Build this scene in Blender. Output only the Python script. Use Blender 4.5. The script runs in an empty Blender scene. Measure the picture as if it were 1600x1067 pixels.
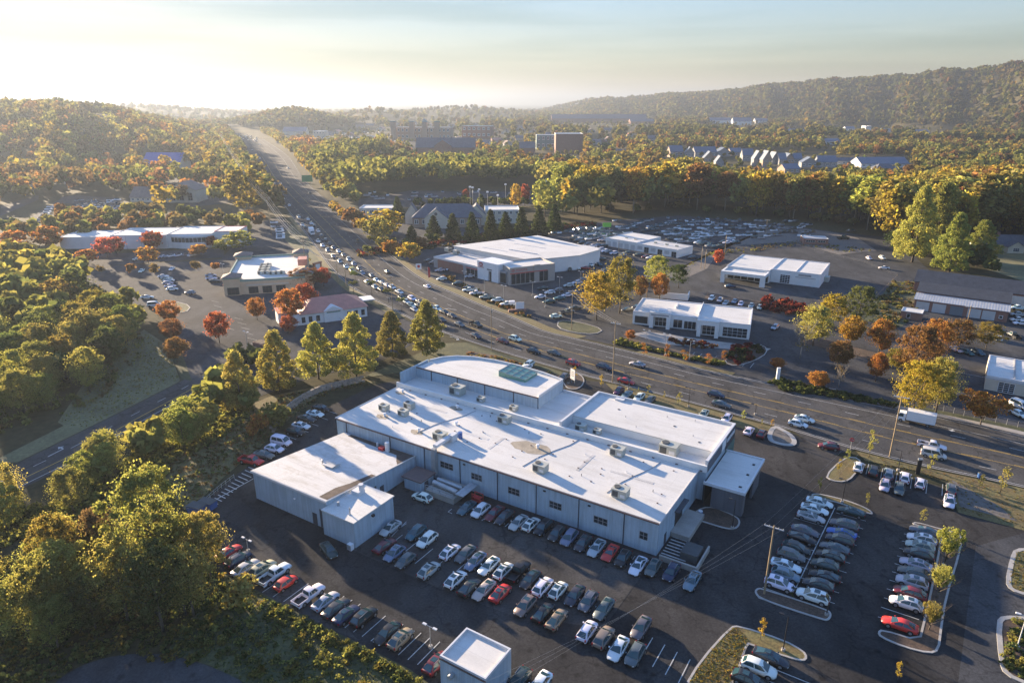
import bpy, bmesh, math, random
import numpy as np
from mathutils import Vector, Matrix
rad = math.radians
C = bpy.context.scene.collection
SC = bpy.context.scene

# ------------------------------------------------------------------ camera, sky, sun, exposure
CAM_H = 76.0
PITCH = math.atan((533.5 - 160.0) / 1067.0)
cam_data = bpy.data.cameras.new('camera')
cam_data.sensor_width = 36.0
cam_data.lens = 24.0
cam_data.clip_start = 0.5
cam_data.clip_end = 60000.0
cam = bpy.data.objects.new('camera', cam_data)
cam.location = (0, 0, CAM_H)
cam.rotation_euler = (math.pi / 2 - PITCH, 0, 0)
C.objects.link(cam)
SC.camera = cam

SUN_AZ = rad(-43.5)          # measured clockwise from +Y: ahead and to the left
SUN_EL = rad(9.8)
world = bpy.data.worlds.new('World')
SC.world = world
world.use_nodes = True
wn = world.node_tree
for n in list(wn.nodes):
    wn.nodes.remove(n)
w_out = wn.nodes.new('ShaderNodeOutputWorld')
w_bg = wn.nodes.new('ShaderNodeBackground')
w_sky = wn.nodes.new('ShaderNodeTexSky')
w_sky.sky_type = 'NISHITA'
w_sky.sun_disc = False
w_sky.sun_elevation = SUN_EL
w_sky.sun_rotation = SUN_AZ
w_sky.altitude = 150.0
w_sky.air_density = 1.3
w_sky.dust_density = 0.25
w_sky.ozone_density = 3.0
w_bg.inputs['Strength'].default_value = 0.15
w_lum = wn.nodes.new('ShaderNodeRGBToBW')                     # soft shoulder: hazy glare near the sun does not burn out
w_k = wn.nodes.new('ShaderNodeMath'); w_k.operation = 'MULTIPLY_ADD'; w_k.inputs[1].default_value = 0.85; w_k.inputs[2].default_value = 1.0
w_div = wn.nodes.new('ShaderNodeMix'); w_div.data_type = 'RGBA'; w_div.blend_type = 'DIVIDE'; w_div.inputs[0].default_value = 1.0
w_tint = wn.nodes.new('ShaderNodeMix'); w_tint.data_type = 'RGBA'; w_tint.blend_type = 'MULTIPLY'; w_tint.inputs[0].default_value = 1.0
w_tint.inputs[7].default_value = (0.86, 0.85, 1.07, 1)      # cool white balance of the photograph
wn.links.new(w_sky.outputs[0], w_lum.inputs[0]); wn.links.new(w_lum.outputs[0], w_k.inputs[0])
wn.links.new(w_sky.outputs[0], w_div.inputs[6]); wn.links.new(w_k.outputs[0], w_div.inputs[7])
wn.links.new(w_div.outputs[2], w_tint.inputs[6])
w_tc = wn.nodes.new('ShaderNodeTexCoord'); w_map = wn.nodes.new('ShaderNodeMapping'); w_map.inputs['Scale'].default_value = (1.6, 1.6, 26.0)
w_map.inputs['Rotation'].default_value = (0.0, rad(2.0), 0.0)
w_noise = wn.nodes.new('ShaderNodeTexNoise'); w_noise.inputs['Scale'].default_value = 1.0; w_noise.inputs['Detail'].default_value = 4.0
w_ramp = wn.nodes.new('ShaderNodeValToRGB')                    # thin grey cloud streaks
w_ramp.color_ramp.elements[0].position = 0.47; w_ramp.color_ramp.elements[0].color = (1, 1, 1, 1)
w_ramp.color_ramp.elements[1].position = 0.64; w_ramp.color_ramp.elements[1].color = (0.74, 0.79, 0.78, 1)
w_cl = wn.nodes.new('ShaderNodeMix'); w_cl.data_type = 'RGBA'; w_cl.blend_type = 'MULTIPLY'; w_cl.inputs[0].default_value = 1.0
wn.links.new(w_tc.outputs['Generated'], w_map.inputs[0]); wn.links.new(w_map.outputs[0], w_noise.inputs['Vector'])
wn.links.new(w_noise.outputs[0], w_ramp.inputs[0])
wn.links.new(w_tint.outputs[2], w_cl.inputs[6]); wn.links.new(w_ramp.outputs[0], w_cl.inputs[7])
wn.links.new(w_cl.outputs[2], w_bg.inputs['Color'])
wn.links.new(w_bg.outputs[0], w_out.inputs['Surface'])

sun_data = bpy.data.lights.new('sun', 'SUN')
sun_data.energy = 4.1
sun_data.angle = rad(0.53)
sun_data.color = (1.0, 0.79, 0.55)
sun = bpy.data.objects.new('sun', sun_data)
sd = Vector((math.sin(SUN_AZ) * math.cos(SUN_EL), math.cos(SUN_AZ) * math.cos(SUN_EL), math.sin(SUN_EL)))
sun.rotation_euler = sd.to_track_quat('Z', 'Y').to_euler()
sun.location = (0, 0, 400)
C.objects.link(sun)

SC.view_settings.view_transform = 'Standard'
SC.view_settings.look = 'None'
SC.view_settings.exposure = 2.6
SC.view_settings.gamma = 1.0
SC.view_settings.use_curve_mapping = False
SC.render.engine = 'CYCLES'
SC.cycles.use_denoising = True
SC.cycles.max_bounces = 6
SC.cycles.diffuse_bounces = 3
SC.cycles.glossy_bounces = 2
SC.cycles.transmission_bounces = 2
SC.cycles.volume_bounces = 0
SC.cycles.transparent_max_bounces = 6
SC.cycles.sample_clamp_indirect = 4.0

HAZE_DENSITY = 0.00015
HAZE_ANISO = 0.4

# ------------------------------------------------------------------ helpers
def at(u, v, z=0.0):
    """the point of height z seen at photograph pixel (u, v) of 1600x1067"""
    x = (u - 800.0) / 1067.0
    y = -(v - 533.5) / 1067.0
    d = (x, math.cos(PITCH) + y * math.sin(PITCH), -math.sin(PITCH) + y * math.cos(PITCH))
    t = (z - CAM_H) / d[2]
    return Vector((d[0] * t, d[1] * t, z))

def px_scale(p):
    """pixels per metre at a world point"""
    z = p[2] - CAM_H
    return 1067.0 / max(1.0, p[1] * math.cos(PITCH) - z * math.sin(PITCH))

def row_of(p):
    z = p[2] - CAM_H
    f = p[1] * math.cos(PITCH) - z * math.sin(PITCH)
    up = p[1] * math.sin(PITCH) + z * math.cos(PITCH)
    return 533.5 - 1067.0 * up / f

def height_at(u, vb, vt):
    p = at(u, vb)
    lo, hi = 0.0, 74.0
    for _ in range(40):
        m = (lo + hi) / 2
        if row_of((p.x, p.y, m)) > vt: lo = m
        else: hi = m
    return lo

def tag(o, label=None, cat=None, group=None, kind=None):
    if label: o['label'] = label
    if cat: o['category'] = cat
    if group: o['group'] = group
    if kind: o['kind'] = kind
    return o

def empty(name, loc=(0, 0, 0), rz=0.0, label=None, cat=None, group=None):
    o = bpy.data.objects.new(name, None)
    o.empty_display_size = 0.5
    o.location = loc
    o.rotation_euler = (0, 0, rz)
    C.objects.link(o)
    return tag(o, label, cat, group)

def inst(name, me, parent=None, loc=(0, 0, 0), rz=0.0, sc=None, color=None):
    o = bpy.data.objects.new(name, me)
    C.objects.link(o)
    if parent is not None: o.parent = parent
    o.location = loc
    o.rotation_euler = (0, 0, rz)
    if sc is not None: o.scale = (sc, sc, sc) if isinstance(sc, (int, float)) else sc
    if color is not None: o.color = (color[0], color[1], color[2], 1.0)
    return o

class MB:
    def __init__(s):
        s.v = []; s.f = []; s.m = []
    def face(s, pts, mi=0):
        n = len(s.v)
        s.v += [tuple(p) for p in pts]
        s.f.append(tuple(range(n, n + len(pts)))); s.m.append(mi)
        return s
    def box(s, x0, x1, y0, y1, z0, z1, mi=0, taper=0.0):
        n = len(s.v); t = taper
        s.v += [(x0, y0, z0), (x1, y0, z0), (x1, y1, z0), (x0, y1, z0),
                (x0 + t, y0 + t, z1), (x1 - t, y0 + t, z1), (x1 - t, y1 - t, z1), (x0 + t, y1 - t, z1)]
        for q in ((3, 2, 1, 0), (4, 5, 6, 7), (0, 1, 5, 4), (1, 2, 6, 5), (2, 3, 7, 6), (3, 0, 4, 7)):
            s.f.append(tuple(n + i for i in q)); s.m.append(mi)
        return s
    def prism(s, poly, z0, z1, mi=0, top=True, bottom=False, mt=None):
        n = len(s.v); k = len(poly)
        area = sum(poly[i][0] * poly[(i + 1) % k][1] - poly[(i + 1) % k][0] * poly[i][1] for i in range(k))
        if area < 0: poly = list(reversed(poly))
        s.v += [(p[0], p[1], z0) for p in poly] + [(p[0], p[1], z1) for p in poly]
        for i in range(k):
            j = (i + 1) % k
            s.f.append((n + i, n + j, n + k + j, n + k + i)); s.m.append(mi)
        if top: s.f.append(tuple(n + k + i for i in range(k))); s.m.append(mi if mt is None else mt)
        if bottom: s.f.append(tuple(n + i for i in reversed(range(k)))); s.m.append(mi)
        return s
    def tube(s, p0, p1, r0, r1=None, n=8, mi=0, caps=True):
        r1 = r0 if r1 is None else r1
        a = Vector(p0); b = Vector(p1); d = (b - a)
        if d.length < 1e-6: return s
        d.normalize()
        u = d.orthogonal().normalized(); w = d.cross(u)
        k = len(s.v)
        for c, r in ((a, r0), (b, r1)):
            for i in range(n):
                t = 2 * math.pi * i / n
                s.v.append(tuple(c + u * (r * math.cos(t)) + w * (r * math.sin(t))))
        for i in range(n):
            j = (i + 1) % n
            s.f.append((k + i, k + j, k + n + j, k + n + i)); s.m.append(mi)
        if caps:
            s.f.append(tuple(k + i for i in reversed(range(n)))); s.m.append(mi)
            s.f.append(tuple(k + n + i for i in range(n))); s.m.append(mi)
        return s
    def split(s):
        """one MB per separate piece"""
        par = list(range(len(s.v)))
        def find(i):
            while par[i] != i: par[i] = par[par[i]]; i = par[i]
            return i
        for f in s.f:
            for k in f[1:]: par[find(k)] = find(f[0])
        out = {}
        for f, m in zip(s.f, s.m):
            b = out.setdefault(find(f[0]), MB()); n = len(b.v)
            b.v += [s.v[k] for k in f]; b.f.append(tuple(range(n, n + len(f)))); b.m.append(m)
        return list(out.values())
    def mesh(s, name, mats, smooth=False, angle=None):
        me = bpy.data.meshes.new(name)
        me.from_pydata(s.v, [], s.f)
        for m in (mats if isinstance(mats, (list, tuple)) else [mats]): me.materials.append(m)
        if any(s.m): me.polygons.foreach_set('material_index', s.m)
        if smooth:
            me.polygons.foreach_set('use_smooth', [True] * len(s.f))
            if angle: me.set_sharp_from_angle(angle=rad(angle))
        me.update()
        return me
    def build(s, name, mats, parent=None, loc=(0, 0, 0), rz=0.0, smooth=False, angle=None):
        return inst(name, s.mesh(name, mats, smooth, angle), parent, loc, rz)

# ------------------------------------------------------------------ materials
def new_mat(name):
    m = bpy.data.materials.new(name); m.use_nodes = True
    nt = m.node_tree
    for n in list(nt.nodes): nt.nodes.remove(n)
    out = nt.nodes.new('ShaderNodeOutputMaterial')
    b = nt.nodes.new('ShaderNodeBsdfPrincipled')
    nt.links.new(b.outputs[0], out.inputs['Surface'])
    return m, nt, b, out

def ramp(nt, src, c0, c1, p0=0.3, p1=0.7):
    r = nt.nodes.new('ShaderNodeValToRGB')
    r.color_ramp.elements[0].position = p0; r.color_ramp.elements[1].position = p1
    r.color_ramp.elements[0].color = (*c0, 1); r.color_ramp.elements[1].color = (*c1, 1)
    nt.links.new(src, r.inputs[0])
    return r

def noise(nt, scale, detail=4.0, rough=0.6, coord=None, sc=None):
    n = nt.nodes.new('ShaderNodeTexNoise')
    n.inputs['Scale'].default_value = scale; n.inputs['Detail'].default_value = detail
    n.inputs['Roughness'].default_value = rough
    if coord is not None:
        if sc:
            mp = nt.nodes.new('ShaderNodeMapping'); mp.inputs['Scale'].default_value = sc
            nt.links.new(coord, mp.inputs[0]); coord = mp.outputs[0]
        nt.links.new(coord, n.inputs['Vector'])
    return n

def mixc(nt, fac, a, b, mode='MIX'):
    m = nt.nodes.new('ShaderNodeMix'); m.data_type = 'RGBA'; m.blend_type = mode
    if isinstance(fac, (int, float)): m.inputs[0].default_value = fac
    else: nt.links.new(fac, m.inputs[0])
    for s, i in ((a, 6), (b, 7)):
        if isinstance(s, tuple): m.inputs[i].default_value = (*s, 1)
        else: nt.links.new(s, m.inputs[i])
    return m.outputs[2]

def mat(name, col, rough=0.7, metal=0.0, var=0.12, scale=0.6, fine=0.0, fscale=8.0, bump=0.0, spec=0.5, col2=None, world_pos=True):
    """plain weathered surface: base colour, broad blotches and fine grain"""
    m, nt, b, _ = new_mat(name)
    g = nt.nodes.new('ShaderNodeNewGeometry') if world_pos else nt.nodes.new('ShaderNodeTexCoord')
    co = g.outputs['Position'] if world_pos else g.outputs['Object']
    n1 = noise(nt, scale, 5.0, 0.62, co)
    c2 = col2 or tuple(min(1, c * (1 + var)) for c in col)
    c1 = tuple(c * (1 - var) for c in col)
    c = ramp(nt, n1.outputs[0], c1, c2, 0.32, 0.68).outputs[0]
    if fine:
        n2 = noise(nt, fscale, 3.0, 0.7, co)
        f = ramp(nt, n2.outputs[0], (1 - fine,) * 3, (1 + fine,) * 3, 0.3, 0.7).outputs[0]
        c = mixc(nt, 1.0, c, f, 'MULTIPLY')
    nt.links.new(c, b.inputs['Base Color'])
    b.inputs['Roughness'].default_value = rough
    b.inputs['Metallic'].default_value = metal
    b.inputs['Specular IOR Level'].default_value = spec
    if bump:
        bp = nt.nodes.new('ShaderNodeBump'); bp.inputs['Strength'].default_value = bump; bp.inputs['Distance'].default_value = 0.05
        nt.links.new(n1.outputs[0] if not fine else n2.outputs[0], bp.inputs['Height'])
        nt.links.new(bp.outputs[0], b.inputs['Normal'])
    return m

def mat_stripes(name, col, period, axis=0, depth=0.25, rough=0.6, var=0.08, dark=0.88):
    """ribbed sheet metal: relief lines along one local axis"""
    m, nt, b, _ = new_mat(name)
    tc = nt.nodes.new('ShaderNodeTexCoord')
    n1 = noise(nt, 0.35, 4.0, 0.6, tc.outputs['Object'])
    c = ramp(nt, n1.outputs[0], tuple(x * (1 - var) for x in col), tuple(min(1, x * (1 + var)) for x in col)).outputs[0]
    w = nt.nodes.new('ShaderNodeTexWave'); w.bands_direction = 'XYZ'[axis]
    w.inputs['Scale'].default_value = 0.314 / period
    nt.links.new(tc.outputs['Object'], w.inputs['Vector'])
    c = mixc(nt, 1.0, c, ramp(nt, w.outputs[1], (dark,) * 3, (1, 1, 1), 0.0, 0.25).outputs[0], 'MULTIPLY')
    n2 = noise(nt, 1.2, 4.0, 0.65, tc.outputs['Object'], (1.6, 1.6, 0.09))
    c = mixc(nt, 1.0, c, ramp(nt, n2.outputs[0], (.80, .80, .79), (1.04, 1.04, 1.04), .32, .6).outputs[0], 'MULTIPLY')
    nt.links.new(c, b.inputs['Base Color'])
    b.inputs['Roughness'].default_value = rough
    bp = nt.nodes.new('ShaderNodeBump'); bp.inputs['Strength'].default_value = depth; bp.inputs['Distance'].default_value = 0.05
    nt.links.new(w.outputs[1], bp.inputs['Height']); nt.links.new(bp.outputs[0], b.inputs['Normal'])
    return m

def mat_brick(name, c1, c2, mortar, scale=4.0):
    m, nt, b, _ = new_mat(name)
    tc = nt.nodes.new('ShaderNodeTexCoord')
    n1 = noise(nt, 0.5, 4.0, 0.6, tc.outputs['Object'])
    n2 = noise(nt, 9.0, 2.0, 0.6, tc.outputs['Object'], (1, 1, 3))
    c = ramp(nt, n2.outputs[0], c1, c2, 0.35, 0.65).outputs[0]
    c = mixc(nt, ramp(nt, n1.outputs[0], (0, 0, 0), (0.35, 0.35, 0.35)).outputs[0], c, mortar)
    nt.links.new(c, b.inputs['Base Color']); b.inputs['Roughness'].default_value = 0.85
    return m

def mat_leaf():
    """foliage: the tree's own hue (object colour) with leaf-to-leaf variation, lets light through"""
    m, nt, b, out = new_mat('foliage')
    oi = nt.nodes.new('ShaderNodeObjectInfo')
    g = nt.nodes.new('ShaderNodeNewGeometry')
    hs = nt.nodes.new('ShaderNodeHueSaturation')
    mh = nt.nodes.new('ShaderNodeMapRange'); mh.inputs[3].default_value = 0.475; mh.inputs[4].default_value = 0.525
    mv = nt.nodes.new('ShaderNodeMapRange'); mv.inputs[3].default_value = 0.55; mv.inputs[4].default_value = 1.45
    nt.links.new(g.outputs['Random Per Island'], mh.inputs[0])
    ml = nt.nodes.new('ShaderNodeMath'); ml.operation = 'MULTIPLY'; ml.inputs[1].default_value = 7.31
    fr = nt.nodes.new('ShaderNodeMath'); fr.operation = 'FRACT'
    nt.links.new(g.outputs['Random Per Island'], ml.inputs[0]); nt.links.new(ml.outputs[0], fr.inputs[0])
    nt.links.new(fr.outputs[0], mv.inputs[0])
    nt.links.new(oi.outputs['Color'], hs.inputs['Color'])
    nt.links.new(mh.outputs[0], hs.inputs['Hue']); nt.links.new(mv.outputs[0], hs.inputs['Value'])
    d = nt.nodes.new('ShaderNodeBsdfDiffuse'); t = nt.nodes.new('ShaderNodeBsdfTranslucent')
    mx = nt.nodes.new('ShaderNodeMixShader'); mx.inputs[0].default_value = 0.54
    nt.links.new(hs.outputs[0], d.inputs[0])
    br = mixc(nt, 1.0, hs.outputs[0], (1.35, 1.25, 0.8), 'MULTIPLY')
    nt.links.new(br, t.inputs[0])
    nt.links.new(d.outputs[0], mx.inputs[1]); nt.links.new(t.outputs[0], mx.inputs[2])
    nt.links.new(mx.outputs[0], out.inputs['Surface']); nt.nodes.remove(b)
    return m

def mat_leaf_attr():
    m, nt, b, out = new_mat('far_foliage')
    a = nt.nodes.new('ShaderNodeAttribute'); a.attribute_name = 'tint'
    d = nt.nodes.new('ShaderNodeBsdfDiffuse'); t = nt.nodes.new('ShaderNodeBsdfTranslucent')
    mx = nt.nodes.new('ShaderNodeMixShader'); mx.inputs[0].default_value = 0.48
    nt.links.new(a.outputs['Color'], d.inputs[0])
    nt.links.new(mixc(nt, 1.0, a.outputs['Color'], (1.35, 1.25, 0.8), 'MULTIPLY'), t.inputs[0])
    nt.links.new(d.outputs[0], mx.inputs[1]); nt.links.new(t.outputs[0], mx.inputs[2])
    nt.links.new(mx.outputs[0], out.inputs['Surface']); nt.nodes.remove(b)
    return m

def mat_objcol(name, rough=0.35, metal=0.0, coat=0.25):
    m, nt, b, _ = new_mat(name)
    oi = nt.nodes.new('ShaderNodeObjectInfo')
    nt.links.new(oi.outputs['Color'], b.inputs['Base Color'])
    b.inputs['Roughness'].default_value = rough; b.inputs['Metallic'].default_value = metal
    b.inputs['Coat Weight'].default_value = coat; b.inputs['Coat Roughness'].default_value = 0.08
    return m

def mat_glass(name, col=(0.02, 0.025, 0.03), rough=0.06):
    m, nt, b, _ = new_mat(name)
    b.inputs['Base Color'].default_value = (*col, 1); b.inputs['Roughness'].default_value = rough
    b.inputs['Specular IOR Level'].default_value = 0.9
    b.inputs['IOR'].default_value = 1.5
    return m

def line_lattice(nt, co, spacing, width, axis):
    """thin lines every `spacing` metres along one axis; 1 on the line"""
    sx = nt.nodes.new('ShaderNodeSeparateXYZ'); nt.links.new(co, sx.inputs[0])
    m = nt.nodes.new('ShaderNodeMath'); m.operation = 'PINGPONG'; m.inputs[1].default_value = spacing / 2
    nt.links.new(sx.outputs[axis], m.inputs[0])
    l = nt.nodes.new('ShaderNodeMath'); l.operation = 'LESS_THAN'; l.inputs[1].default_value = width / 2
    nt.links.new(m.outputs[0], l.inputs[0]); return l.outputs[0]
def mat_membrane(name, col, dirt):
    """welded white roofing: sheet seams, dried puddle rims and dirt streaks"""
    m, nt, b, _ = new_mat(name); tc = nt.nodes.new('ShaderNodeTexCoord'); co = tc.outputs['Object']
    n1 = noise(nt, 0.09, 6, 0.6, co); n2 = noise(nt, 0.5, 5, 0.65, co, (0.25, 1, 1)); n3 = noise(nt, 3.0, 3, 0.6, co)
    c = ramp(nt, n1.outputs[0], tuple(x * (1 - .16 * dirt) for x in col), col, 0.33, 0.6).outputs[0]
    c = mixc(nt, 1.0, c, ramp(nt, n2.outputs[0], (1 - .20 * dirt, 1 - .22 * dirt, 1 - .25 * dirt), (1, 1, 1), 0.30, 0.52).outputs[0], 'MULTIPLY')
    c = mixc(nt, 1.0, c, ramp(nt, n3.outputs[0], (.95,) * 3, (1.03,) * 3).outputs[0], 'MULTIPLY')
    r = ramp(nt, n1.outputs[0], (1, 1, 1), (.86, .83, .79), 0.57, 0.585); e = r.color_ramp.elements.new(0.60); e.color = (1, 1, 1, 1)
    c = mixc(nt, .7 * dirt, c, mixc(nt, 1.0, c, r.outputs[0], 'MULTIPLY'))
    for sp, ax, k in ((3.05, 1, .90), (15.2, 0, .93)):
        f = line_lattice(nt, co, sp, .14, ax); c = mixc(nt, f, c, mixc(nt, 1.0, c, (k, k, k), 'MULTIPLY'))
    nt.links.new(c, b.inputs['Base Color']); b.inputs['Roughness'].default_value = .75; return m
def mat_asphalt(name, col, crack=.6, patch=.2, warm=(1.0, .97, .93)):
    """asphalt: aggregate, tyre-polished lanes, oil spots, cracks filled with tar"""
    m, nt, b, _ = new_mat(name); g = nt.nodes.new('ShaderNodeNewGeometry'); co = g.outputs['Position']
    n1 = noise(nt, 0.045, 6, 0.65, co); n2 = noise(nt, 2.4, 4, 0.75, co); n3 = noise(nt, 0.22, 5, 0.6, co, (1.0, .35, 1))
    c = ramp(nt, n1.outputs[0], tuple(x * (1 - patch) for x in col), tuple(x * (1 + patch) * w for x, w in zip(col, warm)), .35, .65).outputs[0]
    c = mixc(nt, 1.0, c, ramp(nt, n2.outputs[0], (.70,) * 3, (1.34,) * 3, .3, .7).outputs[0], 'MULTIPLY')
    c = mixc(nt, 1.0, c, ramp(nt, n3.outputs[0], (.80,) * 3, (1.16,) * 3, .35, .65).outputs[0], 'MULTIPLY')
    wob = noise(nt, .35, 3, .6, co); ad = mixc(nt, .12, co, wob.outputs[1], 'ADD') if False else co
    v = nt.nodes.new('ShaderNodeTexVoronoi'); v.feature = 'DISTANCE_TO_EDGE'; v.inputs['Scale'].default_value = .11
    va = nt.nodes.new('ShaderNodeVectorMath'); va.operation = 'MULTIPLY_ADD'; va.inputs[1].default_value = (5, 5, 0)
    nt.links.new(wob.outputs[1], va.inputs[0]); nt.links.new(co, va.inputs[2]); nt.links.new(va.outputs[0], v.inputs['Vector'])
    cr = ramp(nt, v.outputs['Distance'], (1 - crack,) * 3, (1, 1, 1), .008, .022).outputs[0]
    c = mixc(nt, 1.0, c, cr, 'MULTIPLY')
    o = nt.nodes.new('ShaderNodeTexVoronoi'); o.inputs['Scale'].default_value = .33; nt.links.new(co, o.inputs['Vector'])
    c = mixc(nt, 1.0, c, ramp(nt, o.outputs['Distance'], (.62,) * 3, (1, 1, 1), .08, .22).outputs[0], 'MULTIPLY')
    nt.links.new(c, b.inputs['Base Color']); b.inputs['Roughness'].default_value = 1.0; b.inputs['Specular IOR Level'].default_value = .08
    bp = nt.nodes.new('ShaderNodeBump'); bp.inputs['Strength'].default_value = .25; bp.inputs['Distance'].default_value = .03
    nt.links.new(n2.outputs[0], bp.inputs['Height']); nt.links.new(bp.outputs[0], b.inputs['Normal']); return m

M = {}
M['leaf'] = mat_leaf(); M['leaf_far'] = mat_leaf_attr()
M['bark'] = mat('bark', (0.10, 0.08, 0.06), 0.9, var=0.3, scale=2.0)
M['pale_bark'] = mat('pale_bark', (0.26, 0.23, 0.19), 0.9, var=0.25, scale=1.5)
M['paint'] = mat_objcol('car_paint')
M['glass'] = mat_glass('car_glass', (0.022, 0.055, 0.062), 0.05)
M['pane'] = mat_glass('window_glass', (0.025, 0.035, 0.04))
M['tyre'] = mat('tyre', (0.015, 0.015, 0.016), 0.8, var=0.2)
M['rim'] = mat('alloy', (0.35, 0.36, 0.37), 0.35, 0.7, var=0.1)
M['black_trim'] = mat('black_trim', (0.012, 0.012, 0.013), 0.5, var=0.2)
M['headlight'] = mat_glass('headlight_glass', (0.55, 0.58, 0.6), 0.1)
M['taillight'] = mat('taillight_red', (0.28, 0.012, 0.012), 0.25, var=0.1)
M['asphalt_new'] = mat_asphalt('asphalt_new', (0.045, 0.044, 0.044), .26, .34)
M['asphalt_old'] = mat_asphalt('asphalt_old', (0.066, 0.064, 0.062), .3, .2)
M['asphalt_road'] = mat_asphalt('asphalt_road', (0.078, 0.076, 0.074), .35, .16)
M['asphalt_grey'] = mat_asphalt('asphalt_grey', (0.064, 0.066, 0.070), .25, .24)
M['concrete'] = mat('concrete', (0.34, 0.31, 0.27), 0.85, var=0.15, scale=0.4, fine=0.15)
M['kerb'] = mat('kerb_concrete', (0.36, 0.34, 0.31), 0.85, var=0.15, scale=0.5, fine=0.15)
M['mulch'] = mat('mulch', (0.085, 0.056, 0.038), 0.95, var=0.3, scale=0.5, fine=0.45, fscale=3.0, bump=0.5)
M['grass_dry'] = mat('dry_grass', (0.19, 0.125, 0.045), 0.95, var=0.3, scale=0.25, fine=0.45, fscale=2.5, col2=(0.15, 0.135, 0.05), bump=0.5)
M['grass'] = mat('grass', (0.052, 0.066, 0.026), 0.95, var=0.4, scale=0.16, fine=0.45, fscale=1.4, col2=(0.095, 0.095, 0.036), bump=0.6)
M['grass_pale'] = mat('pale_grass', (0.15, 0.14, 0.065), 0.95, var=0.25, scale=0.1, fine=0.3, fscale=1.2, bump=0.4)
M['line_white'] = mat('line_white', (0.44, 0.44, 0.42), 0.8, var=0.25, scale=1.5)
M['line_yellow'] = mat('line_yellow', (0.50, 0.32, 0.06), 0.8, var=0.25, scale=1.5)
M['roof_white'] = mat_membrane('white_roof_membrane', (0.66, 0.635, 0.585), .65)
M['roof_stained'] = mat_membrane('stained_roof_membrane', (0.58, 0.565, 0.54), 1.3)
M['stain'] = mat('rust_stain', (0.33, 0.28, 0.21), 0.85, var=0.25, scale=0.7, fine=0.2)
M['grime'] = mat('roof_grime', (0.085, 0.062, 0.05), 0.95, var=0.4, scale=0.6, fine=0.3)
M['wall_blue'] = mat_stripes('ribbed_metal_wall', (0.40, 0.485, 0.55), 0.30, 0, 0.35, 0.6)
M['wall_blue_y'] = mat_stripes('ribbed_metal_wall_side', (0.40, 0.485, 0.55), 0.30, 1, 0.35, 0.6)
M['wall_dark'] = mat_stripes('grey_block_wall', (0.115, 0.12, 0.135), 0.22, 2, 0.3, 0.85, 0.12)
M['wall_white'] = mat('white_wall', (0.72, 0.71, 0.68), 0.8, var=0.06, scale=0.3)
M['house_wall'] = mat('house_wall', (0.26, 0.26, 0.26), 0.85, var=0.1, scale=0.3)
M['wall_cream'] = mat('cream_wall', (0.56, 0.50, 0.40), 0.85, var=0.08, scale=0.3)
M['wall_tan'] = mat('tan_wall', (0.56, 0.42, 0.27), 0.85, var=0.1, scale=0.4)
M['brick'] = mat_brick('red_brick', (0.20, 0.085, 0.06), (0.30, 0.14, 0.10), (0.3, 0.24, 0.2))
M['brick_tan'] = mat_brick('tan_brick', (0.30, 0.20, 0.14), (0.40, 0.28, 0.2), (0.4, 0.34, 0.28))
M['trim_dark'] = mat('dark_trim', (0.06, 0.065, 0.075), 0.6, var=0.15)
M['trim_grey'] = mat('grey_trim', (0.28, 0.28, 0.29), 0.6, var=0.1)
M['trim_red'] = mat('red_trim', (0.45, 0.03, 0.035), 0.55, var=0.08)
M['coping'] = mat('metal_coping', (0.60, 0.60, 0.60), 0.5, var=0.06)
M['gravel'] = mat('gravel', (0.13, 0.115, 0.10), 0.95, var=0.3, scale=0.8, fine=0.3)
M['gutter'] = mat('brown_gutter', (0.13, 0.085, 0.075), 0.6, var=0.2)
M['steel'] = mat('galvanised', (0.42, 0.43, 0.43), 0.5, 0.5, var=0.15)
M['unit'] = mat('hvac_cabinet', (0.42, 0.42, 0.36), 0.6, var=0.1, scale=1.5)
M['unit_dark'] = mat('hvac_grille', (0.07, 0.075, 0.075), 0.7, var=0.2)
M['skylight'] = mat_glass('green_skylight', (0.10, 0.26, 0.20), 0.35)
M['wood_pole'] = mat('wood_pole', (0.30, 0.22, 0.13), 0.9, var=0.2, scale=1.0)
M['black_metal'] = mat('black_metal', (0.015, 0.015, 0.017), 0.5, var=0.1)
M['wire'] = mat('wire', (0.34, 0.32, 0.30), 0.3, 0.7, var=0.1)
M['roof_slate'] = mat('grey_shingle', (0.11, 0.115, 0.135), 0.85, var=0.15, scale=0.4, fine=0.25, fscale=2.5)
M['roof_dark'] = mat('dark_roof_sheet', (0.045, 0.05, 0.06), 0.8, var=0.2, scale=0.4, fine=0.2, fscale=2.0)
M['roof_brown'] = mat('brown_shingle', (0.22, 0.16, 0.13), 0.85, var=0.15, scale=0.4, fine=0.2, fscale=2.0)
M['roof_red'] = mat('red_metal_roof', (0.52, 0.21, 0.15), 0.55, var=0.12, scale=0.5)
M['roof_blue'] = mat('blue_metal_roof', (0.06, 0.09, 0.30), 0.5, var=0.12, scale=0.4)
M['roof_grey'] = mat_stripes('grey_metal_roof', (0.40, 0.41, 0.42), 0.9, 0, 0.4, 0.5, 0.12)
M['roof_green'] = mat('green_metal_roof', (0.12, 0.2, 0.2), 0.6, var=0.12)
M['roof_steel_blue'] = mat('steel_blue_roof', (0.11, 0.14, 0.19), 0.6, var=0.1)
M['door_grey'] = mat('roller_door', (0.50, 0.50, 0.49), 0.7, var=0.05)
M['door_slate'] = mat('slate_door', (0.16, 0.19, 0.21), 0.7, var=0.08)
M['stone'] = mat('wall_stone', (0.27, 0.23, 0.19), 0.9, var=0.3, scale=0.9, fine=0.2)
M['blue_bin'] = mat('blue_steel_bin', (0.03, 0.11, 0.32), 0.55, var=0.15)
M['red_plastic'] = mat('red_painted_steel', (0.45, 0.05, 0.035), 0.5, var=0.1)
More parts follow.
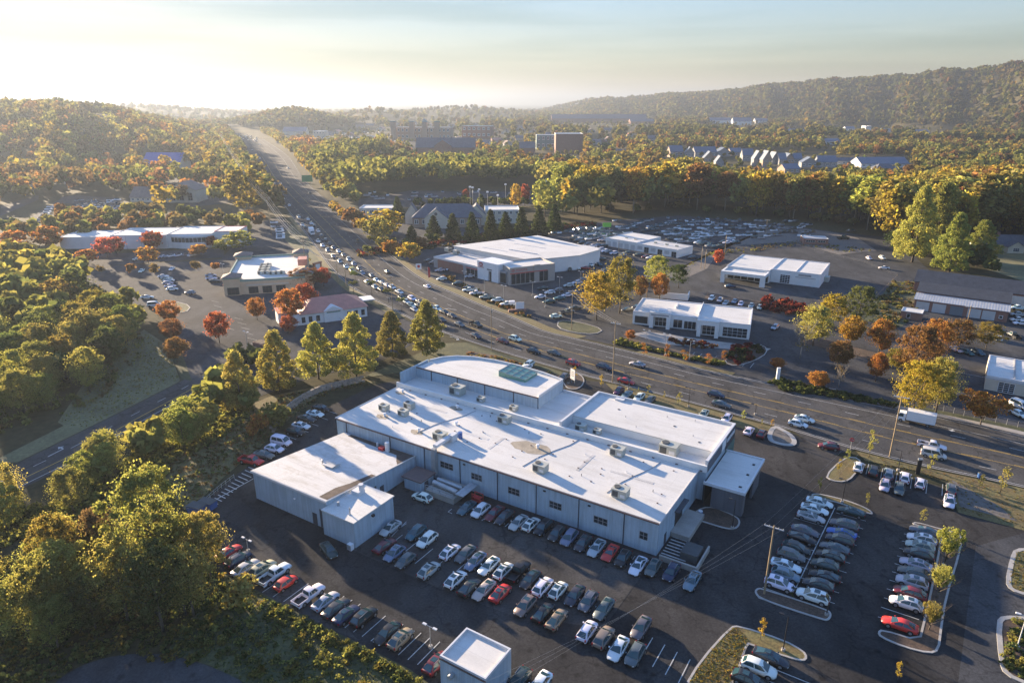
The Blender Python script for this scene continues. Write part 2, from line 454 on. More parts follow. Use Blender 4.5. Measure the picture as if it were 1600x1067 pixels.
M['sign_white'] = mat('white_sign', (0.75, 0.75, 0.75), 0.5, var=0.03)
M['sign_green'] = mat('green_sign', (0.02, 0.26, 0.10), 0.5, var=0.05)
M['lime'] = mat('lime_banner', (0.12, 0.45, 0.05), 0.6, var=0.05)
M['terracotta'] = mat('terracotta_awning', (0.42, 0.19, 0.11), 0.8, var=0.1)
M['verdigris'] = mat('green_fascia', (0.20, 0.30, 0.25), 0.7, var=0.1)
M['orange'] = mat('orange_plastic', (0.5, 0.13, 0.02), 0.5, var=0.1)

# ------------------------------------------------------------------ terrain
def sstep(a, b, x):
    t = np.clip((x - a) / (b - a), 0, 1)
    return t * t * (3 - 2 * t)

RIDGE_AZ = np.array([2.0, 6.0, 10.6, 15.7, 20.6, 25.0, 29.4, 33.0, 37.0, 50.0, 70.0])
RIDGE_H = np.array([0.0, 82.0, 101.0, 116.0, 148.0, 156.0, 162.0, 170.0, 174.0, 176.0, 120.0])
RIDGE_R = np.array([5600., 5000., 4600., 4200., 3800., 3500., 3200., 2900., 2600., 2300., 2300.])

def hz(x, y):
    """height of the ground: level in the valley, a wooded hill to the left, a long ridge to the right"""
    x = np.asarray(x, float); y = np.asarray(y, float)
    r = np.hypot(x, y); az = np.degrees(np.arctan2(x, y))
    left = sstep(-21.8, -31.0, az) * sstep(900, 1500, r + 60 * np.sin(az * .9)) * (1 - sstep(1900, 2700, r)) * (1 - sstep(-60, -90, az))
    h = left * (51 + 5 * sstep(-26, -34, az) + 2 * np.sin(az * 1.9) + 1.5 * np.sin(r * 0.013))
    rc = np.interp(az, RIDGE_AZ, RIDGE_R); rh = np.interp(az, RIDGE_AZ, RIDGE_H, left=0, right=0)
    q = r / rc
    sh = sstep(0.70, 1.0, q + 0.02 * np.sin(az * 1.1) + 0.012 * np.sin(az * 2.9 + r * 0.0025)) * (1 - sstep(1.25, 1.9, q))
    h = h + rh * sh * (1 + 0.015 * np.sin(az * 1.7) + 0.008 * np.sin(az * 4.3))
    for a0, sa, r0, sr, am in ((-17.0, 3.4, 2300, 260, 42), (-11.0, 3.0, 3000, 350, 36), (-4, 5, 3900, 500, 40), (-28, 6, 4200, 600, 50)):
        h = h + am * np.exp(-((az - a0) / sa) ** 2 - ((r - r0) / sr) ** 2)
    return h

def make_ground():
    th = np.concatenate([np.arange(-66, 66.01, 0.7), np.arange(70, 290, 6.0)])
    rr = np.concatenate([[8, 20, 40, 70, 110, 160, 220, 300, 400, 500, 600, 700], np.geomspace(740, 6500, 110), np.geomspace(7000, 26000, 14)])
    T, RR = np.meshgrid(np.radians(th), rr)
    X = RR * np.sin(T); Y = RR * np.cos(T); Z = hz(X, Y)
    n, k = X.shape
    v = [(0, 0, 0)] + list(zip(X.ravel().tolist(), Y.ravel().tolist(), Z.ravel().tolist()))
    f = []
    for j in range(k):
        j2 = (j + 1) % k
        f.append((0, 1 + j2, 1 + j))
        for i in range(n - 1):
            f.append((1 + i * k + j, 1 + i * k + j2, 1 + (i + 1) * k + j2, 1 + (i + 1) * k + j))
    me = bpy.data.meshes.new('ground'); me.from_pydata(v, [], f)
    m, nt, b, _ = new_mat('woodland_ground')
    g = nt.nodes.new('ShaderNodeNewGeometry')
    n1 = noise(nt, 0.012, 6, 0.65, g.outputs['Position']); n2 = noise(nt, 0.5, 4, 0.7, g.outputs['Position'])
    c = ramp(nt, n1.outputs[0], (0.040, 0.040, 0.022), (0.085, 0.070, 0.035), 0.35, 0.65).outputs[0]
    c = mixc(nt, 1.0, c, ramp(nt, n2.outputs[0], (0.6,) * 3, (1.4,) * 3, 0.3, 0.7).outputs[0], 'MULTIPLY')
    nt.links.new(c, b.inputs['Base Color']); b.inputs['Roughness'].default_value = 1.0; b.inputs['Specular IOR Level'].default_value = 0.1
    me.materials.append(m)
    me.polygons.foreach_set('use_smooth', [True] * len(f))
    o = inst('ground', me); tag(o, kind='structure'); return o
make_ground()

# ------------------------------------------------------------------ roads, lots, verges
def wpoly(px, z=0.0): return [at(u, v, 0.0) * 1.0 for u, v in px]
def chaikin(p, n=2):
    for _ in range(n):
        q = []
        for i in range(len(p)):
            a, b = p[i], p[(i + 1) % len(p)]
            q += [a * 0.75 + b * 0.25, a * 0.25 + b * 0.75]
        p = q
    return p
def sheet(name, px, z, m, smooth=0, world_pts=False):
    p = [Vector(q) for q in px] if world_pts else wpoly(px)
    if smooth: p = chaikin(p, smooth)
    a = sum(p[i].x * p[(i + 1) % len(p)].y - p[(i + 1) % len(p)].x * p[i].y for i in range(len(p)))
    if a < 0: p = p[::-1]
    mb = MB().face([(q.x, q.y, z) for q in p])
    o = mb.build(name, m); return tag(o, kind='structure')

ROAD = [((361,203),(392,206)),((376,226),(434,231)),((389,249),(455,248)),((402,272),(470,272)),((420,294),(487,292)),
 ((453,334),(520,320)),((492,385),(570,362)),((517,420),(600,388)),((553,452),(650,430)),((604,478),(703,455)),((650,503),(759,479)),
 ((694,520),(803,496)),((730,532),(847,516)),((775,547),(887,526)),((828,563),(930,536)),((880,578),(975,547)),((940,594),(1030,560)),
 ((1027,615),(1096,577)),((1120,640),(1194,597)),((1237,672),(1300,618)),((1337,702),(1397,637)),((1460,732),(1500,658)),((1600,761),(1610,682)),
 ((1800,815),(1815,737)),((2100,900),(2115,815))]
def catmull(P, n=6):
    out = []
    for i in range(len(P) - 1):
        a, b, c, d = P[max(0, i - 1)], P[i], P[i + 1], P[min(len(P) - 1, i + 2)]
        for k in range(n):
            t = k / n
            out.append(0.5 * ((2 * b) + (c - a) * t + (2 * a - 5 * b + 4 * c - d) * t * t + (3 * b - a - 3 * c + d) * t ** 3))
    out.append(P[-1]); return out
def smoothp(P, it=4):
    for _ in range(it):
        P = [P[0]] + [(P[i - 1] + P[i] * 2 + P[i + 1]) / 4 for i in range(1, len(P) - 1)] + [P[-1]]
    return P
RN = smoothp(catmull([at(*a) for a, b in ROAD])); RF = smoothp(catmull([at(*b) for a, b in ROAD]))
def strip(name, A, B, z, m, i0=0, i1=None):
    i1 = len(A) if i1 is None else i1
    mb = MB(); n = i1 - i0
    mb.v = [(p.x, p.y, z) for p in A[i0:i1]] + [(p.x, p.y, z) for p in B[i0:i1]]
    mb.f = [(i, i + 1, n + i + 1, n + i) for i in range(n - 1)]; mb.m = [0] * len(mb.f)
    return tag(mb.build(name, m), kind='structure')
def lane(f, off=0.0): return [a.lerp(b, f) + (b - a).normalized() * off for a, b in zip(RN, RF)]
strip('highway', RN, RF, 0.05, M['asphalt_road'])

def line_on(mb, P, w, z, dash=None, gap=None, start=0.0, end=1e9):
    """painted line of width w along polyline P, dashed if asked"""
    s = 0.0
    for a, b in zip(P[:-1], P[1:]):
        L = (b - a).length
        if L < 1e-4: continue
        d = (b - a) / L; nrm = Vector((-d.y, d.x, 0)) * (w / 2)
        segs = []
        if dash is None: segs = [(0, L)]
        else:
            per = dash + gap; t = -(s % per)
            while t < L:
                x0, x1 = max(0, t), min(L, t + dash)
                if x1 > x0 + 0.05: segs.append((x0, x1))
                t += per
        for x0, x1 in segs:
            if not (start <= s + x0 <= end): continue
            p, q = a + d * x0, a + d * x1
            mb.face([(p - nrm).to_tuple()[:2] + (z,), (p + nrm).to_tuple()[:2] + (z,), (q + nrm).to_tuple()[:2] + (z,), (q - nrm).to_tuple()[:2] + (z,)][::-1])
        s += L
mw, my = MB(), MB()
for f in (0.025, 0.965): line_on(mw, lane(f), 0.15, 0.075)
for f in (0.19, 0.66): line_on(mw, lane(f), 0.17, 0.075, 3.2, 8.5)
line_on(mw, lane(0.80), 0.15, 0.075)
for f in (0.345, 0.535):
    line_on(my, lane(f, -0.16), 0.15, 0.075); line_on(my, lane(f, 0.22), 0.15, 0.075, 4.0, 6.0)
def arrow(mb, c, d, z, L=5.0, turn=0):
    d = d.normalized(); n = Vector((-d.y, d.x, 0))
    P = lambda a, b: tuple((c + d * a + n * b).to_tuple()[:2]) + (z,)
    mb.face([P(-L / 2, -.16), P(L / 2 - 1.4, -.16), P(L / 2 - 1.4, .16), P(-L / 2, .16)])
    if turn:
        mb.face([P(L / 2 - 1.4, -.16), P(L / 2 - 1.0, .9 * turn), P(L / 2 - 0.6, .9 * turn), P(L / 2 - 1.0, -.16)])
        mb.face([P(L / 2 - 1.6, .9 * turn), P(L / 2 - 0.8, 1.9 * turn), P(L / 2, .9 * turn)])
    else:
        mb.face([P(L / 2 - 1.4, -.6), P(L / 2, 0), P(L / 2 - 1.4, .6)])
e1d = Vector((0.845, -0.534, 0)); e2d = Vector((0.534, 0.845, 0))
arrow(mw, at(1502, 673), -e1d, 0.075, 5.5, 1)
arrow(mw, at(712, 528), e1d, 0.075, 5.0, -1); arrow(mw, at(705, 483), -e1d, 0.075, 5, 1); arrow(mw, at(1297, 607), -e1d, .075, 4)
mw.build('highway_white_lines', M['line_white']); my.build('highway_yellow_lines', M['line_yellow'])
for n_ in ('highway_white_lines', 'highway_yellow_lines'): tag(bpy.data.objects[n_], kind='structure')

# pavements and verges along the highway
k0 = 0
def rowidx(u):   # first sample whose near edge is right of photo column u
    for i, p in enumerate(RN):
        f = p.y * math.cos(PITCH) + CAM_H * math.sin(PITCH)
        if 800 + 1067 * p.x / f > u and i > 30: return i
    return len(RN) - 1
iA, iB, iC = rowidx(560), rowidx(1180), rowidx(1340)
strip('sidewalk', lane(1.0, 0.15), lane(1.0, 2.0), 0.10, M['concrete'], iB + 4)
strip('verge', lane(1.0, 2.0), lane(1.0, 4.5), 0.08, M['grass'], iB + 6)
strip('verge', lane(1.0, 0.2), lane(1.0, 4.4), 0.08, M['grass_dry'], 40, rowidx(800))
strip('verge', lane(1.0, 0.2), lane(1.0, 2.8), 0.09, M['grass_dry'], rowidx(890), rowidx(1085))
strip('verge', lane(0.0, -0.2), lane(0.0, -4.0), 0.08, M['grass_dry'], 30, rowidx(640))
strip('roadside_gutter', lane(1.0, -0.1), lane(1.0, 0.15), 0.08, M['kerb'], 30)
strip('roadside_gutter', lane(0.0, 0.1), lane(0.0, -0.15), 0.08, M['kerb'], 30)

sheet('main_lot', [(590,600),(520,632),(462,668),(420,705),(365,745),(300,800),(312,850),(345,893),(425,935),(520,985),(640,1045),(700,1090),(1100,1190),
 (1760,1190),(1760,880),(1600,825),(1495,800),(1470,760),(1350,730),(1300,708),(1237,676),(1150,655),(1040,625),(940,597),(870,590),(740,575)], 0.03, M['asphalt_new'])
sheet('old_paving', [(548,858),(690,921),(802,962),(943,982),(998,905),(1020,870),(620,755),(604,792)], 0.05, M['asphalt_old'])
sheet('old_paving', [(345,893),(425,935),(500,975),(560,1000),(470,905),(395,822),(330,850)], 0.05, M['asphalt_old'])
sheet('access_road', [(1525,853),(1600,833),(1760,855),(1760,1190),(1485,1190),(1497,1067)], 0.05, M['asphalt_grey'])
sheet('entrance_apron', [(1237,672),(1337,702),(1300,712),(1262,690)], 0.06, M['asphalt_old'])
sheet('dealer_lot', [(600,395),(622,335),(700,352),(830,356),(930,347),(1060,337),(1215,350),(1300,362),(1400,372),(1470,440),(1500,470),(1620,500),
 (1800,540),(1815,735),(1600,676),(1456,650),(1397,634),(1225,609),(1130,580),(1000,548),(880,522),(803,494),(759,477),(650,428)], 0.03, M['asphalt_grey'])
sheet('mall_lot', [(120,432),(180,415),(345,405),(395,350),(440,338),(490,402),(515,432),(600,482),(650,508),(640,540),(600,562),(480,592),(350,640),(310,650),(280,500),(200,470)], 0.03, M['asphalt_grey'])
sheet('left_lot', [(95,400),(350,388),(350,402),(180,414),(110,432)], 0.03, M['asphalt_grey'])
sheet('left_lot', [(60,345),(92,318),(110,318),(130,332),(185,332),(190,310),(120,305),(98,308),(40,345)], 0.03, M['asphalt_grey'])
sheet('left_lot', [(0,322),(60,305),(60,312),(0,338)], 0.03, M['asphalt_grey'])
sheet('left_lot', [(280,325),(355,318),(372,300),(300,245),(250,262)], 0.03, M['asphalt_grey'])
sheet('bottom_yard', [(60,1090),(110,1045),(180,1022),(260,1020),(330,1040),(400,1075),(430,1190),(20,1190)], 0.03, M['asphalt_grey'], 2)
sheet('far_lot', [(520,215),(545,203),(640,205),(760,215),(740,232),(620,232),(600,222)], 0.03, M['asphalt_grey'])
sheet('far_lot', [(560,325),(830,322),(830,300),(640,298),(560,312)], 0.03, M['asphalt_grey'])
SR_U = smoothp(catmull([at(*p) for p in ((-90,772),(28,723),(120,678),(187,645),(281,597),(345,560))]), 3)
SR_L = smoothp(catmull([at(*p) for p in ((-90,830),(49,756),(140,712),(210,668),(306,615),(366,578))]), 3)
strip('side_road', SR_U, SR_L, 0.06, M['asphalt_road'])
sw, sy = MB(), MB()
sl = lambda f: [a.lerp(b, f) for a, b in zip(SR_U, SR_L)]
line_on(sw, sl(0.42), 0.2, 0.085, 3, 6); line_on(sw, sl(0.9), 0.2, 0.085)
line_on(sy, sl(0.68), 0.25, 0.085)
dd = (SR_U[12] - SR_U[9]); arrow(sw, at(90, 706), dd, 0.085, 5, 1)
tag(sw.build('side_road_lines', M['line_white']), kind='structure'); tag(sy.build('side_road_yellow_line', M['line_yellow']), kind='structure')
sheet('verge', [(28,722),(187,644),(281,596),(250,590),(120,655),(-20,725)], 0.07, M['grass_pale'])
sheet('field', [(281,594),(262,540),(225,515),(150,570),(90,660),(120,676),(187,643)], 0.06, M['grass_pale'])
sheet('drive', [(268,500),(300,480),(322,500),(352,570),(352,592),(300,600)], 0.05, M['asphalt_grey'])
sheet('verge', [(262,500),(280,540),(300,596),(284,592),(262,545)], 0.08, M['grass'])
sheet('bank', [(590,598),(560,600),(520,607),(480,630),(440,665),(405,700),(350,745),(296,797),(200,780),(230,730),(320,665),(420,620),(560,590)], 0.06, M['grass_dry'])
sheet('verge', [(560,592),(690,537),(730,535),(775,550),(828,566),(890,585),(872,598),(740,577),(640,580)], 0.07, M['grass'])
sheet('mulch_strip', [(728,548),(780,556),(832,573),(885,590),(872,600),(740,579)], 0.09, M['mulch'])
sheet('verge', [(946,599),(985,606),(1080,632),(1160,655),(1236,675),(1226,688),(1150,667),(1060,643),(962,614)], 0.08, M['grass_dry'])
sheet('verge', [(1337,705),(1460,735),(1600,764),(1790,815),(1790,885),(1600,829),(1497,801),(1482,752),(1430,735),(1352,720)], 0.09, M['grass_dry'])
sheet('gravel_bed', [(1487,750),(1505,760),(1560,790),(1590,815),(1500,792),(1494,770)], 0.11, M['gravel'])
sheet('slope', [(1345,500),(1395,440),(1465,440),(1480,470),(1430,492),(1408,512)], 0.06, M['grass'])
sheet('slope', [(1215,352),(1300,363),(1340,372),(1370,392),(1310,398),(1240,378),(1130,385),(1105,420),(1060,440),(1035,432),(1110,395)], 0.06, M['gravel'])
sheet('planting_bed', [(1180,470),(1240,478),(1262,492),(1235,494),(1140,478),(1100,468),(1105,458)], 0.08, M['mulch'])
sheet('planting_bed', [(1250,520),(1440,570),(1440,580),(1250,535)], 0.08, M['mulch'])
sheet('forecourt', [(986,522),(1010,518),(1205,545),(1195,550),(1040,538)], 0.07, M['concrete'])
sheet('planting_bed', [(955,535),(1000,545),(1130,573),(1135,560),(1090,556),(975,526)], 0.08, M['mulch'])
sheet('planting_bed', [(1201,598),(1212,588),(1300,608),(1400,630),(1396,637),(1300,620),(1225,610)], 0.09, M['mulch'])
sheet('mall_lawn', [(455,350),(480,370),(500,405),(520,432),(500,430),(470,400),(440,370)], 0.06, M['grass'])
sheet('lawn', [(1525,372),(1700,380),(1700,470),(1600,440),(1540,420)], 0.06, M['grass_pale'])
sheet('yard_bank', [(345,893),(425,935),(520,985),(640,1045),(700,1090),(700,1190),(430,1190),(400,1075),(330,1040),(260,1020),(300,950)], 0.05, M['grass'])

def inset(p, d):
    n = len(p); out = []
    a = sum(p[i].x * p[(i + 1) % n].y - p[(i + 1) % n].x * p[i].y for i in range(n))
    s = 1 if a > 0 else -1
    for i in range(n):
        e0 = (p[i] - p[i - 1]); e1 = (p[(i + 1) % n] - p[i])
        n0 = Vector((-e0.y, e0.x, 0)).normalized(); n1 = Vector((-e1.y, e1.x, 0)).normalized()
        b = (n0 + n1); b = b.normalized() if b.length > 1e-3 else n0
        c = max(0.5, b.dot(n0))
        out.append(p[i] + b * (s * d / c))
    return out
def island(px, m, smooth=2, hgt=0.15, width=0.32):
    p = wpoly(px)
    if smooth: p = chaikin(p, smooth)
    q = inset(p, width)
    bed = MB().prism([(v.x, v.y) for v in q], 0.0, hgt - 0.03).build('planting_island', m); tag(bed, kind='structure')
    mb = MB(); n = len(p)
    mb.v = [(v.x, v.y, 0.0) for v in p] + [(v.x, v.y, hgt) for v in p] + [(v.x, v.y, hgt) for v in q] + [(v.x, v.y, 0.0) for v in q]
    for i in range(n):
        j = (i + 1) % n
        for k in range(3):
            mb.f.append((k * n + i, k * n + j, (k + 1) * n + j, (k + 1) * n + i)); mb.m.append(0)
    mb.build('kerb', M['kerb'], bed)
    return bed
z3 = lambda x, y: (1100 + x / 3.2, 540 + y / 3.2)
z6 = lambda x, y: (1100 + x / 3.2, 734 + y / 3.2)
ISL_SIGN = island([(880,600),(877,590),(893,582),(907,585),(914,593),(911,603),(901,609),(887,608)], M['mulch'])
island([z3(*p) for p in ((305,470),(340,390),(440,440),(468,480),(455,505),(380,500))], M['gravel'], 2, .15, 1.1)
island([(1074,808),(1104,788),(1150,806),(1158,815),(1153,826),(1138,828),(1105,818)], M['mulch'])
island([z6(*p) for p in ((248,610),(268,590),(300,596),(620,698),(642,725),(625,756),(590,752),(280,650))], M['mulch'])
island([z6(*p) for p in ((525,130),(560,116),(700,148),(800,185),(848,215),(836,228),(690,172),(600,150))], M['grass_dry'])
island([z6(*p) for p in ((1035,270),(1060,260),(1190,298),(1272,315),(1294,345),(1282,420),(1215,640),(1190,800),(1178,905),(1130,922),(1000,890),(880,838),(866,812),(888,797),(1072,852),(1092,770),(1122,650),(1182,350),(1180,310),(1090,288))], M['mulch'], 1)
island([z6(*p) for p in ((-20,950),(130,785),(175,778),(400,850),(500,905),(520,940),(500,960),(430,945),(238,880),(222,872),(195,940),(150,1100),(-110,1100))], M['grass_dry'], 1)
island([z6(*p) for p in ((1640,392),(1552,395),(1530,440),(1505,560),(1528,602),(1620,634),(1900,650),(1900,392))], M['grass_dry'], 1, 0.15, 0.7)
island([z6(*p) for p in ((1640,738),(1492,728),(1458,760),(1474,960),(1500,1025),(1640,1090),(1950,1110),(1950,760))], M['mulch'], 1, 0.15, 0.7)
island([(1288,744),(1314,718),(1334,713),(1348,722),(1334,746),(1320,754),(1300,752)], M['grass_dry'], 1)
island([(1130,566),(1140,556),(1168,536),(1196,540),(1200,552),(1180,564),(1150,573)], M['mulch'], 1)
island([(872,500),(905,503),(945,515),(930,523),(895,520),(870,512)], M['grass'], 1)
island([(270,470),(300,478),(290,490),(262,486)], M['grass'], 1)

# painted stalls
lot = MB()
def stall(px0, px1, w=0.14, z=0.075): line_on(lot, [at(*px0), at(*px1)], w, z)
def stalls(p0, p1, n, d, L, w=0.14):
    a, b = at(*p0), at(*p1)
    for i in range(n):
        s = a.lerp(b, i / (n - 1)); line_on(lot, [s, s + d * L], w, 0.075)
q4 = lambda x, y: (300 + x / 4, 800 + y / 4)
stalls(q4(800, 645), q4(1470, 985), 13, e2d, 5.2)
stalls(q4(250, 420), q4(640, 590), 7, e2d, 5.2)
stalls(z6(450, 240), z6(270, 640), 10, e1d, 5.3); stalls(z6(660, 215), z6(480, 610), 10, e1d, 5.3)
line_on(lot, [at(*z6(655, 190)), at(*z6(450, 610))], 0.16, 0.076)
stalls(z6(1000, 320), z6(870, 735), 11, e1d, 5.3)
stalls(z3(740, 620), z3(1110, 740), 6, e2d, 5.2); stalls(z3(1190, 750), z3(1270, 780), 2, e2d, 5.2)
stalls((700, 800), (1010, 880), 17, e2d, 1.2)
stalls((600, 858), (700, 905), 5, e2d, 5); stalls((448, 672), (425, 693), 4, e1d, 5); stalls((505, 640), (460, 668), 4, e1d, 5)
stalls((1000, 1030), (1060, 1067), 4, e2d, 5); stalls(z6(360,1000), z6(250,1100), 3, e1d, 5)
for i in range(12):   # hatched walkway by the annex
    t = i / 11; a = at(330 + 58 * t, 783 - 53 * t); line_on(lot, [a, a + e1d * (2.2 + 1.2 * t)], 0.22, 0.075)
line_on(lot, [at(326, 787), at(396, 748)], 0.2, 0.076)
for i in range(8): line_on(lot, [at(1030 + 3 * i, 868 - 4.2 * i), at(1030 + 3 * i, 868 - 4.2 * i) + e1d * 4.5], 0.3, 0.075)
line_on(lot, [at(635, 815), at(612, 838)], 0.15, .075); line_on(lot, [at(635, 818), at(600, 842)], .15, .076)
stalls((1078, 558), (1172, 575), 9, -e2d * -1, 5.0); stalls((330, 470), (352, 512), 6, e1d, 5); stalls((380, 500), (420, 560), 8, -e1d, 5)
stalls((545, 812), (700, 800), 2, e1d, 1)
tag(lot.build('parking_lines', M['line_white']), kind='structure')

# ------------------------------------------------------------------ buildings
ORDN = ['first','second','third','fourth','fifth','sixth','seventh','eighth','ninth','tenth','eleventh','twelfth','thirteenth','fourteenth','fifteenth','sixteenth','seventeenth','eighteenth','nineteenth','last']
SPLIT = {'roof_conduit', 'roof_stain', 'roof_edge', 'gable', 'block_wall', 'portal', 'retaining_wall', 'roof_drain', 'roof_curb', 'block_parapet', 'portico_fascia', 'roof_grime', 'front_pillar', 'enclosure_wall', 'shelf', 'roof_pipe_block'}
class Bld:
    def __init__(s, name, label, cat, o, ang, group=None):
        s.o = (o[0], o[1]); s.a = rad(ang)
        s.root = empty(name, (o[0], o[1], 0), s.a, label, cat, group)
    def loc(s, p):
        dx, dy = p.x - s.o[0], p.y - s.o[1]; c, n = math.cos(s.a), math.sin(s.a)
        return (dx * c + dy * n, -dx * n + dy * c)
    def add(s, name, mb, m, smooth=False, parent=None, angle=None):
        if name in SPLIT and len(mb.f) > 1:
            for q in mb.split(): o = q.build(name, m, parent or s.root)
            return o
        return mb.build(name, m, parent or s.root, smooth=smooth, angle=angle)
    def walls(s, x0, x1, y0, y1, h, m, z0=0.0, name='wall'):
        return s.add(name, MB().box(x0, x1, y0, y1, z0, h), m)
    def flat(s, x0, x1, y0, y1, h, wm, rm, par=0.5, t=0.3, cap=None, z0=0.0):
        s.walls(x0, x1, y0, y1, h - par, wm, z0)
        if par > 0.02:
            p = MB()
            p.box(x0, x1, y0, y0 + t, h - par, h); p.box(x0, x1, y1 - t, y1, h - par, h)
            p.box(x0, x0 + t, y0 + t, y1 - t, h - par, h); p.box(x1 - t, x1, y0 + t, y1 - t, h - par, h)
            s.add('parapet', p, cap or wm)
            s.add('roof', MB().box(x0 + t, x1 - t, y0 + t, y1 - t, h - par, h - par + 0.08), rm)
        else:
            e = 0.15
            s.add('roof', MB().box(x0 - e, x1 + e, y0 - e, y1 + e, h - par, h - par + 0.18), rm)
    def on(s, side, x0, x1, y0, y1):
        """face frame: origin, along, outward"""
        return {'f': (Vector((x0, y0, 0)), Vector((1, 0, 0)), Vector((0, -1, 0))), 'b': (Vector((x1, y1, 0)), Vector((-1, 0, 0)), Vector((0, 1, 0))),
                'l': (Vector((x0, y1, 0)), Vector((0, -1, 0)), Vector((-1, 0, 0))), 'r': (Vector((x1, y0, 0)), Vector((0, 1, 0)), Vector((1, 0, 0)))}[side]
    def window(s, F, a, w, z0, z1, nx=2, nz=1, fm=None, bar=0.08, name='window', gm=None, deep=0.07):
        o, u, n = F; fm = fm or M['trim_dark']; mb = MB()
        def slab(a0, a1, b0, b1, d0, d1, mbx):
            pts = [o + u * aa + n * dd + Vector((0, 0, bb)) for dd in (d0, d1) for aa, bb in ((a0, b0), (a1, b0), (a1, b1), (a0, b1))]
            k = len(mbx.v); mbx.v += [tuple(p) for p in pts]
            for q in ((3, 2, 1, 0), (4, 5, 6, 7), (0, 1, 5, 4), (1, 2, 6, 5), (2, 3, 7, 6), (3, 0, 4, 7)):
                mbx.f.append(tuple(k + i for i in q)); mbx.m.append(0)
        slab(a, a + w, z0, z0 + bar, 0.0, deep, mb); slab(a, a + w, z1 - bar, z1, 0.0, deep, mb)
        slab(a, a + bar, z0 + bar, z1 - bar, 0.0, deep, mb); slab(a + w - bar, a + w, z0 + bar, z1 - bar, 0.0, deep, mb)
        for i in range(1, nx):
            c = a + w * i / nx; slab(c - bar / 2, c + bar / 2, z0 + bar, z1 - bar, 0.0, deep * 0.8, mb)
        for i in range(1, nz):
            c = z0 + (z1 - z0) * i / nz; slab(a + bar, a + w - bar, c - bar / 2, c + bar / 2, 0.0, deep * 0.6, mb)
        wo = s.add(name, mb, fm)
        pm = MB(); slab(a + bar, a + w - bar, z0 + bar, z1 - bar, 0.0, 0.025, pm)
        s.add('pane', pm, gm or M['pane'], parent=wo)
        return wo
    def panel(s, F, a, w, z0, z1, m, name='door', deep=0.05):
        o, u, n = F
        pts = [o + u * aa + n * dd + Vector((0, 0, bb)) for dd in (0, deep) for aa, bb in ((a, z0), (a + w, z0), (a + w, z1), (a, z1))]
        mb = MB(); mb.v = [tuple(p) for p in pts]
        for q in ((3, 2, 1, 0), (4, 5, 6, 7), (0, 1, 5, 4), (1, 2, 6, 5), (2, 3, 7, 6), (3, 0, 4, 7)): mb.f.append(q); mb.m.append(0)
        return s.add(name, mb, m)
    def gable(s, x0, x1, y0, y1, h, rise, wm, rm, axis='x', over=0.4, z0=0.0, hip=0.0):
        s.walls(x0, x1, y0, y1, h, wm, z0)
        a0, a1, b0, b1 = (x0, x1, y0, y1) if axis == 'x' else (y0, y1, x0, x1)
        P = (lambda a, b, z: (a, b, z)) if axis == 'x' else (lambda a, b, z: (b, a, z))
        m = (b0 + b1) / 2; g = MB(); t = 0.22
        if hip <= 0:
            for a in (a0, a1):
                g.face([P(a, b0, h), P(a, b1, h), P(a, m, h + rise)])
            s.add('gable', g, wm)
        r = MB(); k = rise / (m - b0) * over
        A0, A1, B0, B1 = a0 - over, a1 + over, b0 - over, b1 + over
        for zo in (0.02, t):
            r.face([P(A0, B0, h - k + zo), P(A1, B0, h - k + zo), P(A1 - hip, m, h + rise + zo), P(A0 + hip, m, h + rise + zo)])
            r.face([P(A1, B1, h - k + zo), P(A0, B1, h - k + zo), P(A0 + hip, m, h + rise + zo), P(A1 - hip, m, h + rise + zo)])
            if hip > 0:
                r.face([P(A0, B1, h - k + zo), P(A0, B0, h - k + zo), P(A0 + hip, m, h + rise + zo)])
                r.face([P(A1, B0, h - k + zo), P(A1, B1, h - k + zo), P(A1 - hip, m, h + rise + zo)])
        e = [P(A0, B0, h - k), P(A1, B0, h - k), P(A1 - hip, m, h + rise), P(A1, B1, h - k), P(A0, B1, h - k), P(A0 + hip, m, h + rise)]
        for i in range(6):
            p, q = e[i], e[(i + 1) % 6]
            r.face([(p[0], p[1], p[2] + .02), (q[0], q[1], q[2] + .02), (q[0], q[1], q[2] + t), (p[0], p[1], p[2] + t)])
        return s.add('roof', r, rm)

def text_mesh(txt, size, depth=0.03):
    cu = bpy.data.curves.new('lettering', 'FONT'); cu.body = txt; cu.size = size; cu.extrude = depth
    o = bpy.data.objects.new('lettering', cu); C.objects.link(o)
    bpy.context.view_layer.update()
    me = bpy.data.meshes.new_from_object(o.evaluated_get(bpy.context.evaluated_depsgraph_get()))
    bpy.data.objects.remove(o); bpy.data.curves.remove(cu)
    return me

# --- the main dealership building
A0 = at(525.3, 652.5, 6.9)
B1 = Bld('main_building', 'long pale blue metal building with white flat roofs in the dark car park', 'building', A0, -32.28)
FR = B1.a
def bl(x, y, z=0.0):
    c, s = math.cos(B1.a), math.sin(B1.a)
    return Vector((A0.x + x * c - y * s, A0.y + x * s + y * c, z))
WB, WBY, RW = M['wall_blue'], M['wall_blue_y'], M['roof_white']
bays = [0, 3.2, 16.5, 26.2, 35.6, 44.9, 53.9, 63.1, 72.2, 78.6]
B1.walls(0.0, 78.6, 0.06, 22.0, 6.55, WB, name='wall')
for a, b in zip(bays[:-1], bays[1:]):
    B1.add('wall_panel', MB().box(a + 0.03, b - 0.03, -0.02, 0.055, 0.0, 6.55), WB)
for x in bays[1:-1]:
    B1.add('downspout', MB().box(x - 0.07, x + 0.07, -0.17, -0.025, 0.0, 6.6), M['trim_dark'])
B1.add('gutter', MB().box(-0.15, 78.75, -0.28, -0.03, 6.56, 6.78), M['gutter'])
B1.add('roof', MB().box(-0.12, 78.72, -0.02, 21.6, 6.56, 6.86), M['roof_white'])
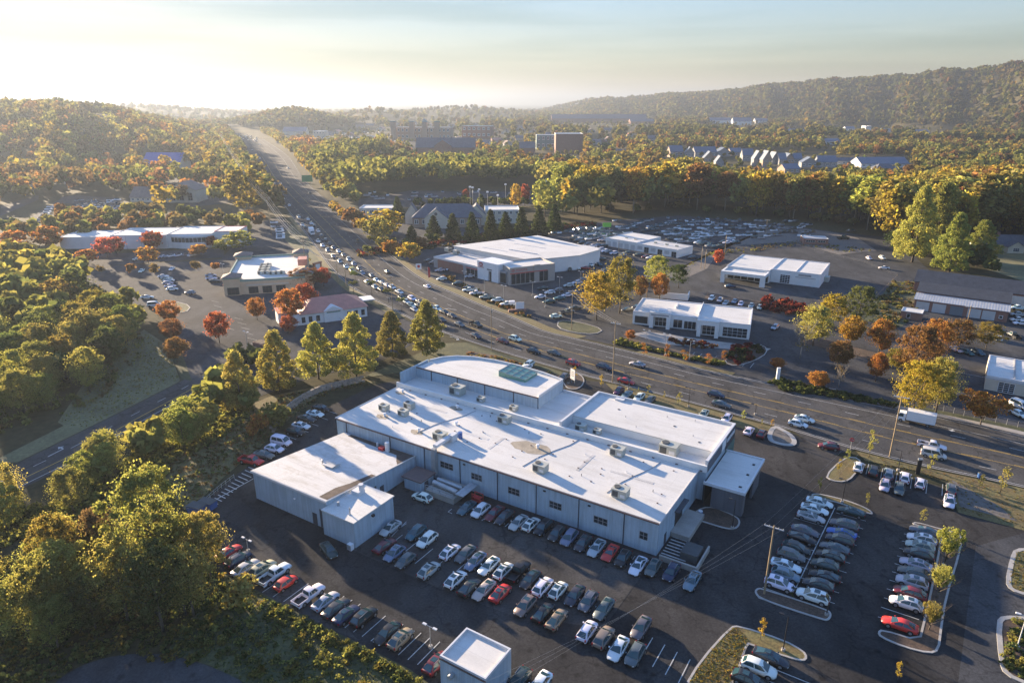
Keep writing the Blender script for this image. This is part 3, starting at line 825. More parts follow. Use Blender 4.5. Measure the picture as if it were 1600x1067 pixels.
B1.add('roof_edge', MB().box(-0.22, -0.13, -0.2, 21.9, 6.5, 6.95).box(78.73, 78.82, -0.2, 21.9, 6.5, 6.95), M['coping'])
B1.add('parapet', MB().box(-0.6, 80.2, 21.62, 22.05, 6.56, 8.05), M['wall_white'])
for x, y, w_, d_ in ((28, 9.6, 8, .7), (38, 6.5, .7, 6), (58, 8.4, .7, 7.5), (64, 11.5, 9, .7), (14, 15.5, 6, .7)):
    B1.add('walk_pad', MB().box(x, x + w_, y, y + d_, 6.862, 6.885), M['roof_stained'])
for x, y in ((18, 9), (33, 12), (42, 17), (57, 15), (67, 13), (74, 9), (30, 19.5), (14.5, 3.2), (60, 7), (49.5, 8)):
    B1.add('vent_pipe', MB().tube((x, y, 6.86), (x, y, 7.35), .07, n=6), M['sign_white'] if x % 2 else M['trim_dark'])
for x, y in ((50, 31), (58, 33), (66, 38), (74, 32), (62, 29.5), (72, 39.5)):
    B1.add('vent_pipe', MB().tube((x, y, 8.5), (x, y, 8.85), .07, n=6), M['trim_grey'])
for x, y in ((55, 36), (69, 34.5), (76, 30)):
    B1.add('roof_drain', MB().tube((x, y, 8.5), (x, y, 8.56), .3, n=10), M['trim_dark'])
st = MB()
for cx, cy, rx, ry in ((8.6, 6.2, 1.9, 1.1), (20.5, 4.3, 1.7, 1.0), (20.4, 19.0, 2.0, .9), (45.6, 11.9, 4.6, 2.3), (3.0, 18.9, 1.5, .8)):
    rnd = random.Random(int(cx * 10)); st.face([(cx + rx * math.cos(t) * (0.8 + 0.4 * rnd.random()), cy + ry * math.sin(t) * (0.8 + 0.4 * rnd.random()), 6.875) for t in [k * math.pi / 9 for k in range(18)]])
B1.add('roof_stain', st, M['stain'])
# roof vents, low pipes and seams (fixed to the roof)
for x, y in ((25.8, 11.9), (47.0, 12.3), (9.0, 6.6), (20.8, 4.8), (20.6, 19.3), (3.4, 19.4)):
    B1.add('roof_vent', MB().tube((x, y, 6.86), (x, y, 7.5), .28, .28, 10).tube((x, y, 7.5), (x, y, 7.75), .42, .30, 10), M['sign_white'], True, angle=40)
sm = MB()
for x, w in ((26, .0), (53.5, .0), (72.0, .0)):
    P = [Vector((x - 5.2, 4.0, 6.9)), Vector((x - 4.4, 9.0, 6.9)), Vector((x - 3.0, 13, 6.9)), Vector((x - 1.4, 17.0, 6.9)), Vector((x - 0.8, 20.5, 6.9))]
    for p, q in zip(P[:-1], P[1:]): sm.tube(p, q, .06, .06, 6)
B1.add('roof_conduit', sm, M['trim_grey'])
bk = MB()
rnd = random.Random(4)
for x in range(9, 76, 6):
    for y in (6, 9, 12, 18.5):
        if rnd.random() < .75:
            xx, yy = x + rnd.uniform(-1, 1), y + rnd.uniform(-.5, .5)
            bk.box(xx, xx + .3, yy, yy + .18, 6.86, 7.0)
for x in range(4, 80, 5): bk.box(x, x + .5, 21.2, 21.4, 6.86, 7.02)
B1.add('roof_pipe_block', bk, M['gutter'])
# front windows with dark panes, wall lights, steel stack with duct
F0 = B1.on('f', 0, 78.6, -0.02, 22)
for x, w, z0, z1 in ((30.4, 3.4, 3.3, 4.8), (38.4, 2.7, 3.0, 4.5), (47.4, 2.7, 2.6, 4.1), (56.8, 2.7, 2.6, 4.1), (66.2, 2.8, 2.6, 4.1), (75.2, 1.6, 2.5, 4.1)):
    B1.window(F0, x, w, z0, z1, 3 if w > 2 else 2, 2, M['trim_grey'])
for x in (36.5, 55.5, 65.0): B1.add('wall_light', MB().box(x, x + .5, -.3, -.03, 5.7, 5.9), M['black_metal'])
sk = MB().box(28.9, 29.9, -1.2, -.35, 1.5, 7.6)
B1.add('exhaust_stack', sk, M['steel'])
B1.add('duct', MB().box(28.9, 29.9, -.35, 4.5, 7.65, 8.3).box(29.2, 30.4, 4.5, 6.2, 6.9, 8.5), M['coping'])
B1.add('blower', MB().tube((30.4, 7.2, 6.9), (30.4, 7.2, 8.3), .5, .5, 10).box(29.8, 30.9, 6.5, 7.0, 7.2, 8.1), M['blue_bin'])
Fr = B1.on('r', 0, 78.6, 0.06, 22)
B1.panel(Fr, 9.0, 4.2, 0.2, 4.2, M['black_trim'], 'service_door'); B1.panel(Fr, 3.5, 1.1, 0.2, 2.4, M['trim_dark'], 'door')
B1.add('canopy', MB().box(78.62, 79.6, 8.4, 13.8, 4.3, 4.5), M['trim_dark'])
B1.add('loading_dock', MB().box(78.65, 82.2, 7.0, 16.0, 0, 1.0), M['concrete'])
# low rear roof
B1.walls(-0.6, 80.2, 22.1, 42.0, 6.5, WB, name='rear_wall')
B1.add('rear_roof', MB().box(-0.55, 47.0, 22.1, 41.8, 6.51, 6.7), M['roof_white'])
B1.add('gutter_roof', MB().box(47.4, 79.7, 22.1, 27.4, 6.51, 6.72), M['roof_white'])
B1.add('rear_parapet', MB().box(37.2, 46.9, 41.7, 42.05, 6.5, 7.3), M['coping'])
# curved showroom block
cur = [(-0.6, 29.7), (37.0, 29.7), (37.0, 42.2), (30, 43.8), (23, 44.6), (15, 44.6), (8.5, 43.6), (4.0, 41.6), (1.0, 38.6), (-0.4, 35.0)]
cv = [Vector((x, y, 0)) for x, y in cur]
B1.add('showroom_wall', MB().prism(cur, 6.51, 9.35), WB)
ci = [(p.x, p.y) for p in inset(cv, 0.35)]
B1.add('showroom_roof', MB().prism([(ci[0][0] + .02, 29.75)] + [(ci[1][0], 29.75)] + ci[2:], 9.36, 9.55), M['roof_white'])
cp = MB(); n = len(cur)
for i in range(1, n):
    j = (i + 1) % n
    if i == 9: continue
    a, b, c, d = cur[i], cur[j], ci[j], ci[i]
    cp.prism([a, b, c, d], 9.36, 10.05)
B1.add('curved_parapet', cp, M['coping'])
B1.add('roof_edge', MB().box(-.6, 37, 29.6, 29.74, 9.3, 9.62), M['gutter'])
for x in (4.5, 13, 21.5, 30, 36.95): B1.add('downspout', MB().box(x - .07, x + .07, 29.5, 29.69, 6.7, 9.35), M['trim_dark'])
B1.add('wing_wall', MB().box(-.95, -.62, 23.5, 35.0, 6.0, 10.0), WBY)
cw = MB().prism(cur, 0, 6.5); B1.add('showroom_base', cw, M['wall_dark'])
# green skylight: a glazed wedge with bars
sx0, sx1, sy0, sy1 = 21.5, 29.5, 36.0, 42.0
sk = MB()
sk.face([(sx0, sy0, 9.56), (sx1, sy0, 9.56), (sx1, sy0, 10.2), (sx0, sy0, 11.0)]); 
sk.face([(sx0, sy0, 11.0), (sx1, sy0, 10.2), (sx1, sy1, 10.2), (sx0, sy1, 11.0)])
sk.face([(sx0, sy1, 9.56), (sx0, sy0, 9.56), (sx0, sy0, 11.0), (sx0, sy1, 11.0)]); sk.face([(sx1, sy1, 9.56), (sx0, sy1, 9.56), (sx0, sy1, 11.0), (sx1, sy1, 10.2)])
sk.face([(sx1, sy0, 9.56), (sx1, sy1, 9.56), (sx1, sy1, 10.2), (sx1, sy0, 10.2)])
so = B1.add('skylight', sk, M['skylight'])
br = MB()
for i in range(5):
    t = i / 4; x = sx0 + (sx1 - sx0) * t; z = 11.0 - .8 * t + .03
    br.tube((x, sy0, z), (x, sy1, z), .06, n=4)
for i in range(4):
    y = sy0 + (sy1 - sy0) * i / 3; br.tube((sx0, y, 11.03), (sx1, y, 10.23), .06, n=4)
B1.add('glazing_bars', br, M['trim_grey'], parent=so)
# right roof block
B1.add('block_wall', MB().box(47.4, 79.7, 27.5, 42.0, 6.51, 8.3), M['wall_white'])
B1.add('block_roof', MB().box(47.4, 79.7, 27.45, 41.7, 8.31, 8.5), M['roof_white'])
B1.add('block_parapet', MB().box(46.8, 47.38, 22.1, 42.1, 6.51, 9.05).box(79.72, 80.3, 22.1, 42.1, 6.51, 9.05).box(47.4, 79.7, 41.72, 42.1, 8.3, 9.05), M['coping'])
B1.add('block_notch', MB().box(52.0, 54.2, 40.4, 41.7, 8.51, 8.9), M['coping'])
F3 = B1.on('r', 0, 80.32, 22.1, 42.1)
B1.panel(F3, 0.0, 9.5, 6.6, 8.6, M['wall_dark'], 'fascia', 0.06)
B1.panel(F3, 10.0, 2.6, 6.9, 8.7, M['sign_white'], 'sign_panel', 0.08)
B1.panel(F3, 12.8, 7.2, 5.6, 8.7, M['trim_dark'], 'fascia', 0.06)
for k in range(6): B1.panel(F3, 13.4 + k * 1.0, .62, 7.3, 8.1, M['sign_white'], 'sign_letter', 0.16)
slt = MB()
for k in range(16): slt.box(80.3, 80.55, 35.2 + k * .42, 35.36 + k * .42, .1, 5.5)
B1.add('timber_screen', slt, M['verdigris'])
Fs = B1.on('b', 47, 80, 22, 42.05)
for k in range(7): B1.window(Fs, 1.2 + k * 4.5, 3.8, .4, 4.6, 3, 2, M['trim_dark'])
B1.panel(Fs, 0.3, 32, 5.0, 6.6, M['trim_red'] if False else M['wall_dark'], 'fascia', 0.06)
# drive-through portico of dark block
B1.add('portico_roof', MB().box(80.6, 88.0, 20.4, 35.5, 5.05, 5.25), M['roof_white'])
B1.add('portico_fascia', MB().box(80.3, 88.4, 20.0, 20.35, 4.9, 5.5).box(80.3, 88.4, 35.55, 35.9, 4.9, 5.5).box(88.05, 88.4, 20.36, 35.54, 4.9, 5.5), M['coping'])
B1.add('block_wall', MB().box(82.0, 88.1, 20.3, 20.75, 0, 4.9).box(87.7, 88.12, 28.0, 33.8, 0, 4.9).box(87.72, 88.1, 20.76, 22.2, 0, 4.9), M['wall_dark'])
B1.add('glass_wall', MB().box(80.2, 80.5, 20.6, 35.0, .2, 4.9), M['pane'])
B1.add('roof_drain', MB().box(86.6, 87.2, 22.0, 22.4, 5.26, 5.4).box(86.7, 87.2, 27.4, 27.9, 5.26, 5.42).box(86.7, 87.2, 32.2, 32.7, 5.26, 5.42), M['black_metal'])

# --- roof-top units: one kind, copied
def unit_meshes():
    body = MB().box(-1.15, 1.15, -.85, .85, .16, 1.42); body.box(-1.05, 1.05, -.75, .75, 0, .16)
    gr = MB().box(-1.17, -1.152, -.75, .75, .3, 1.25).box(-1.0, -.1, -.872, -.855, .3, 1.25)
    top = MB().box(-1.2, 1.2, -.9, .9, 1.425, 1.5)
    fan = MB().tube((-.55, 0, 1.5), (-.55, 0, 1.62), .55, .5, 16)
    cone = MB().box(.25, 1.0, -.88, -.856, .4, .9)
    return [('cabinet', body.mesh('cabinet', M['unit']), None), ('grille', gr.mesh('grille', M['unit_dark']), None), ('top_cover', top.mesh('top_cover', M['unit']), None),
            ('fan_guard', fan.mesh('fan_guard', M['unit_dark']), None), ('access_panel', cone.mesh('access_panel', M['coping']), None)]
UM = unit_meshes()
UNIT_SPOTS = [(6.5, 9.2, 6.86, .95, 'squat roof unit nearest the left end of the main roof'), (10.9, 13.2, 6.86, 1.0, 'roof unit at the back of the left trio on the main roof'),
 (12.3, 9.4, 6.86, .95, 'roof unit at the front of the left trio on the main roof'), (27.2, 4.3, 6.86, 1.2, 'roof unit standing beside the steel duct on the main roof'),
 (34.4, 18.8, 6.86, 1.15, 'roof unit close to the parapet in the middle of the main roof'), (52.3, 4.3, 6.86, 1.15, 'roof unit near the front eave right of the rust stain'),
 (62.5, 18.6, 6.86, 1.2, 'roof unit close to the parapet right of the rust stain'), (69.5, 4.2, 6.86, 1.25, 'roof unit near the front right corner of the main roof'),
 (15.4, 26.4, 6.7, 1.5, 'large pale roof unit behind the parapet below the curved block'), (23.0, 25.8, 6.7, .8, 'smaller roof unit behind the parapet under the curved block'),
 (32.5, 25.8, 6.7, .8, 'small roof unit at the shaded gap between the two rear blocks'), (50.8, 25.0, 6.72, 1.0, 'roof unit in the recess at the left of the right block'),
 (54.6, 25.4, 6.72, .75, 'small twin-box roof unit in the recess of the right block'), (71.3, 25.0, 6.72, 1.6, 'widest roof unit in the recess at the right block')]
def place_unit(p, sc, rz, label, group):
    r = empty('rooftop_air_conditioner', p, rz, label, 'air conditioner', group); r.scale = (sc,) * 3
    for nme, me, _ in UM: inst(nme, me, r)
for x, y, z, sc, lb in UNIT_SPOTS: place_unit(bl(x, y, z), sc, FR, lb, 'air conditioning units on the main building')

# --- annex with its sloping roof
B2 = Bld('annex_building', 'low pale blue annex with stained white sloping roof beside the main building', 'building', A0, -32.28)
def shed(b, x0, x1, y0, y1, hf, hb, wm, rm):
    w = MB(); w.v = [(x0, y0, 0), (x1, y0, 0), (x1, y1, 0), (x0, y1, 0), (x0, y0, hf), (x1, y0, hf), (x1, y1, hb), (x0, y1, hb)]
    for q in ((3, 2, 1, 0), (4, 5, 6, 7), (0, 1, 5, 4), (1, 2, 6, 5), (2, 3, 7, 6), (3, 0, 4, 7)): w.f.append(q); w.m.append(0)
    b.add('wall', w, wm)
    r = MB(); e = .2
    for z in (.02, .2): r.face([(x0 - e, y0 - e, hf + z), (x1 + e, y0 - e, hf + z), (x1 + e, y1, hb + z), (x0 - e, y1, hb + z)])
    q = [(x0 - e, y0 - e, hf), (x1 + e, y0 - e, hf), (x1 + e, y1, hb), (x0 - e, y1, hb)]
    for i in range(4):
        a, c = q[i], q[(i + 1) % 4]; r.face([(a[0], a[1], a[2] + .02), (c[0], c[1], c[2] + .02), (c[0], c[1], c[2] + .2), (a[0], a[1], a[2] + .2)])
    return b.add('roof', r, rm)
shed(B2, 3.0, 23.8, -25.6, -.35, 6.3, 3.9, WB, M['roof_stained'])
zr_ = lambda y: 6.3 + (3.9 - 6.3) * (y + 25.6) / 25.25 + .215
def grime(pts):
    return [(x, y, zr_(y)) for x, y in pts]
B2.add('roof_grime', MB().face(grime([(21.6, -25.3), (23.7, -25.3), (23.8, -12.5), (22.7, -12.5), (22.2, -18), (21.4, -21)])).face(grime([(5, -1.6), (5, -.5), (23.7, -.5), (23.7, -6), (22.6, -5), (20.5, -2.6), (15, -2.2)])), M['grime'])
B2.add('roof_hatch', MB().box(12.2, 14.8, -15.6, -13.4, 5.0, 5.75).box(12.0, 15.0, -15.8, -13.2, 5.76, 5.95), M['roof_stained'])
B2.add('roof_vent', MB().tube((11.2, -14.8, 5), (11.2, -14.8, 6.2), .2, n=8), M['steel'], True)
B2.add('chimney', MB().tube((17.6, -2.2, 3.9), (17.6, -2.2, 6.4), .5, .5, 12), M['coping'], True, angle=40)
B2.add('chimney', MB().tube((14.2, -1.7, 3.9), (14.2, -1.7, 5.2), .22, .22, 10), M['coping'], True, angle=40)
B2.add('fan_box', MB().box(15.6, 16.9, -3.0, -1.9, 4.0, 5.0), M['trim_red'])
G0 = B2.on('f', 3.0, 23.8, -25.6, 0)
B2.panel(G0, 16.6, 1.2, .1, 2.6, M['trim_dark'], 'door'); B2.panel(G0, 18.7, 2.0, .1, 4.0, M['trim_dark'], 'roller_door'); B2.add('wall_light', MB().box(14.8, 15.2, -25.85, -25.62, 3.9, 4.1), M['sign_white'])
B2.add('fascia', MB().box(2.7, 24.1, -25.95, -25.82, 5.95, 6.45), M['coping'])
G1 = B2.on('r', 3.0, 23.8, -16.2, -.3)
B2.panel(G1, 1.0, 2.6, .1, 3.0, M['trim_dark'], 'roller_door'); B2.panel(G1, 4.6, 1.1, .1, 2.2, M['trim_dark'], 'door')
B2.add('block_wall', MB().box(23.85, 31.9, -26.9, -16.5, 0, 5.2), WB)
B2.add('block_roof', MB().box(23.85, 32.1, -27.1, -16.3, 5.21, 5.42), M['roof_white'])
B2.add('roof_vent', MB().tube((26.2, -19.0, 5.4), (26.2, -19.0, 7.4), .5, n=12).box(24.8, 26.6, -20.2, -18.4, 5.43, 6.2), M['coping'], True, angle=40)
B2.add('roof_vent', MB().tube((25.6, -24.4, 5.4), (25.6, -24.4, 6.2), .25, n=8).tube((29.6, -25.4, 5.4), (29.6, -25.4, 6.9), .12, n=8), M['steel'], True, angle=40)
B2.add('wall_light', MB().box(31.93, 32.4, -22.5, -22.0, 4.2, 4.6), M['black_metal'])

# --- small shed, dust duct, skip and stairs against the front wall
SH = Bld('storage_shed', 'small grey shed with a brown flat roof in the corner beside the annex', 'shed', bl(25.8, -6.4), -32.28)
SH.walls(0, 4.4, 0, 4.2, 2.6, M['wall_blue']); SH.add('roof', MB().box(-.4, 4.8, -.4, 4.6, 2.61, 2.85), M['gutter']); SH.panel(SH.on('r', 0, 4.4, 0, 4.2), 1.2, 1.2, .05, 2.1, M['trim_dark'])
RP = Bld('loading_platform', 'concrete loading platform with steel railings under the steel duct', 'platform', bl(31.2, -6.2), -32.28)
RP.add('deck', MB().box(0, 7.2, 0, 5.6, 0, 1.3), M['concrete']); RP.add('ramp', MB().box(7.25, 9.2, .5, 5.6, 2.2, 2.35), M['roof_grey'])
rl = MB()
for x in (0, 1.8, 3.6, 5.4, 7.1): rl.tube((x, .1, 1.3), (x, .1, 2.3), .05, n=6)
rl.tube((0, .1, 2.3), (7.1, .1, 2.3), .05, n=6).tube((0, .1, 1.8), (7.1, .1, 1.8), .04, n=6); RP.add('railing', rl, M['steel'])
RP.add('pipe', MB().tube((.5, 2.2, 2.0), (7.0, 1.6, 2.0), .55, n=10).tube((.5, 3.6, 2.0), (7, 3.4, 2.0), .45, n=10), M['steel'], True, angle=40)
RK = Bld('pallet_rack', 'red steel rack standing at the wall beside the loading platform', 'rack', bl(41.0, -3.6), -32.28)
pr = MB()
for x in (0, 2.0):
    for y in (0, 1.0): pr.box(x, x + .12, y, y + .12, 0, 2.2)
for z in (.6, 1.3, 2.05): pr.box(0.13, 1.99, .02, .12, z, z + .14).box(.13, 1.99, 1.0, 1.1, z, z + .14)
RK.add('frame', pr, M['red_plastic']); RK.add('shelf', MB().box(.1, 2.0, .13, .99, .75, .82).box(.1, 2.0, .13, .99, 1.45, 1.52), M['trim_red'])

# --- retaining wall round the loading bay on the right
LB = Bld('loading_bay', 'sunken loading bay with concrete retaining walls at the main building right corner', 'loading bay', bl(79.4, -.6), -32.28)
LB.add('retaining_wall', MB().box(0, 6.8, -.35, 0, 0, 1.1).box(6.5, 6.8, .02, 7.0, 0, 1.1), M['concrete'])
bx = MB().box(3.0, 6.0, 2.0, 5.6, 0, 1.6); LB.add('machine', bx, M['unit_dark'])

# --- bottom building
B3 = Bld('pump_house', 'small square pale blue block with white parapet roof at the bottom edge', 'building', bl(64.1, -43.3), -32.28)
B3.flat(0, 7.5, 0, 6.2, 5.6, WB, RW, .45, .25, M['coping'])
B3.add('roof_edge', MB().box(-.05, 7.55, -.12, -.02, 5.0, 5.25), M['gutter'])
B3.add('exhaust_pipe', MB().tube((2.2, -.02, 3.6), (2.2, -.9, 3.6), .36, .36, 14), M['steel'], True, angle=40)
B3.panel(B3.on('r', 0, 7.5, 0, 6.2), 2, 1.2, 0, 2.2, M['trim_dark'])

# --- car dealer with the red emblem
d0 = at(794.8, 419.1, 7.9)
B4 = Bld('car_dealership', 'white and grey car dealership with a red emblem and red fascia line across the highway', 'building', (-1.0, 291.0), 25.0)
GW = M['trim_grey']
L_ = lambda px, z: B4.loc(at(px[0], px[1], z))
B4.flat(0, 22.4, 0, 14.0, 7.9, mat('warm_grey_panel', (0.33, 0.31, 0.29), .6, var=.06), M['roof_white'], .7, .35)
Ff = B4.on('f', 0, 22.4, 0, 14)
for k in range(8):
    if k != 5: B4.window(Ff, .8 + k * 2.3, 2.0, .5, 5.0, 1, 2, M['trim_dark'], .12)
B4.panel(Ff, 0.2, 18.5, 5.1, 5.45, M['trim_red'], 'fascia_line', .12)
B4.panel(Ff, 11.6, 3.2, 5.6, 8.3, mat('warm_grey_fin', (0.33, 0.31, 0.29), .6, var=.06), 'projecting_fin', .5)
tm = text_mesh('TOYOTA', 1.35); tm.materials.append(M['trim_red'])
to = inst('lettering', tm, B4.root, (3.0, -.1, 6.1)); to.rotation_euler = (math.pi / 2, 0, 0)
def emblem(b, loc, r, rot):
    mb = MB()
    def ring(rx, rz, cx, cz, n=20, w=.16):
        for i in range(n):
            a0, a1 = 2 * math.pi * i / n, 2 * math.pi * (i + 1) / n
            P = lambda a, k, y: (cx + rx * k * math.cos(a), y, cz + rz * k * math.sin(a))
            k0 = 1 - w / max(rx, rz) * 1.2
            mb.face([P(a0, 1, -.06), P(a1, 1, -.06), P(a1, k0, -.06), P(a0, k0, -.06)]); mb.face([P(a0, 1, 0), P(a1, 1, 0), P(a1, 1, -.06), P(a0, 1, -.06)])
    ring(r, r * .68, 0, 0, w=.22 * r); ring(r * .32, r * .62, 0, 0, 14, .14 * r); ring(r * .66, r * .22, 0, r * .36, 14, .14 * r)
    o = mb.build('emblem', M['trim_red'], b.root, loc); o.rotation_euler = rot; return o
emblem(B4, (1.6, -.1, 6.6), .75, (0, 0, 0))
# low wing towards the left with glazing, brick end and the white entrance portal
B4b = Bld('dealership_wing', 'long low showroom wing with white entrance portal left of the dealership corner', 'building', (-1.9, 292.1), 136.6)
B4b.root.rotation_euler[2] = rad(136.6)
B4b.flat(11.5, 50.0, -16, -.2, 5.4, M['trim_grey'], M['roof_stained'], .8, .3, M['coping'])
Fl = B4b.on('b', 11.5, 50, -16, -.2)
fw = 50 - 11.5
for k in range(5): B4b.window(Fl, fw - 15.2 + k * 2.8, 2.4, .4, 3.4, 2, 1, M['trim_dark'], .1)
B4b.panel(Fl, fw - 15.5, 14.6, 3.6, 3.9, M['trim_red'], 'fascia_line', .1)
B4b.panel(Fl, 3.0, 18.0, 0.0, 4.4, M['brick'], 'brick_front', .08)
B4b.add('glass_link', MB().box(1.0, 5.2, -9, -.4, 0, 5.6), M['trim_grey'])
B4b.window(B4b.on('b', 1, 5.2, -9, -.4), .3, 3.6, .4, 4.8, 2, 2, M['trim_dark'])
B4b.add('portal', MB().box(5.3, 9.6, -9, .5, 0, 8.4).box(11.6, 18.6, -9, .5, 0, 8.4).box(9.62, 11.58, -9, .5, 4.6, 8.4), M['sign_white'])
B4b.add('entrance', MB().box(9.63, 11.57, -9, -.8, 0, 4.55), M['pane'])
tm2 = text_mesh('TOYOTA', .85); tm2.materials.append(M['trim_red'])
to2 = inst('lettering', tm2, B4b.root, (18.0, .56, 5.4)); to2.rotation_euler = (math.pi / 2, 0, math.pi)
emblem(B4b, (16.2, .58, 7.0), 1.35, (0, 0, math.pi))
B4b.panel((Vector((12.4, .5, 0)), Vector((-1, 0, 0)), Vector((0, 1, 0))), 0, 3.2, 5.0, 5.5, M['trim_dark'], 'sign_strip', .1)
B4c = Bld('dealership_workshop', 'large white workshop with a broad low-pitched roof behind the dealership', 'building', (-29.6, 344.1), -39.5)
wq = [(0, 0), (50.5, -1), (62, 22), (62, 40), (15.5, 49.8)]
B4c.add('wall', MB().prism(wq, 0, 6.8), M['wall_white']); wi = [(p.x, p.y) for p in inset([Vector((a, b, 0)) for a, b in wq], -.3)]
B4c.add('roof', MB().prism(wi, 6.81, 7.1), M['roof_white'])
B4c.add('roof_curb', MB().box(14, 30, 6, 6.5, 7.11, 7.25).box(20, 40, 24, 24.4, 7.11, 7.25).box(28, 46, 10, 10.4, 7.11, 7.5), M['coping'])
dl = at(802.5, 414.2, 0)
B4d = Bld('service_wing', 'white flat-roofed service wing at the right of the dealership workshop', 'building', (27.5, 330.0), 42.0)
B4d.flat(0, 24.0, 0, 12.0, 5.6, M['wall_white'], M['roof_white'], .3, .3, M['coping'])
B4d.flat(-13, -.1, 2.0, 12.0, 6.2, M['wall_white'], M['roof_white'], .3, .3, M['coping'])
for k in range(3): B4d.panel(B4d.on('f', -13, -.1, 2, 12), 2 + k * 3.6, 1.0, 3.4, 5.0, M['trim_dark'], 'vent')
for (x, y, z, lb) in ((700, 393, 5.0, 'roof unit at the left end of the dealership wing'), (713, 397, 5.0, 'second roof unit on the dealership wing'), (718, 387, 5.2, 'roof unit nearest the workshop on the dealership wing')):
    place_unit(at(x, y, z), 1.3, rad(136), lb, 'air conditioning units on the dealership')

# --- long white garage block with many roller doors
g0 = at(957, 382, 0)
B5 = Bld('garage_block', 'long low white garage block with many roller doors among parked cars', 'building', (52.5, 379.5), -44.3)
B5.flat(0, 20.5, 0, 24, 4.6, M['wall_white'], M['roof_white'], .25, .3, M['coping'])
B5.flat(20.6, 46.0, 0, 15.0, 4.3, M['wall_white'], M['roof_stained'], .25, .3, M['coping'])
for k in range(5): B5.panel(B5.on('f', 0, 20.5, 0, 24), .8 + k * 4.0, 2.8, .1, 3.1, M['door_grey'], 'roller_door', .04)
for k in range(6): B5.window(B5.on('f', 20.6, 46, 0, 15), .8 + k * 4.2, 2.9, .1 if k % 2 else 1.2, 3.0, 2, 2, M['trim_grey'], .1, 'garage_door', M['door_grey'] if k % 2 == 0 else M['pane'])
for x in (8, 14, 27, 34, 40): B5.add('roof_vent', MB().box(x, x + 1.5, 7, 8, 4.2, 5.0), M['unit'])

# --- white showroom with square portal (upper right)
B6 = Bld('portal_showroom', 'white showroom with a wide open portal and red shrubs in front', 'building', (109.8, 288.3), -31.5)
B6.flat(0, 20.5, 11.5, 38, 5.9, M['wall_white'], M['roof_white'], .35, .35, M['coping'])
B6.add('portal', MB().box(-19, -17.2, -1.0, .8, 0, 5.2).box(-2.0, 0, -1.0, .8, 0, 5.2).box(-19, 0, -1.0, .8, 3.9, 5.2).box(-2.0, 0, .82, 8, 3.9, 5.2).box(-19, -17.6, .82, 12, 3.9, 5.2) if False else
       MB().box(-19, -17.2, -1.0, .8, 0, 3.88).box(-2.0, 0, -1.0, .8, 0, 3.88).box(-19, 0, -1.0, .8, 3.9, 5.3).box(-.8, 0, .82, 7.4, 3.9, 5.3).box(-19, -18.2, .82, 8.1, 3.9, 5.3), M['wall_white'])
B6.add('portal_roof', MB().box(-18.1, -.9, .82, 8.1, 4.6, 4.8), M['roof_white'])
B6.flat(-19, -.1, 8.2, 37.5, 5.75, M['wall_white'], M['roof_white'], .3, .3, M['coping'])
for k in range(6): B6.window(B6.on('f', -19, -.1, 8.2, 26), 1.0 + k * 3.0, 2.6, .3, 3.4, 2, 2, M['trim_dark'])
B6.window(B6.on('f', 0, 20.5, 11.5, 38), 4.0, 4.2, .2, 4.0, 4, 5, M['sign_white'], .1, 'glazed_door')
B6.panel(B6.on('f', 0, 20.5, 11.5, 38), 11.5, 5.2, 4.3, 5.0, M['trim_grey'], 'sign_strip', .1); B6.panel(B6.on('f', 0, 20.5, 11.5, 38), 10.2, 8.5, 3.5, 3.7, M['trim_grey'], 'fascia_line', .08)
B6.add('roof_ridge', MB().box(10, 10.3, 12, 37.5, 5.64, 5.85), M['coping']); B6.add('side_unit', MB().box(20.55, 22.5, 24, 28, 0, 2.2), M['unit'])

# --- white showroom with big glazed bays (front right)
B7 = Bld('glazed_showroom', 'white showroom with tall glazed bays and two square portals facing the highway', 'building', (43.8, 236.6), -20.5)
B7.flat(0, 23.0, 0.0, 19, 4.9, M['wall_white'], M['roof_white'], .3, .35, M['coping'])
B7.flat(23.1, 40.5, -4.0, 17, 5.4, M['wall_white'], M['roof_white'], .35, .35, M['coping'])
Fa = B7.on('f', 0, 23, 0, 19); Fb = B7.on('f', 23.1, 40.5, -4.0, 17); Fc = B7.on('r', 23.1, 40.5, -4.0, 17)
B7.window(Fa, .8, 4.6, .6, 3.2, 3, 1, M['trim_dark']); B7.window(Fa, 14.5, 3.2, .3, 3.4, 2, 1, M['sign_white']); B7.window(Fa, 18.2, 4.2, .3, 3.2, 3, 1, M['sign_white'])
for nm, x0, y0 in (('portal', 6.4, -2.4), ('portal', 23.3, -6.4)):
    w = 7.2
    B7.add('portal', MB().box(x0, x0 + 1.3, y0, -.02 if x0 < 20 else -4.02, 0, 4.2).box(x0 + w - 1.3, x0 + w, y0, -.02 if x0 < 20 else -4.02, 0, 4.2).box(x0, x0 + w, y0, -.02 if x0 < 20 else -4.02, 4.22, 5.7), M['wall_white'])
    B7.add('portal_roof', MB().box(x0 - .1, x0 + w + .1, y0 - .1, 0 if x0 < 20 else -4, 5.72, 5.85), M['roof_white'])
B7.panel((Vector((6.9, -2.4, 0)), Vector((1, 0, 0)), Vector((0, -1, 0))), 0, 6.2, 4.7, 5.2, M['trim_grey'], 'sign_strip', .08)
B7.window(Fa, 8.0, 4.2, .3, 4.0, 3, 2, M['sign_white'], .1); B7.window(Fb, 1.8, 4.4, .3, 4.3, 3, 3, M['sign_white'], .1)
B7.window(Fb, 8.6, 8.0, .4, 3.8, 5, 3, M['sign_white'], .07); B7.window(Fc, 1.0, 8.0, .4, 3.8, 4, 3, M['sign_white'], .07); B7.window(Fc, 14.0, 4.0, 1.2, 3.8, 2, 2, M['sign_white'], .1)
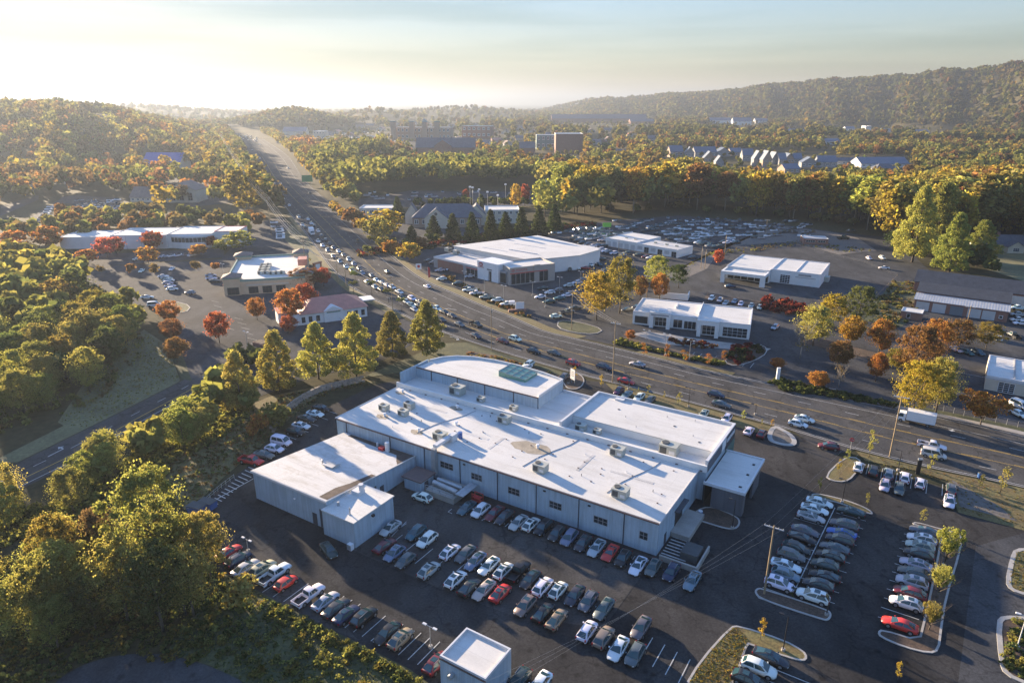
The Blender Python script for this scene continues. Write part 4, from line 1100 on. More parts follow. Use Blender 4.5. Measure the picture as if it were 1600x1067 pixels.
B7.add('roof_wall', MB().box(22.9, 23.05, 2.0, 17, 4.9, 6.0), M['wall_white']); B7.add('roof_curb', MB().box(14, 14.4, 9, 15, 4.69, 5.5).box(9, 12, .5, 3.5, 4.7, 5.9), M['coping'])
EN = Bld('walled_bin_yard', 'white walled bin enclosure behind the glazed showroom', 'enclosure', at(1032, 466), -20)
EN.add('enclosure_wall', MB().box(0, 11, 0, .3, 0, 2.6).box(0, .3, .31, 6, 0, 2.6).box(10.7, 11, .31, 6, 0, 2.6), M['wall_white'])

# --- brick garages with grey doors (right)
B8 = Bld('brick_garages', 'red brick garage row with big grey roller doors and dark roof at right', 'building', (156.1, 255.0), -35.0)
B8.walls(0, 30, 0, 17, 4.2, M['brick'])
def slope_roof(b, pts, t, m, nm='roof'):
    mb = MB(); n = len(pts)
    mb.face([(x, y, z + t) for x, y, z in pts]); mb.face([(x, y, z) for x, y, z in pts][::-1])
    for i in range(n):
        p, q = pts[i], pts[(i + 1) % n]; mb.face([p, q, (q[0], q[1], q[2] + t), (p[0], p[1], p[2] + t)])
    return b.add(nm, mb, m)
slope_roof(B8, [(-.4, -.5, 4.1), (30.4, -.5, 4.1), (30.4, 6.5, 5.2), (-.4, 6.5, 5.2)], .18, M['roof_grey'], 'lean_to_roof')
slope_roof(B8, [(-.4, 6.4, 5.7), (30.4, 6.4, 5.7), (30.4, 14.5, 7.9), (-.4, 14.5, 7.9)], .2, M['roof_dark'])
slope_roof(B8, [(-.4, 14.6, 7.9), (30.4, 14.6, 7.9), (30.4, 23, 5.8), (-.4, 23, 5.8)], .2, M['roof_slate'])
B8.add('upper_wall', MB().box(0, 30, 6.6, 17, 4.21, 5.6), M['brick'])
F8 = B8.on('f', 0, 30, 0, 17)
for k, (x, w, m_) in enumerate(((.7, 4.4, 'door_grey'), (6.2, 4.4, 'door_grey'), (12.0, 4.2, 'door_slate'), (17.6, 4.2, 'door_grey'), (22.2, 4.0, 'door_grey'))): B8.panel(F8, x, w, .05, 3.5, M[m_], 'roller_door')
B8.window(F8, 27.4, 1.2, 1.2, 2.4, 1, 1, M['sign_white'], .15)
B8b = Bld('grey_roofed_garages', 'second garage row with a grey roof and white doors behind the brick garages', 'building', (170.5, 281), -35.0)
B8b.gable(0, 50, 0, 17, 4.6, 3.4, M['brick'], M['roof_dark'])
F8b = B8b.on('f', 0, 50, 0, 17)
for k in range(4): B8b.panel(F8b, 22 + k * 6, 4.6, .1, 3.8, M['door_grey'], 'roller_door')
SB = Bld('brick_hut', 'small dark brick hut with pale roof edge left of the brick garages', 'hut', at(1406, 497), -35)
SB.flat(0, 7, 0, 6, 3.0, M['brick'], M['roof_white'], .25, .25, M['coping']); SB.window(SB.on('f', 0, 7, 0, 6), 2, 1.2, .5, 2.2, 1, 1, M['sign_white'])

# --- shop at the right edge
B9 = Bld('corner_shop', 'tan shop with white roof and glazed roller doors at the right edge', 'building', (132.5, 176.6), -35.0)
B9.flat(0, 30, 0, 20, 4.3, M['wall_cream'], M['roof_white'], .35, .3, M['coping'])
F9 = B9.on('f', 0, 30, 0, 20)
for k in range(4): B9.window(F9, 3.0 + k * 6.2, 3.8, .1, 3.0, 3, 5, M['sign_white'], .1, 'glazed_door')
B9.add('fascia', MB().box(-.1, 30.1, -.15, -.02, 3.3, 3.9), M['coping']); B9.add('roof_rib', MB().box(6.2, 6.5, .4, 19.6, 4.04, 4.3), M['trim_grey'])

# --- cottage, flat brick hut, trailers at the wood's edge
B10 = Bld('cottage', 'cream cottage with grey gabled roof on a lawn at the right edge', 'house', (252, 366), -8.0)
B10.gable(0, 24, 0, 9, 4.2, 4.0, M['wall_cream'], M['roof_slate']); B10.gable(13, 21, -5, -.05, 3.4, 2.8, M['wall_cream'], M['roof_slate'], 'y')
for x in (2, 6, 10): B10.window(B10.on('f', 0, 24, 0, 9), x, 1.3, 1.0, 2.8, 2, 2, M['sign_white'])
B10.window(B10.on('f', 13, 21, -5, 0), 2.5, 3, 1.0, 2.8, 3, 2, M['sign_white']); B10.add('chimney', MB().box(11, 12.2, 4, 5.2, 6, 9.6), M['brick'])
B11 = Bld('brick_office', 'low brick office with a flat white roof at the edge of the wood', 'building', (165.5, 384), -10.0)
B11.flat(0, 13, 0, 9, 3.5, M['brick'], M['roof_stained'], .25, .3, M['coping'])
B11.window(B11.on('f', 0, 13, 0, 9), 1, 5, 1.3, 2.4, 4, 1, M['sign_white']); B11.window(B11.on('f', 0, 13, 0, 9), 7.5, 4, 1.3, 2.4, 3, 1, M['sign_white'])

# --- tan mall building with towers
B12 = Bld('mall_building', 'tan shopping building with white roof, corner towers and terracotta awnings', 'building', (-118.0, 275.0), 14.2)
B12.flat(-1, 31, 0, 49, 6.4, M['wall_tan'], M['roof_white'], .9, .5, M['verdigris'])
def tower(x, y, w, h):
    B12.add('tower', MB().box(x, x + w, y, y + w, 0, h), M['wall_tan']); B12.add('cornice', MB().box(x - .3, x + w + .3, y - .3, y + w + .3, h + .01, h + .6), M['verdigris'])
    r = MB(); e = .7; a, b, c = x - e, x + w + e, h + .62
    r.face([(a, y - e, c), (b, y - e, c), (x + w / 2, y + w / 2, c + 1.5)]); r.face([(b, y - e, c), (b, y + w + e, c), (x + w / 2, y + w / 2, c + 1.5)])
    r.face([(b, y + w + e, c), (a, y + w + e, c), (x + w / 2, y + w / 2, c + 1.5)]); r.face([(a, y + w + e, c), (a, y - e, c), (x + w / 2, y + w / 2, c + 1.5)]); r.face([(a, y - e, c), (a, y + w + e, c), (b, y + w + e, c), (b, y - e, c)])
    B12.add('tower_roof', r, M['roof_brown'])
for x, y, w, h in ((-1.5, -.6, 6.5, 7.0), (-2, 43.5, 7, 7.0), (24.5, 44, 6.5, 7.0), (26.5, 1.5, 7.5, 6.8)): tower(x, y, w, h)
B12.add('red_canopy', MB().box(27.5, 31.5, 20, 27, 6.6, 9.4), M['roof_red'])
Fm = B12.on('f', -1, 31, 0, 49); Fn = B12.on('l', -1, 31, 0, 49)
for k in range(3): B12.window(Fm, 9 + k * 5.5, 3.8, .3, 3.2, 3, 1, M['trim_dark'])
B12.window(B12.on('f', -1.5, 6, -.6, 6), 1.2, 4.6, .3, 3.4, 3, 2, M['trim_dark']); B12.panel(Fm, 8.2, 17, 3.6, 4.2, M['wall_cream'], 'fascia', .15)
for k in range(9):
    y = 7.0 + k * 4.0
    mb = MB(); mb.face([(-1.05, y, 4.6), (-1.05, y + 3.5, 4.6), (-3.0, y + 3.5, 3.1), (-3.0, y, 3.1)]); mb.face([(-3.0, y, 3.1), (-3.0, y + 3.5, 3.1), (-3.0, y + 3.5, 2.8), (-3.0, y, 2.8)])
    mb.face([(-1.05, y, 4.6), (-3.0, y, 3.1), (-3.0, y, 2.8), (-1.05, y, 2.8)]); mb.face([(-1.05, y + 3.5, 4.6), (-3.0, y + 3.5, 3.1), (-3.0, y + 3.5, 2.8), (-1.05, y + 3.5, 2.8)])
    B12.add('awning', mb, M['terracotta']); B12.window(Fn, 49 - y - 3.4, 3.0, .3, 2.7, 2, 1, M['trim_dark'])
rnd = random.Random(9)
for k in range(11):
    x, y = (12 + (k % 2) * 2.5, 12 + (k // 2) * 5) if k < 8 else (17 + (k - 8) * 2.2, 10)
    c, s = math.cos(B12.a), math.sin(B12.a)
    place_unit((B12.o[0] + x * c - y * s, B12.o[1] + x * s + y * c, 5.6), .95, B12.a, '%s grey roof unit in the cluster on the tan mall building' % ('first', 'second', 'third', 'fourth', 'fifth', 'sixth', 'seventh', 'eighth', 'ninth', 'tenth', 'last')[k], 'roof units on the tan mall building')

# --- restaurant with red hipped roof
B13 = Bld('red_roofed_restaurant', 'cream walled restaurant with a red hipped metal roof behind the row of trees', 'building', (-78.5, 233.5), 27.0)
B13.walls(0, 27, 0, 16, 4.0, M['wall_white'])
hr = MB(); x0, x1, y0, y1, z0, z1 = 2.4, 27.6, -.6, 16.6, 4.0, 7.6; hp = 6.5
top = [(x0 + hp, 8, z1), (x1 - hp, 8, z1)]
hr.face([(x0, y0, z0), (x1, y0, z0), top[1], top[0]]); hr.face([(x1, y0, z0), (x1, y1, z0), top[1]]); hr.face([(x1, y1, z0), (x0, y1, z0), top[0], top[1]]); hr.face([(x0, y1, z0), (x0, y0, z0), top[0]]); hr.face([(x0, y0, z0), (x0, y1, z0), (x1, y1, z0), (x1, y0, z0)])
rf = B13.add('roof', hr, M['roof_red'])
for i in range(26):   # standing seams of the front slope
    x = x0 + .9 + i * .93
    zt = 1.0 if x0 + hp <= x <= x1 - hp else (x - x0) / hp if x < x0 + hp else (x1 - x) / hp
    B13.add('roof_seam', MB().tube((x, y0, z0 + .03), (x, y0 + (8 - y0) * zt, z0 + (z1 - z0) * zt + .03), .06, n=4), M['roof_red'], parent=rf)
gm = MB().box(11, 18, -.5, -.02, 0, 4.2).face([(11, -.5, 4.2), (18, -.5, 4.2), (14.5, -.5, 5.8)]).face([(11, -.5, 4.2), (14.5, -.5, 5.8), (14.5, 3, 5.8), (11, 3, 4.2)]).face([(14.5, -.5, 5.8), (18, -.5, 4.2), (18, 3, 4.2), (14.5, 3, 5.8)])
B13.add('front_gable', gm, M['wall_white']); B13.panel(B13.on('f', 11, 18, -.5, 5), 1, 5, 3.4, 3.9, M['verdigris'], 'sign_strip', .08)
Fq = B13.on('f', 0, 27, 0, 16)
for x in (3, 5.5, 8.2, 19.5, 22.2, 24.8):
    B13.window(Fq, x, 1.3, .8, 2.9, 2, 2, M['trim_dark'])
B13.add('side_block', MB().box(-4.5, -.02, 2, 10, 0, 4.6), M['wall_white']); B13.add('parapet_cap', MB().box(-4.7, .2, 1.8, 10.2, 4.61, 4.9), M['roof_red'])
B13.add('small_roof', MB().box(6, 12, 15, 18, 6.0, 7.6, taper=.9), M['roof_red']); B13.add('drive_canopy', MB().box(27.3, 33, 10, 16, 3.1, 3.5), M['wall_white'])

# --- long white building at left
B14 = Bld('long_white_building', 'long white flat-roofed building with a bowed glazed front behind red maples', 'building', (-247.5, 370.5), 3.5)
B14.flat(0, 28, 0, 20, 6.6, M['wall_white'], M['roof_white'], .3, .3, M['coping']); B14.flat(28.1, 58, -2, 22, 7.6, M['wall_white'], M['roof_white'], .3, .3, M['coping']); B14.flat(58.1, 82, -1, 24, 7.8, M['wall_white'], M['roof_white'], .3, .3, M['coping']); B14.flat(82.1, 95, 3, 20, 8.4, M['wall_white'], M['roof_white'], .3, .3, M['trim_red'])
bow = [(60 + i * 2.1, -1.02 - 2.6 * math.sin(math.pi * i / 10)) for i in range(11)]
B14.add('bowed_wall', MB().prism(bow, 0, 3.4), M['wall_white']); B14.add('bowed_glazing', MB().prism(bow, 3.41, 5.9), M['pane']); B14.add('bowed_fascia', MB().prism(bow, 5.91, 6.9), M['coping'])
for i in range(11): B14.add('mullion', MB().box(bow[i][0] - .1, bow[i][0] + .1, bow[i][1] - .12, bow[i][1] - .01, 3.42, 5.9), M['coping'])
for x in (36, 44, 52): B14.panel(B14.on('f', 28.1, 58, -2, 22), x - 28, .15, 0, 7.2, M['trim_grey'], 'downspout')
for x in (84, 88): B14.window(B14.on('f', 82.1, 95, 3, 20), x - 82, 2.6, 1, 3.2, 2, 1, M['trim_dark'])

# --- houses and halls farther out
BCLEAR = []
def block(name, label, cat, uL, uR, vb, vt, depth, wm, rm, kind='flat', rise=0.3, ang=0.0, group=None, eave=None, wins=0):
    """a building whose front runs between two photograph columns on base row vb"""
    a, b = at(uL, vb), at(uR, vb); h = height_at((uL + uR) / 2, vb, vt); BCLEAR.append((uL, uR, vb))
    w = (b - a).length; B = Bld(name, label, cat, a, ang, group)
    if kind == 'flat': B.flat(0, w, 0, depth, h, wm, rm, min(.6, h * .08), .4, M['coping'])
    elif kind == 'x': B.gable(0, w, 0, depth, h * (1 - rise), h * rise, wm, rm, 'x', .6)
    elif kind == 'hip': B.gable(0, w, 0, depth, h * (1 - rise), h * rise, wm, rm, 'x', .6, 0, min(w * .3, depth * .5))
    else: B.gable(0, w, 0, depth, h * (1 - rise), h * rise, wm, rm, 'y', .6)
    hh = h if kind == 'flat' else h * (1 - rise)
    F = B.on('f', 0, w, 0, depth)
    if wins:
        nf = max(1, min(2, int(hh / 4.5)))
        for r in range(nf):
            for i in range(wins):
                st_ = w / wins; B.window(F, st_ * (i + .25), st_ * .5, hh * (r + .35) / nf, hh * (r + .8) / nf, 2, 1, M['sign_white'], st_ * .05)
    return B
K = block('gabled_hall', 'brown roofed hall with a long wing and a tall gabled end amid autumn trees', 'building', 204, 268, 316, 294, 20, M['wall_cream'], M['roof_brown'], 'x', .65, 0, None, None, 8)
wK = (at(268, 316) - at(204, 316)).length; hK = height_at(280, 316, 285)
K.gable(wK - 2, wK + 22, -3, 18, hK * .62, hK * .38, M['wall_cream'], M['roof_brown'], 'y', .6)
for i in range(3): K.window(K.on('f', wK - 2, wK + 22, -3, 18), 3 + i * 7, 4, hK * .1, hK * .5, 2, 3, M['trim_grey'], .3)
K = block('blue_roofed_building', 'building with a bright blue metal roof below the wooded hill', 'building', 224, 282, 268, 240, 30, M['wall_cream'], M['roof_blue'], 'x', .55, 0, None, None, 7)
block('green_gabled_clinic', 'slate roofed clinic with three cream gables behind a row of evergreens', 'building', 645, 752, 356, 322, 18, M['brick_tan'], M['roof_slate'], 'hip', .52, 2, None, None, 9)
gk = Bld('clinic_gable_front', 'steep cream front gable with a round window on the slate roofed clinic', 'building', at(664, 357), 2)
gw = (at(700, 357) - at(664, 357)).length; gk.gable(0, gw, -1, 8, 6.5, 6.0, M['wall_cream'], M['roof_slate'], 'y', .3)
gk.add('round_window', MB().tube((gw / 2, -1.05, 9.2), (gw / 2, -1.25, 9.2), 1.0, n=14), M['trim_dark'])
gk2 = Bld('clinic_end_gable', 'cream end gable at the left end of the slate roofed clinic', 'building', at(634, 350), 2)
gk2.gable(0, 8.5, -1, 7, 6.5, 6.5, M['wall_cream'], M['roof_slate'], 'y', .3)
gk3 = Bld('clinic_side_gable', 'cream gable at the right end of the slate roofed clinic', 'building', at(730, 352), 2)
gk3.gable(0, 12, -1, 12, 7.0, 6.0, M['wall_cream'], M['roof_slate'], 'y', .3)
block('clinic_extension', 'flat white-roofed extension right of the slate roofed clinic', 'building', 758, 812, 350, 328, 20, M['wall_cream'], M['roof_white'], 'flat', 0, 3, None, None, 6)
block('roadside_shop', 'small flat white-roofed shop beside the highway trees', 'building', 562, 614, 340, 325, 16, M['wall_cream'], M['roof_white'], 'flat', 0, 0, None, None, 4)
K = block('brick_hall', 'large brick hall with a pale metal roof above the wood', 'building', 868, 910, 240, 209, 40, M['brick'], M['roof_grey'], 'flat', 0, 0)
block('glazed_annex', 'glazed wing with flat pale roof left of the brick hall', 'building', 838, 867, 234, 211, 30, M['roof_green'], M['roof_grey'], 'flat', 0, 0, None, None, 4)
K = block('brick_shopping_centre', 'long brick shopping centre with small towers beyond the far car park', 'building', 614, 705, 219, 199, 40, M['brick_tan'], M['roof_slate'], 'flat', 0, -6, None, None, 14)
for u in (615, 644, 664, 683):
    tw = Bld('shopping_tower', 'square brick tower %s on the far shopping centre front' % {615: 'at the left end', 644: 'second from the left', 664: 'with the pointed roof', 683: 'at the right'}[u], 'tower', at(u, 219.5), -6)
    hh = height_at(u, 219.5, 187); tw.walls(-5, 5, -2, 8, hh * .88, M['brick_tan']); tw.add('roof', MB().box(-5.6, 5.6, -2.6, 8.6, hh * .88 + .02, hh * (1.05 if u == 664 else .93), taper=4.5 if u == 664 else .3), M['roof_green'])
block('brick_store', 'long brick store with small bright windows right of the shopping centre', 'building', 722, 768, 216, 197, 40, M['brick'], M['roof_green'], 'flat', 0, -8, None, None, 6)
block('school_wing', 'dark slate roofed long building with a white front gable behind the trees', 'building', 650, 742, 240, 216, 26, M['brick'], M['roof_slate'], 'x', .6, 0)
K = Bld('school_gable', 'white edged front gable of the dark slate roofed building', 'building', at(679, 241), 0); hh = height_at(690, 241, 219); K.gable(0, 26, -1, 12, hh * .6, hh * .4, M['brick'], M['roof_slate'], 'y', .8)
block('slate_house', 'slate roofed house with pale gable just left of the brick hall', 'house', 812, 836, 240, 222, 20, M['brick'], M['roof_slate'], 'x', .5, 0)
HS = [(1047,1068,246,228,'x'),(1070,1084,247,230,'y'),(1086,1122,246,230,'x'),(1100,1116,256,237,'y'),(1118,1130,262,244,'y'),(1120,1142,245,231,'y'),(1142,1160,244,232,'x'),(1160,1176,252,233,'x'),(1177,1190,260,236,'y'),(1191,1205,262,236,'y'),
 (1206,1216,257,238,'y'),(1217,1228,258,240,'x'),(1226,1240,256,240,'y'),(1240,1252,256,240,'x'),(1252,1276,262,246,'y'),(1226,1252,271,257,'x'),(1278,1306,262,244,'x')]
HN = ['leftmost', 'second', 'third', 'fourth', 'fifth', 'sixth', 'seventh', 'eighth', 'ninth', 'tenth', 'eleventh', 'twelfth', 'thirteenth', 'fourteenth', 'fifteenth', 'sixteenth', 'rightmost']
for i, (a, b, vb, vt, k) in enumerate(HS):
    block('apartment_house', '%s blue-roofed pale gabled house from the left in the cluster above the wood' % HN[i] if 0 < i < 16 else '%s blue-roofed pale gabled house of the cluster above the wood' % HN[i], 'house', a, b, vb, vt, 16, M['house_wall'] if i % 3 else M['brick_tan'], M['roof_steel_blue'], k, .5, random.Random(i).uniform(-12, 12), 'gabled houses above the wood', None, 3)
block('blue_roofed_hall', 'long hall with a steel blue roof right of the gabled houses', 'building', 1345, 1420, 262, 247, 30, M['wall_white'], M['roof_steel_blue'], 'x', .6, 0, None, None, 8)
block('cream_terrace', 'cream terrace with small gables left of the steel blue hall', 'building', 1307, 1345, 258, 247, 16, M['wall_cream'], M['roof_slate'], 'x', .4, 0, None, None, 5)
block('turreted_house', 'dark roofed house with pale gables in front of the steel blue hall', 'house', 1368, 1402, 272, 257, 16, M['wall_cream'], M['roof_slate'], 'hip', .5, 0)
block('campus_block', 'long dark campus block below the ridge', 'building', 862, 1010, 192, 179, 60, M['brick'], M['roof_slate'], 'x', .5, 0)
block('campus_wing', 'low dark campus wing right of the long block', 'building', 985, 1022, 194, 186, 50, M['brick'], M['roof_slate'], 'x', .5, 0)
for (a, b, vb, vt, lb) in ((1108, 1142, 193, 184, 'pale house with blue roof at the foot of the ridge, left'), (1145, 1174, 196, 184, 'two-part white house at the foot of the ridge'), (1180, 1200, 194, 185, 'white gabled house right of the two-part white house'),
   (1290, 1312, 226, 217, 'grey gabled house in the trees under the ridge'), (1322, 1336, 205, 198, 'flat white building left of a small white tower'), (1352, 1360, 207, 197, 'small white tower-like house in the trees'), (1380, 1392, 206, 201, 'short white hall in the trees under the ridge'), (1430, 1452, 209, 203, 'long white hall at the foot of the ridge'), (1456, 1485, 206, 203, 'low white shed at the foot of the ridge'), (1228, 1256, 205, 202, 'low white strip of a building in the trees')):
    block('far_house', lb, 'house', a, b, vb, vt, 25, M['wall_white'], M['roof_steel_blue'], 'x' if b - a > 10 else 'flat', .45, 0, 'white buildings under the ridge', None, 4)
for (a, b, vb, vt, lb) in ((432, 452, 203, 192, 'tan roofed shop at the far end of the highway'), (442, 478, 212, 199, 'wide grey roofed shop beside the far highway'), (470, 492, 198, 186, 'blue-grey gabled shop near the far highway'), (490, 508, 218, 205, 'small pink walled shop near the far car park'), (432, 455, 224, 215, 'flat pale shop beside the far highway'), (474, 520, 228, 216, 'low brick store with a flat white roof edge')):
    block('far_shop', lb, 'shop', a, b, vb, vt, 30, M['wall_cream'], M['roof_steel_blue'] if a < 475 else M['roof_white'], 'x' if a in (442, 470) else 'flat', .5, 0, 'shops near the far highway', None, 4)
block('hillside_block', 'pale long building half hidden on the wooded hill at the left edge', 'building', -60, 40, 258, 245, 30, M['wall_cream'], M['roof_slate'], 'flat', 0, 0, None, None, 8)

TOWN = [(408,418,200,194,'slate'),(420,434,206,199,'red'),(455,468,203,196,'brown'),(496,508,206,199,'slate'),(512,524,201,195,'brown'),(528,540,199,193,'slate'),(540,552,214,207,'red'),(556,568,202,195,'brown'),(572,584,199,193,'slate'),(588,600,205,198,'red'),
 (600,612,234,224,'brown'),(528,544,238,227,'slate'),(548,560,244,233,'brown'),(752,764,228,219,'slate'),(770,784,224,216,'red'),(788,802,229,220,'brown'),(806,818,220,212,'slate'),(925,940,226,218,'slate'),(945,957,222,214,'brown'),(962,980,243,234,'slate')]
for i, (a, b, vb, vt, r_) in enumerate(TOWN):
    block('town_house', '%s of the small town buildings beyond the wood, counted from the left, %s roof' % (ORDN[i], r_), 'house', a, b, vb, vt, 18, M[('brick_tan', 'wall_cream', 'brick', 'house_wall')[i % 4]], M['roof_' + r_], 'x' if i % 3 else 'y', .5, (i * 37) % 40 - 20, 'small town buildings beyond the wood', None, 3)
TOWN2 = [(460,471,213,207,'brown'),(506,518,212,206,'slate'),(520,530,209,203,'red'),(546,560,226,218,'slate'),(566,580,231,223,'brown'),(585,597,226,219,'slate'),(610,624,198,192,'brown'),(640,652,196,190,'slate'),(664,676,199,193,'red'),(700,712,200,194,'brown'),(736,748,199,193,'slate'),(760,774,207,200,'red'),(782,796,210,203,'slate'),(806,818,203,197,'brown'),(826,838,208,202,'red'),(850,862,214,207,'slate'),(918,930,207,201,'brown'),(944,956,206,200,'slate'),(980,992,214,207,'red'),(1010,1024,220,212,'slate')]
for i, (a, b, vb, vt, r_) in enumerate(TOWN2):
    block('distant_house', '%s pale distant house below the ridge, counted from the left, %s roof' % (ORDN[i], r_), 'house', a, b, vb, vt, 18, M[('wall_cream', 'house_wall', 'brick_tan')[i % 3]], M['roof_' + r_], 'x' if i % 2 else 'y', .5, (i * 41) % 40 - 20, 'distant houses below the ridge', None, 2)
for i, (a, b, vb, vt, r_, ad) in enumerate(((8,30,262,252,'slate','leftmost'),(34,52,262,251,'slate','second'),(68,88,248,239,'brown','third'),(120,138,262,252,'slate','fourth'),(150,166,246,238,'brown','fifth'),(186,204,252,243,'slate','sixth'),(300,322,278,266,'brown','seventh'),(20,60,292,281,'slate','eighth'),(100,124,288,278,'brown','ninth'))):
    block('hillside_house', '%s pale house among the autumn trees below the left hill' % ad, 'house', a, b, vb, vt, 14, M['wall_cream'], M['roof_' + r_], 'x', .5, (i * 23) % 30 - 15, 'houses below the left hill', None, 3)

# ------------------------------------------------------------------ vehicles
CARS = {
 # stations: (x, half width, sill z, top z); cabin: belt z, height, base x rear/front, roof x rear/front, belt half width, roof half width
 'sedan': dict(st=[(-2.40,.56,.44,.76),(-2.31,.80,.30,.95),(-1.7,.90,.22,1.02),(-.6,.92,.20,.97),(.8,.92,.20,.94),(1.45,.91,.22,.88),(2.05,.83,.25,.75),(2.34,.62,.32,.62),(2.42,.42,.36,.54)],
   cab=(.93,1.46,-2.02,1.22,-1.0,.22,.82,.56), wx=(-1.42,1.42), r=.33),
 'suv': dict(st=[(-2.32,.62,.50,1.0),(-2.25,.84,.36,1.08),(-1.6,.94,.28,1.08),(-.4,.95,.26,1.06),(.9,.95,.26,1.04),(1.5,.94,.28,1.0),(2.02,.87,.32,.90),(2.28,.68,.40,.76),(2.36,.48,.44,.66)],
   cab=(1.03,1.69,-2.26,1.32,-1.62,.36,.86,.62), wx=(-1.38,1.40), r=.37),
 'crossover': dict(st=[(-2.22,.60,.48,.94),(-2.15,.82,.34,1.02),(-1.5,.91,.26,1.04),(-.3,.92,.24,1.0),(.9,.92,.24,.98),(1.45,.91,.26,.93),(1.95,.84,.30,.82),(2.2,.64,.38,.70),(2.27,.45,.42,.62)],
   cab=(.98,1.60,-2.12,1.28,-1.32,.30,.84,.58), wx=(-1.32,1.34), r=.36),
 'fastback': dict(st=[(-2.36,.58,.46,.84),(-2.27,.82,.30,1.0),(-1.6,.92,.22,1.0),(-.5,.91,.20,.95),(.8,.91,.20,.92),(1.5,.90,.22,.85),(2.08,.82,.25,.72),(2.36,.6,.32,.60),(2.44,.42,.36,.52)],
   cab=(.92,1.42,-2.15,1.15,-.75,.15,.81,.54), wx=(-1.42,1.44), r=.34),
 'hatchback': dict(st=[(-1.98,.64,.42,.84),(-1.88,.82,.28,.94),(-1.2,.88,.22,.98),(0,.89,.20,.96),(.9,.88,.20,.93),(1.5,.84,.24,.82),(1.92,.68,.32,.64),(2.0,.5,.38,.54)],
   cab=(.92,1.50,-1.75,1.15,-1.15,.35,.81,.58), wx=(-1.22,1.25), r=.32),
 'sports': dict(st=[(-2.2,.74,.42,.78),(-2.1,.88,.26,.94),(-1.3,.95,.20,.98),(-.3,.93,.18,.90),(.8,.93,.18,.84),(1.5,.95,.2,.82),(2.05,.84,.22,.62),(2.24,.6,.28,.48)],
   cab=(.84,1.24,-1.75,.95,-.75,.02,.78,.52), wx=(-1.34,1.36), r=.34),
 'pickup': dict(st=[(-.55,.94,.38,1.14),(.2,.96,.36,1.12),(1.5,.96,.36,1.12),(2.3,.94,.40,1.04),(2.75,.86,.46,.94),(2.85,.7,.5,.84)],
   cab=(1.10,1.84,-.55,1.45,-.42,.75,.88,.70), wx=(-1.75,1.75), r=.40, bed=(-2.85,-.60)),
 'van': dict(st=[(-2.5,.86,.40,1.2),(-2.4,.94,.30,1.25),(0,.97,.26,1.22),(1.3,.96,.28,1.16),(2.1,.90,.32,.98),(2.4,.7,.42,.8)],
   cab=(1.18,2.05,-2.42,1.65,-2.2,.85,.92,.80), wx=(-1.5,1.55), r=.36),
}
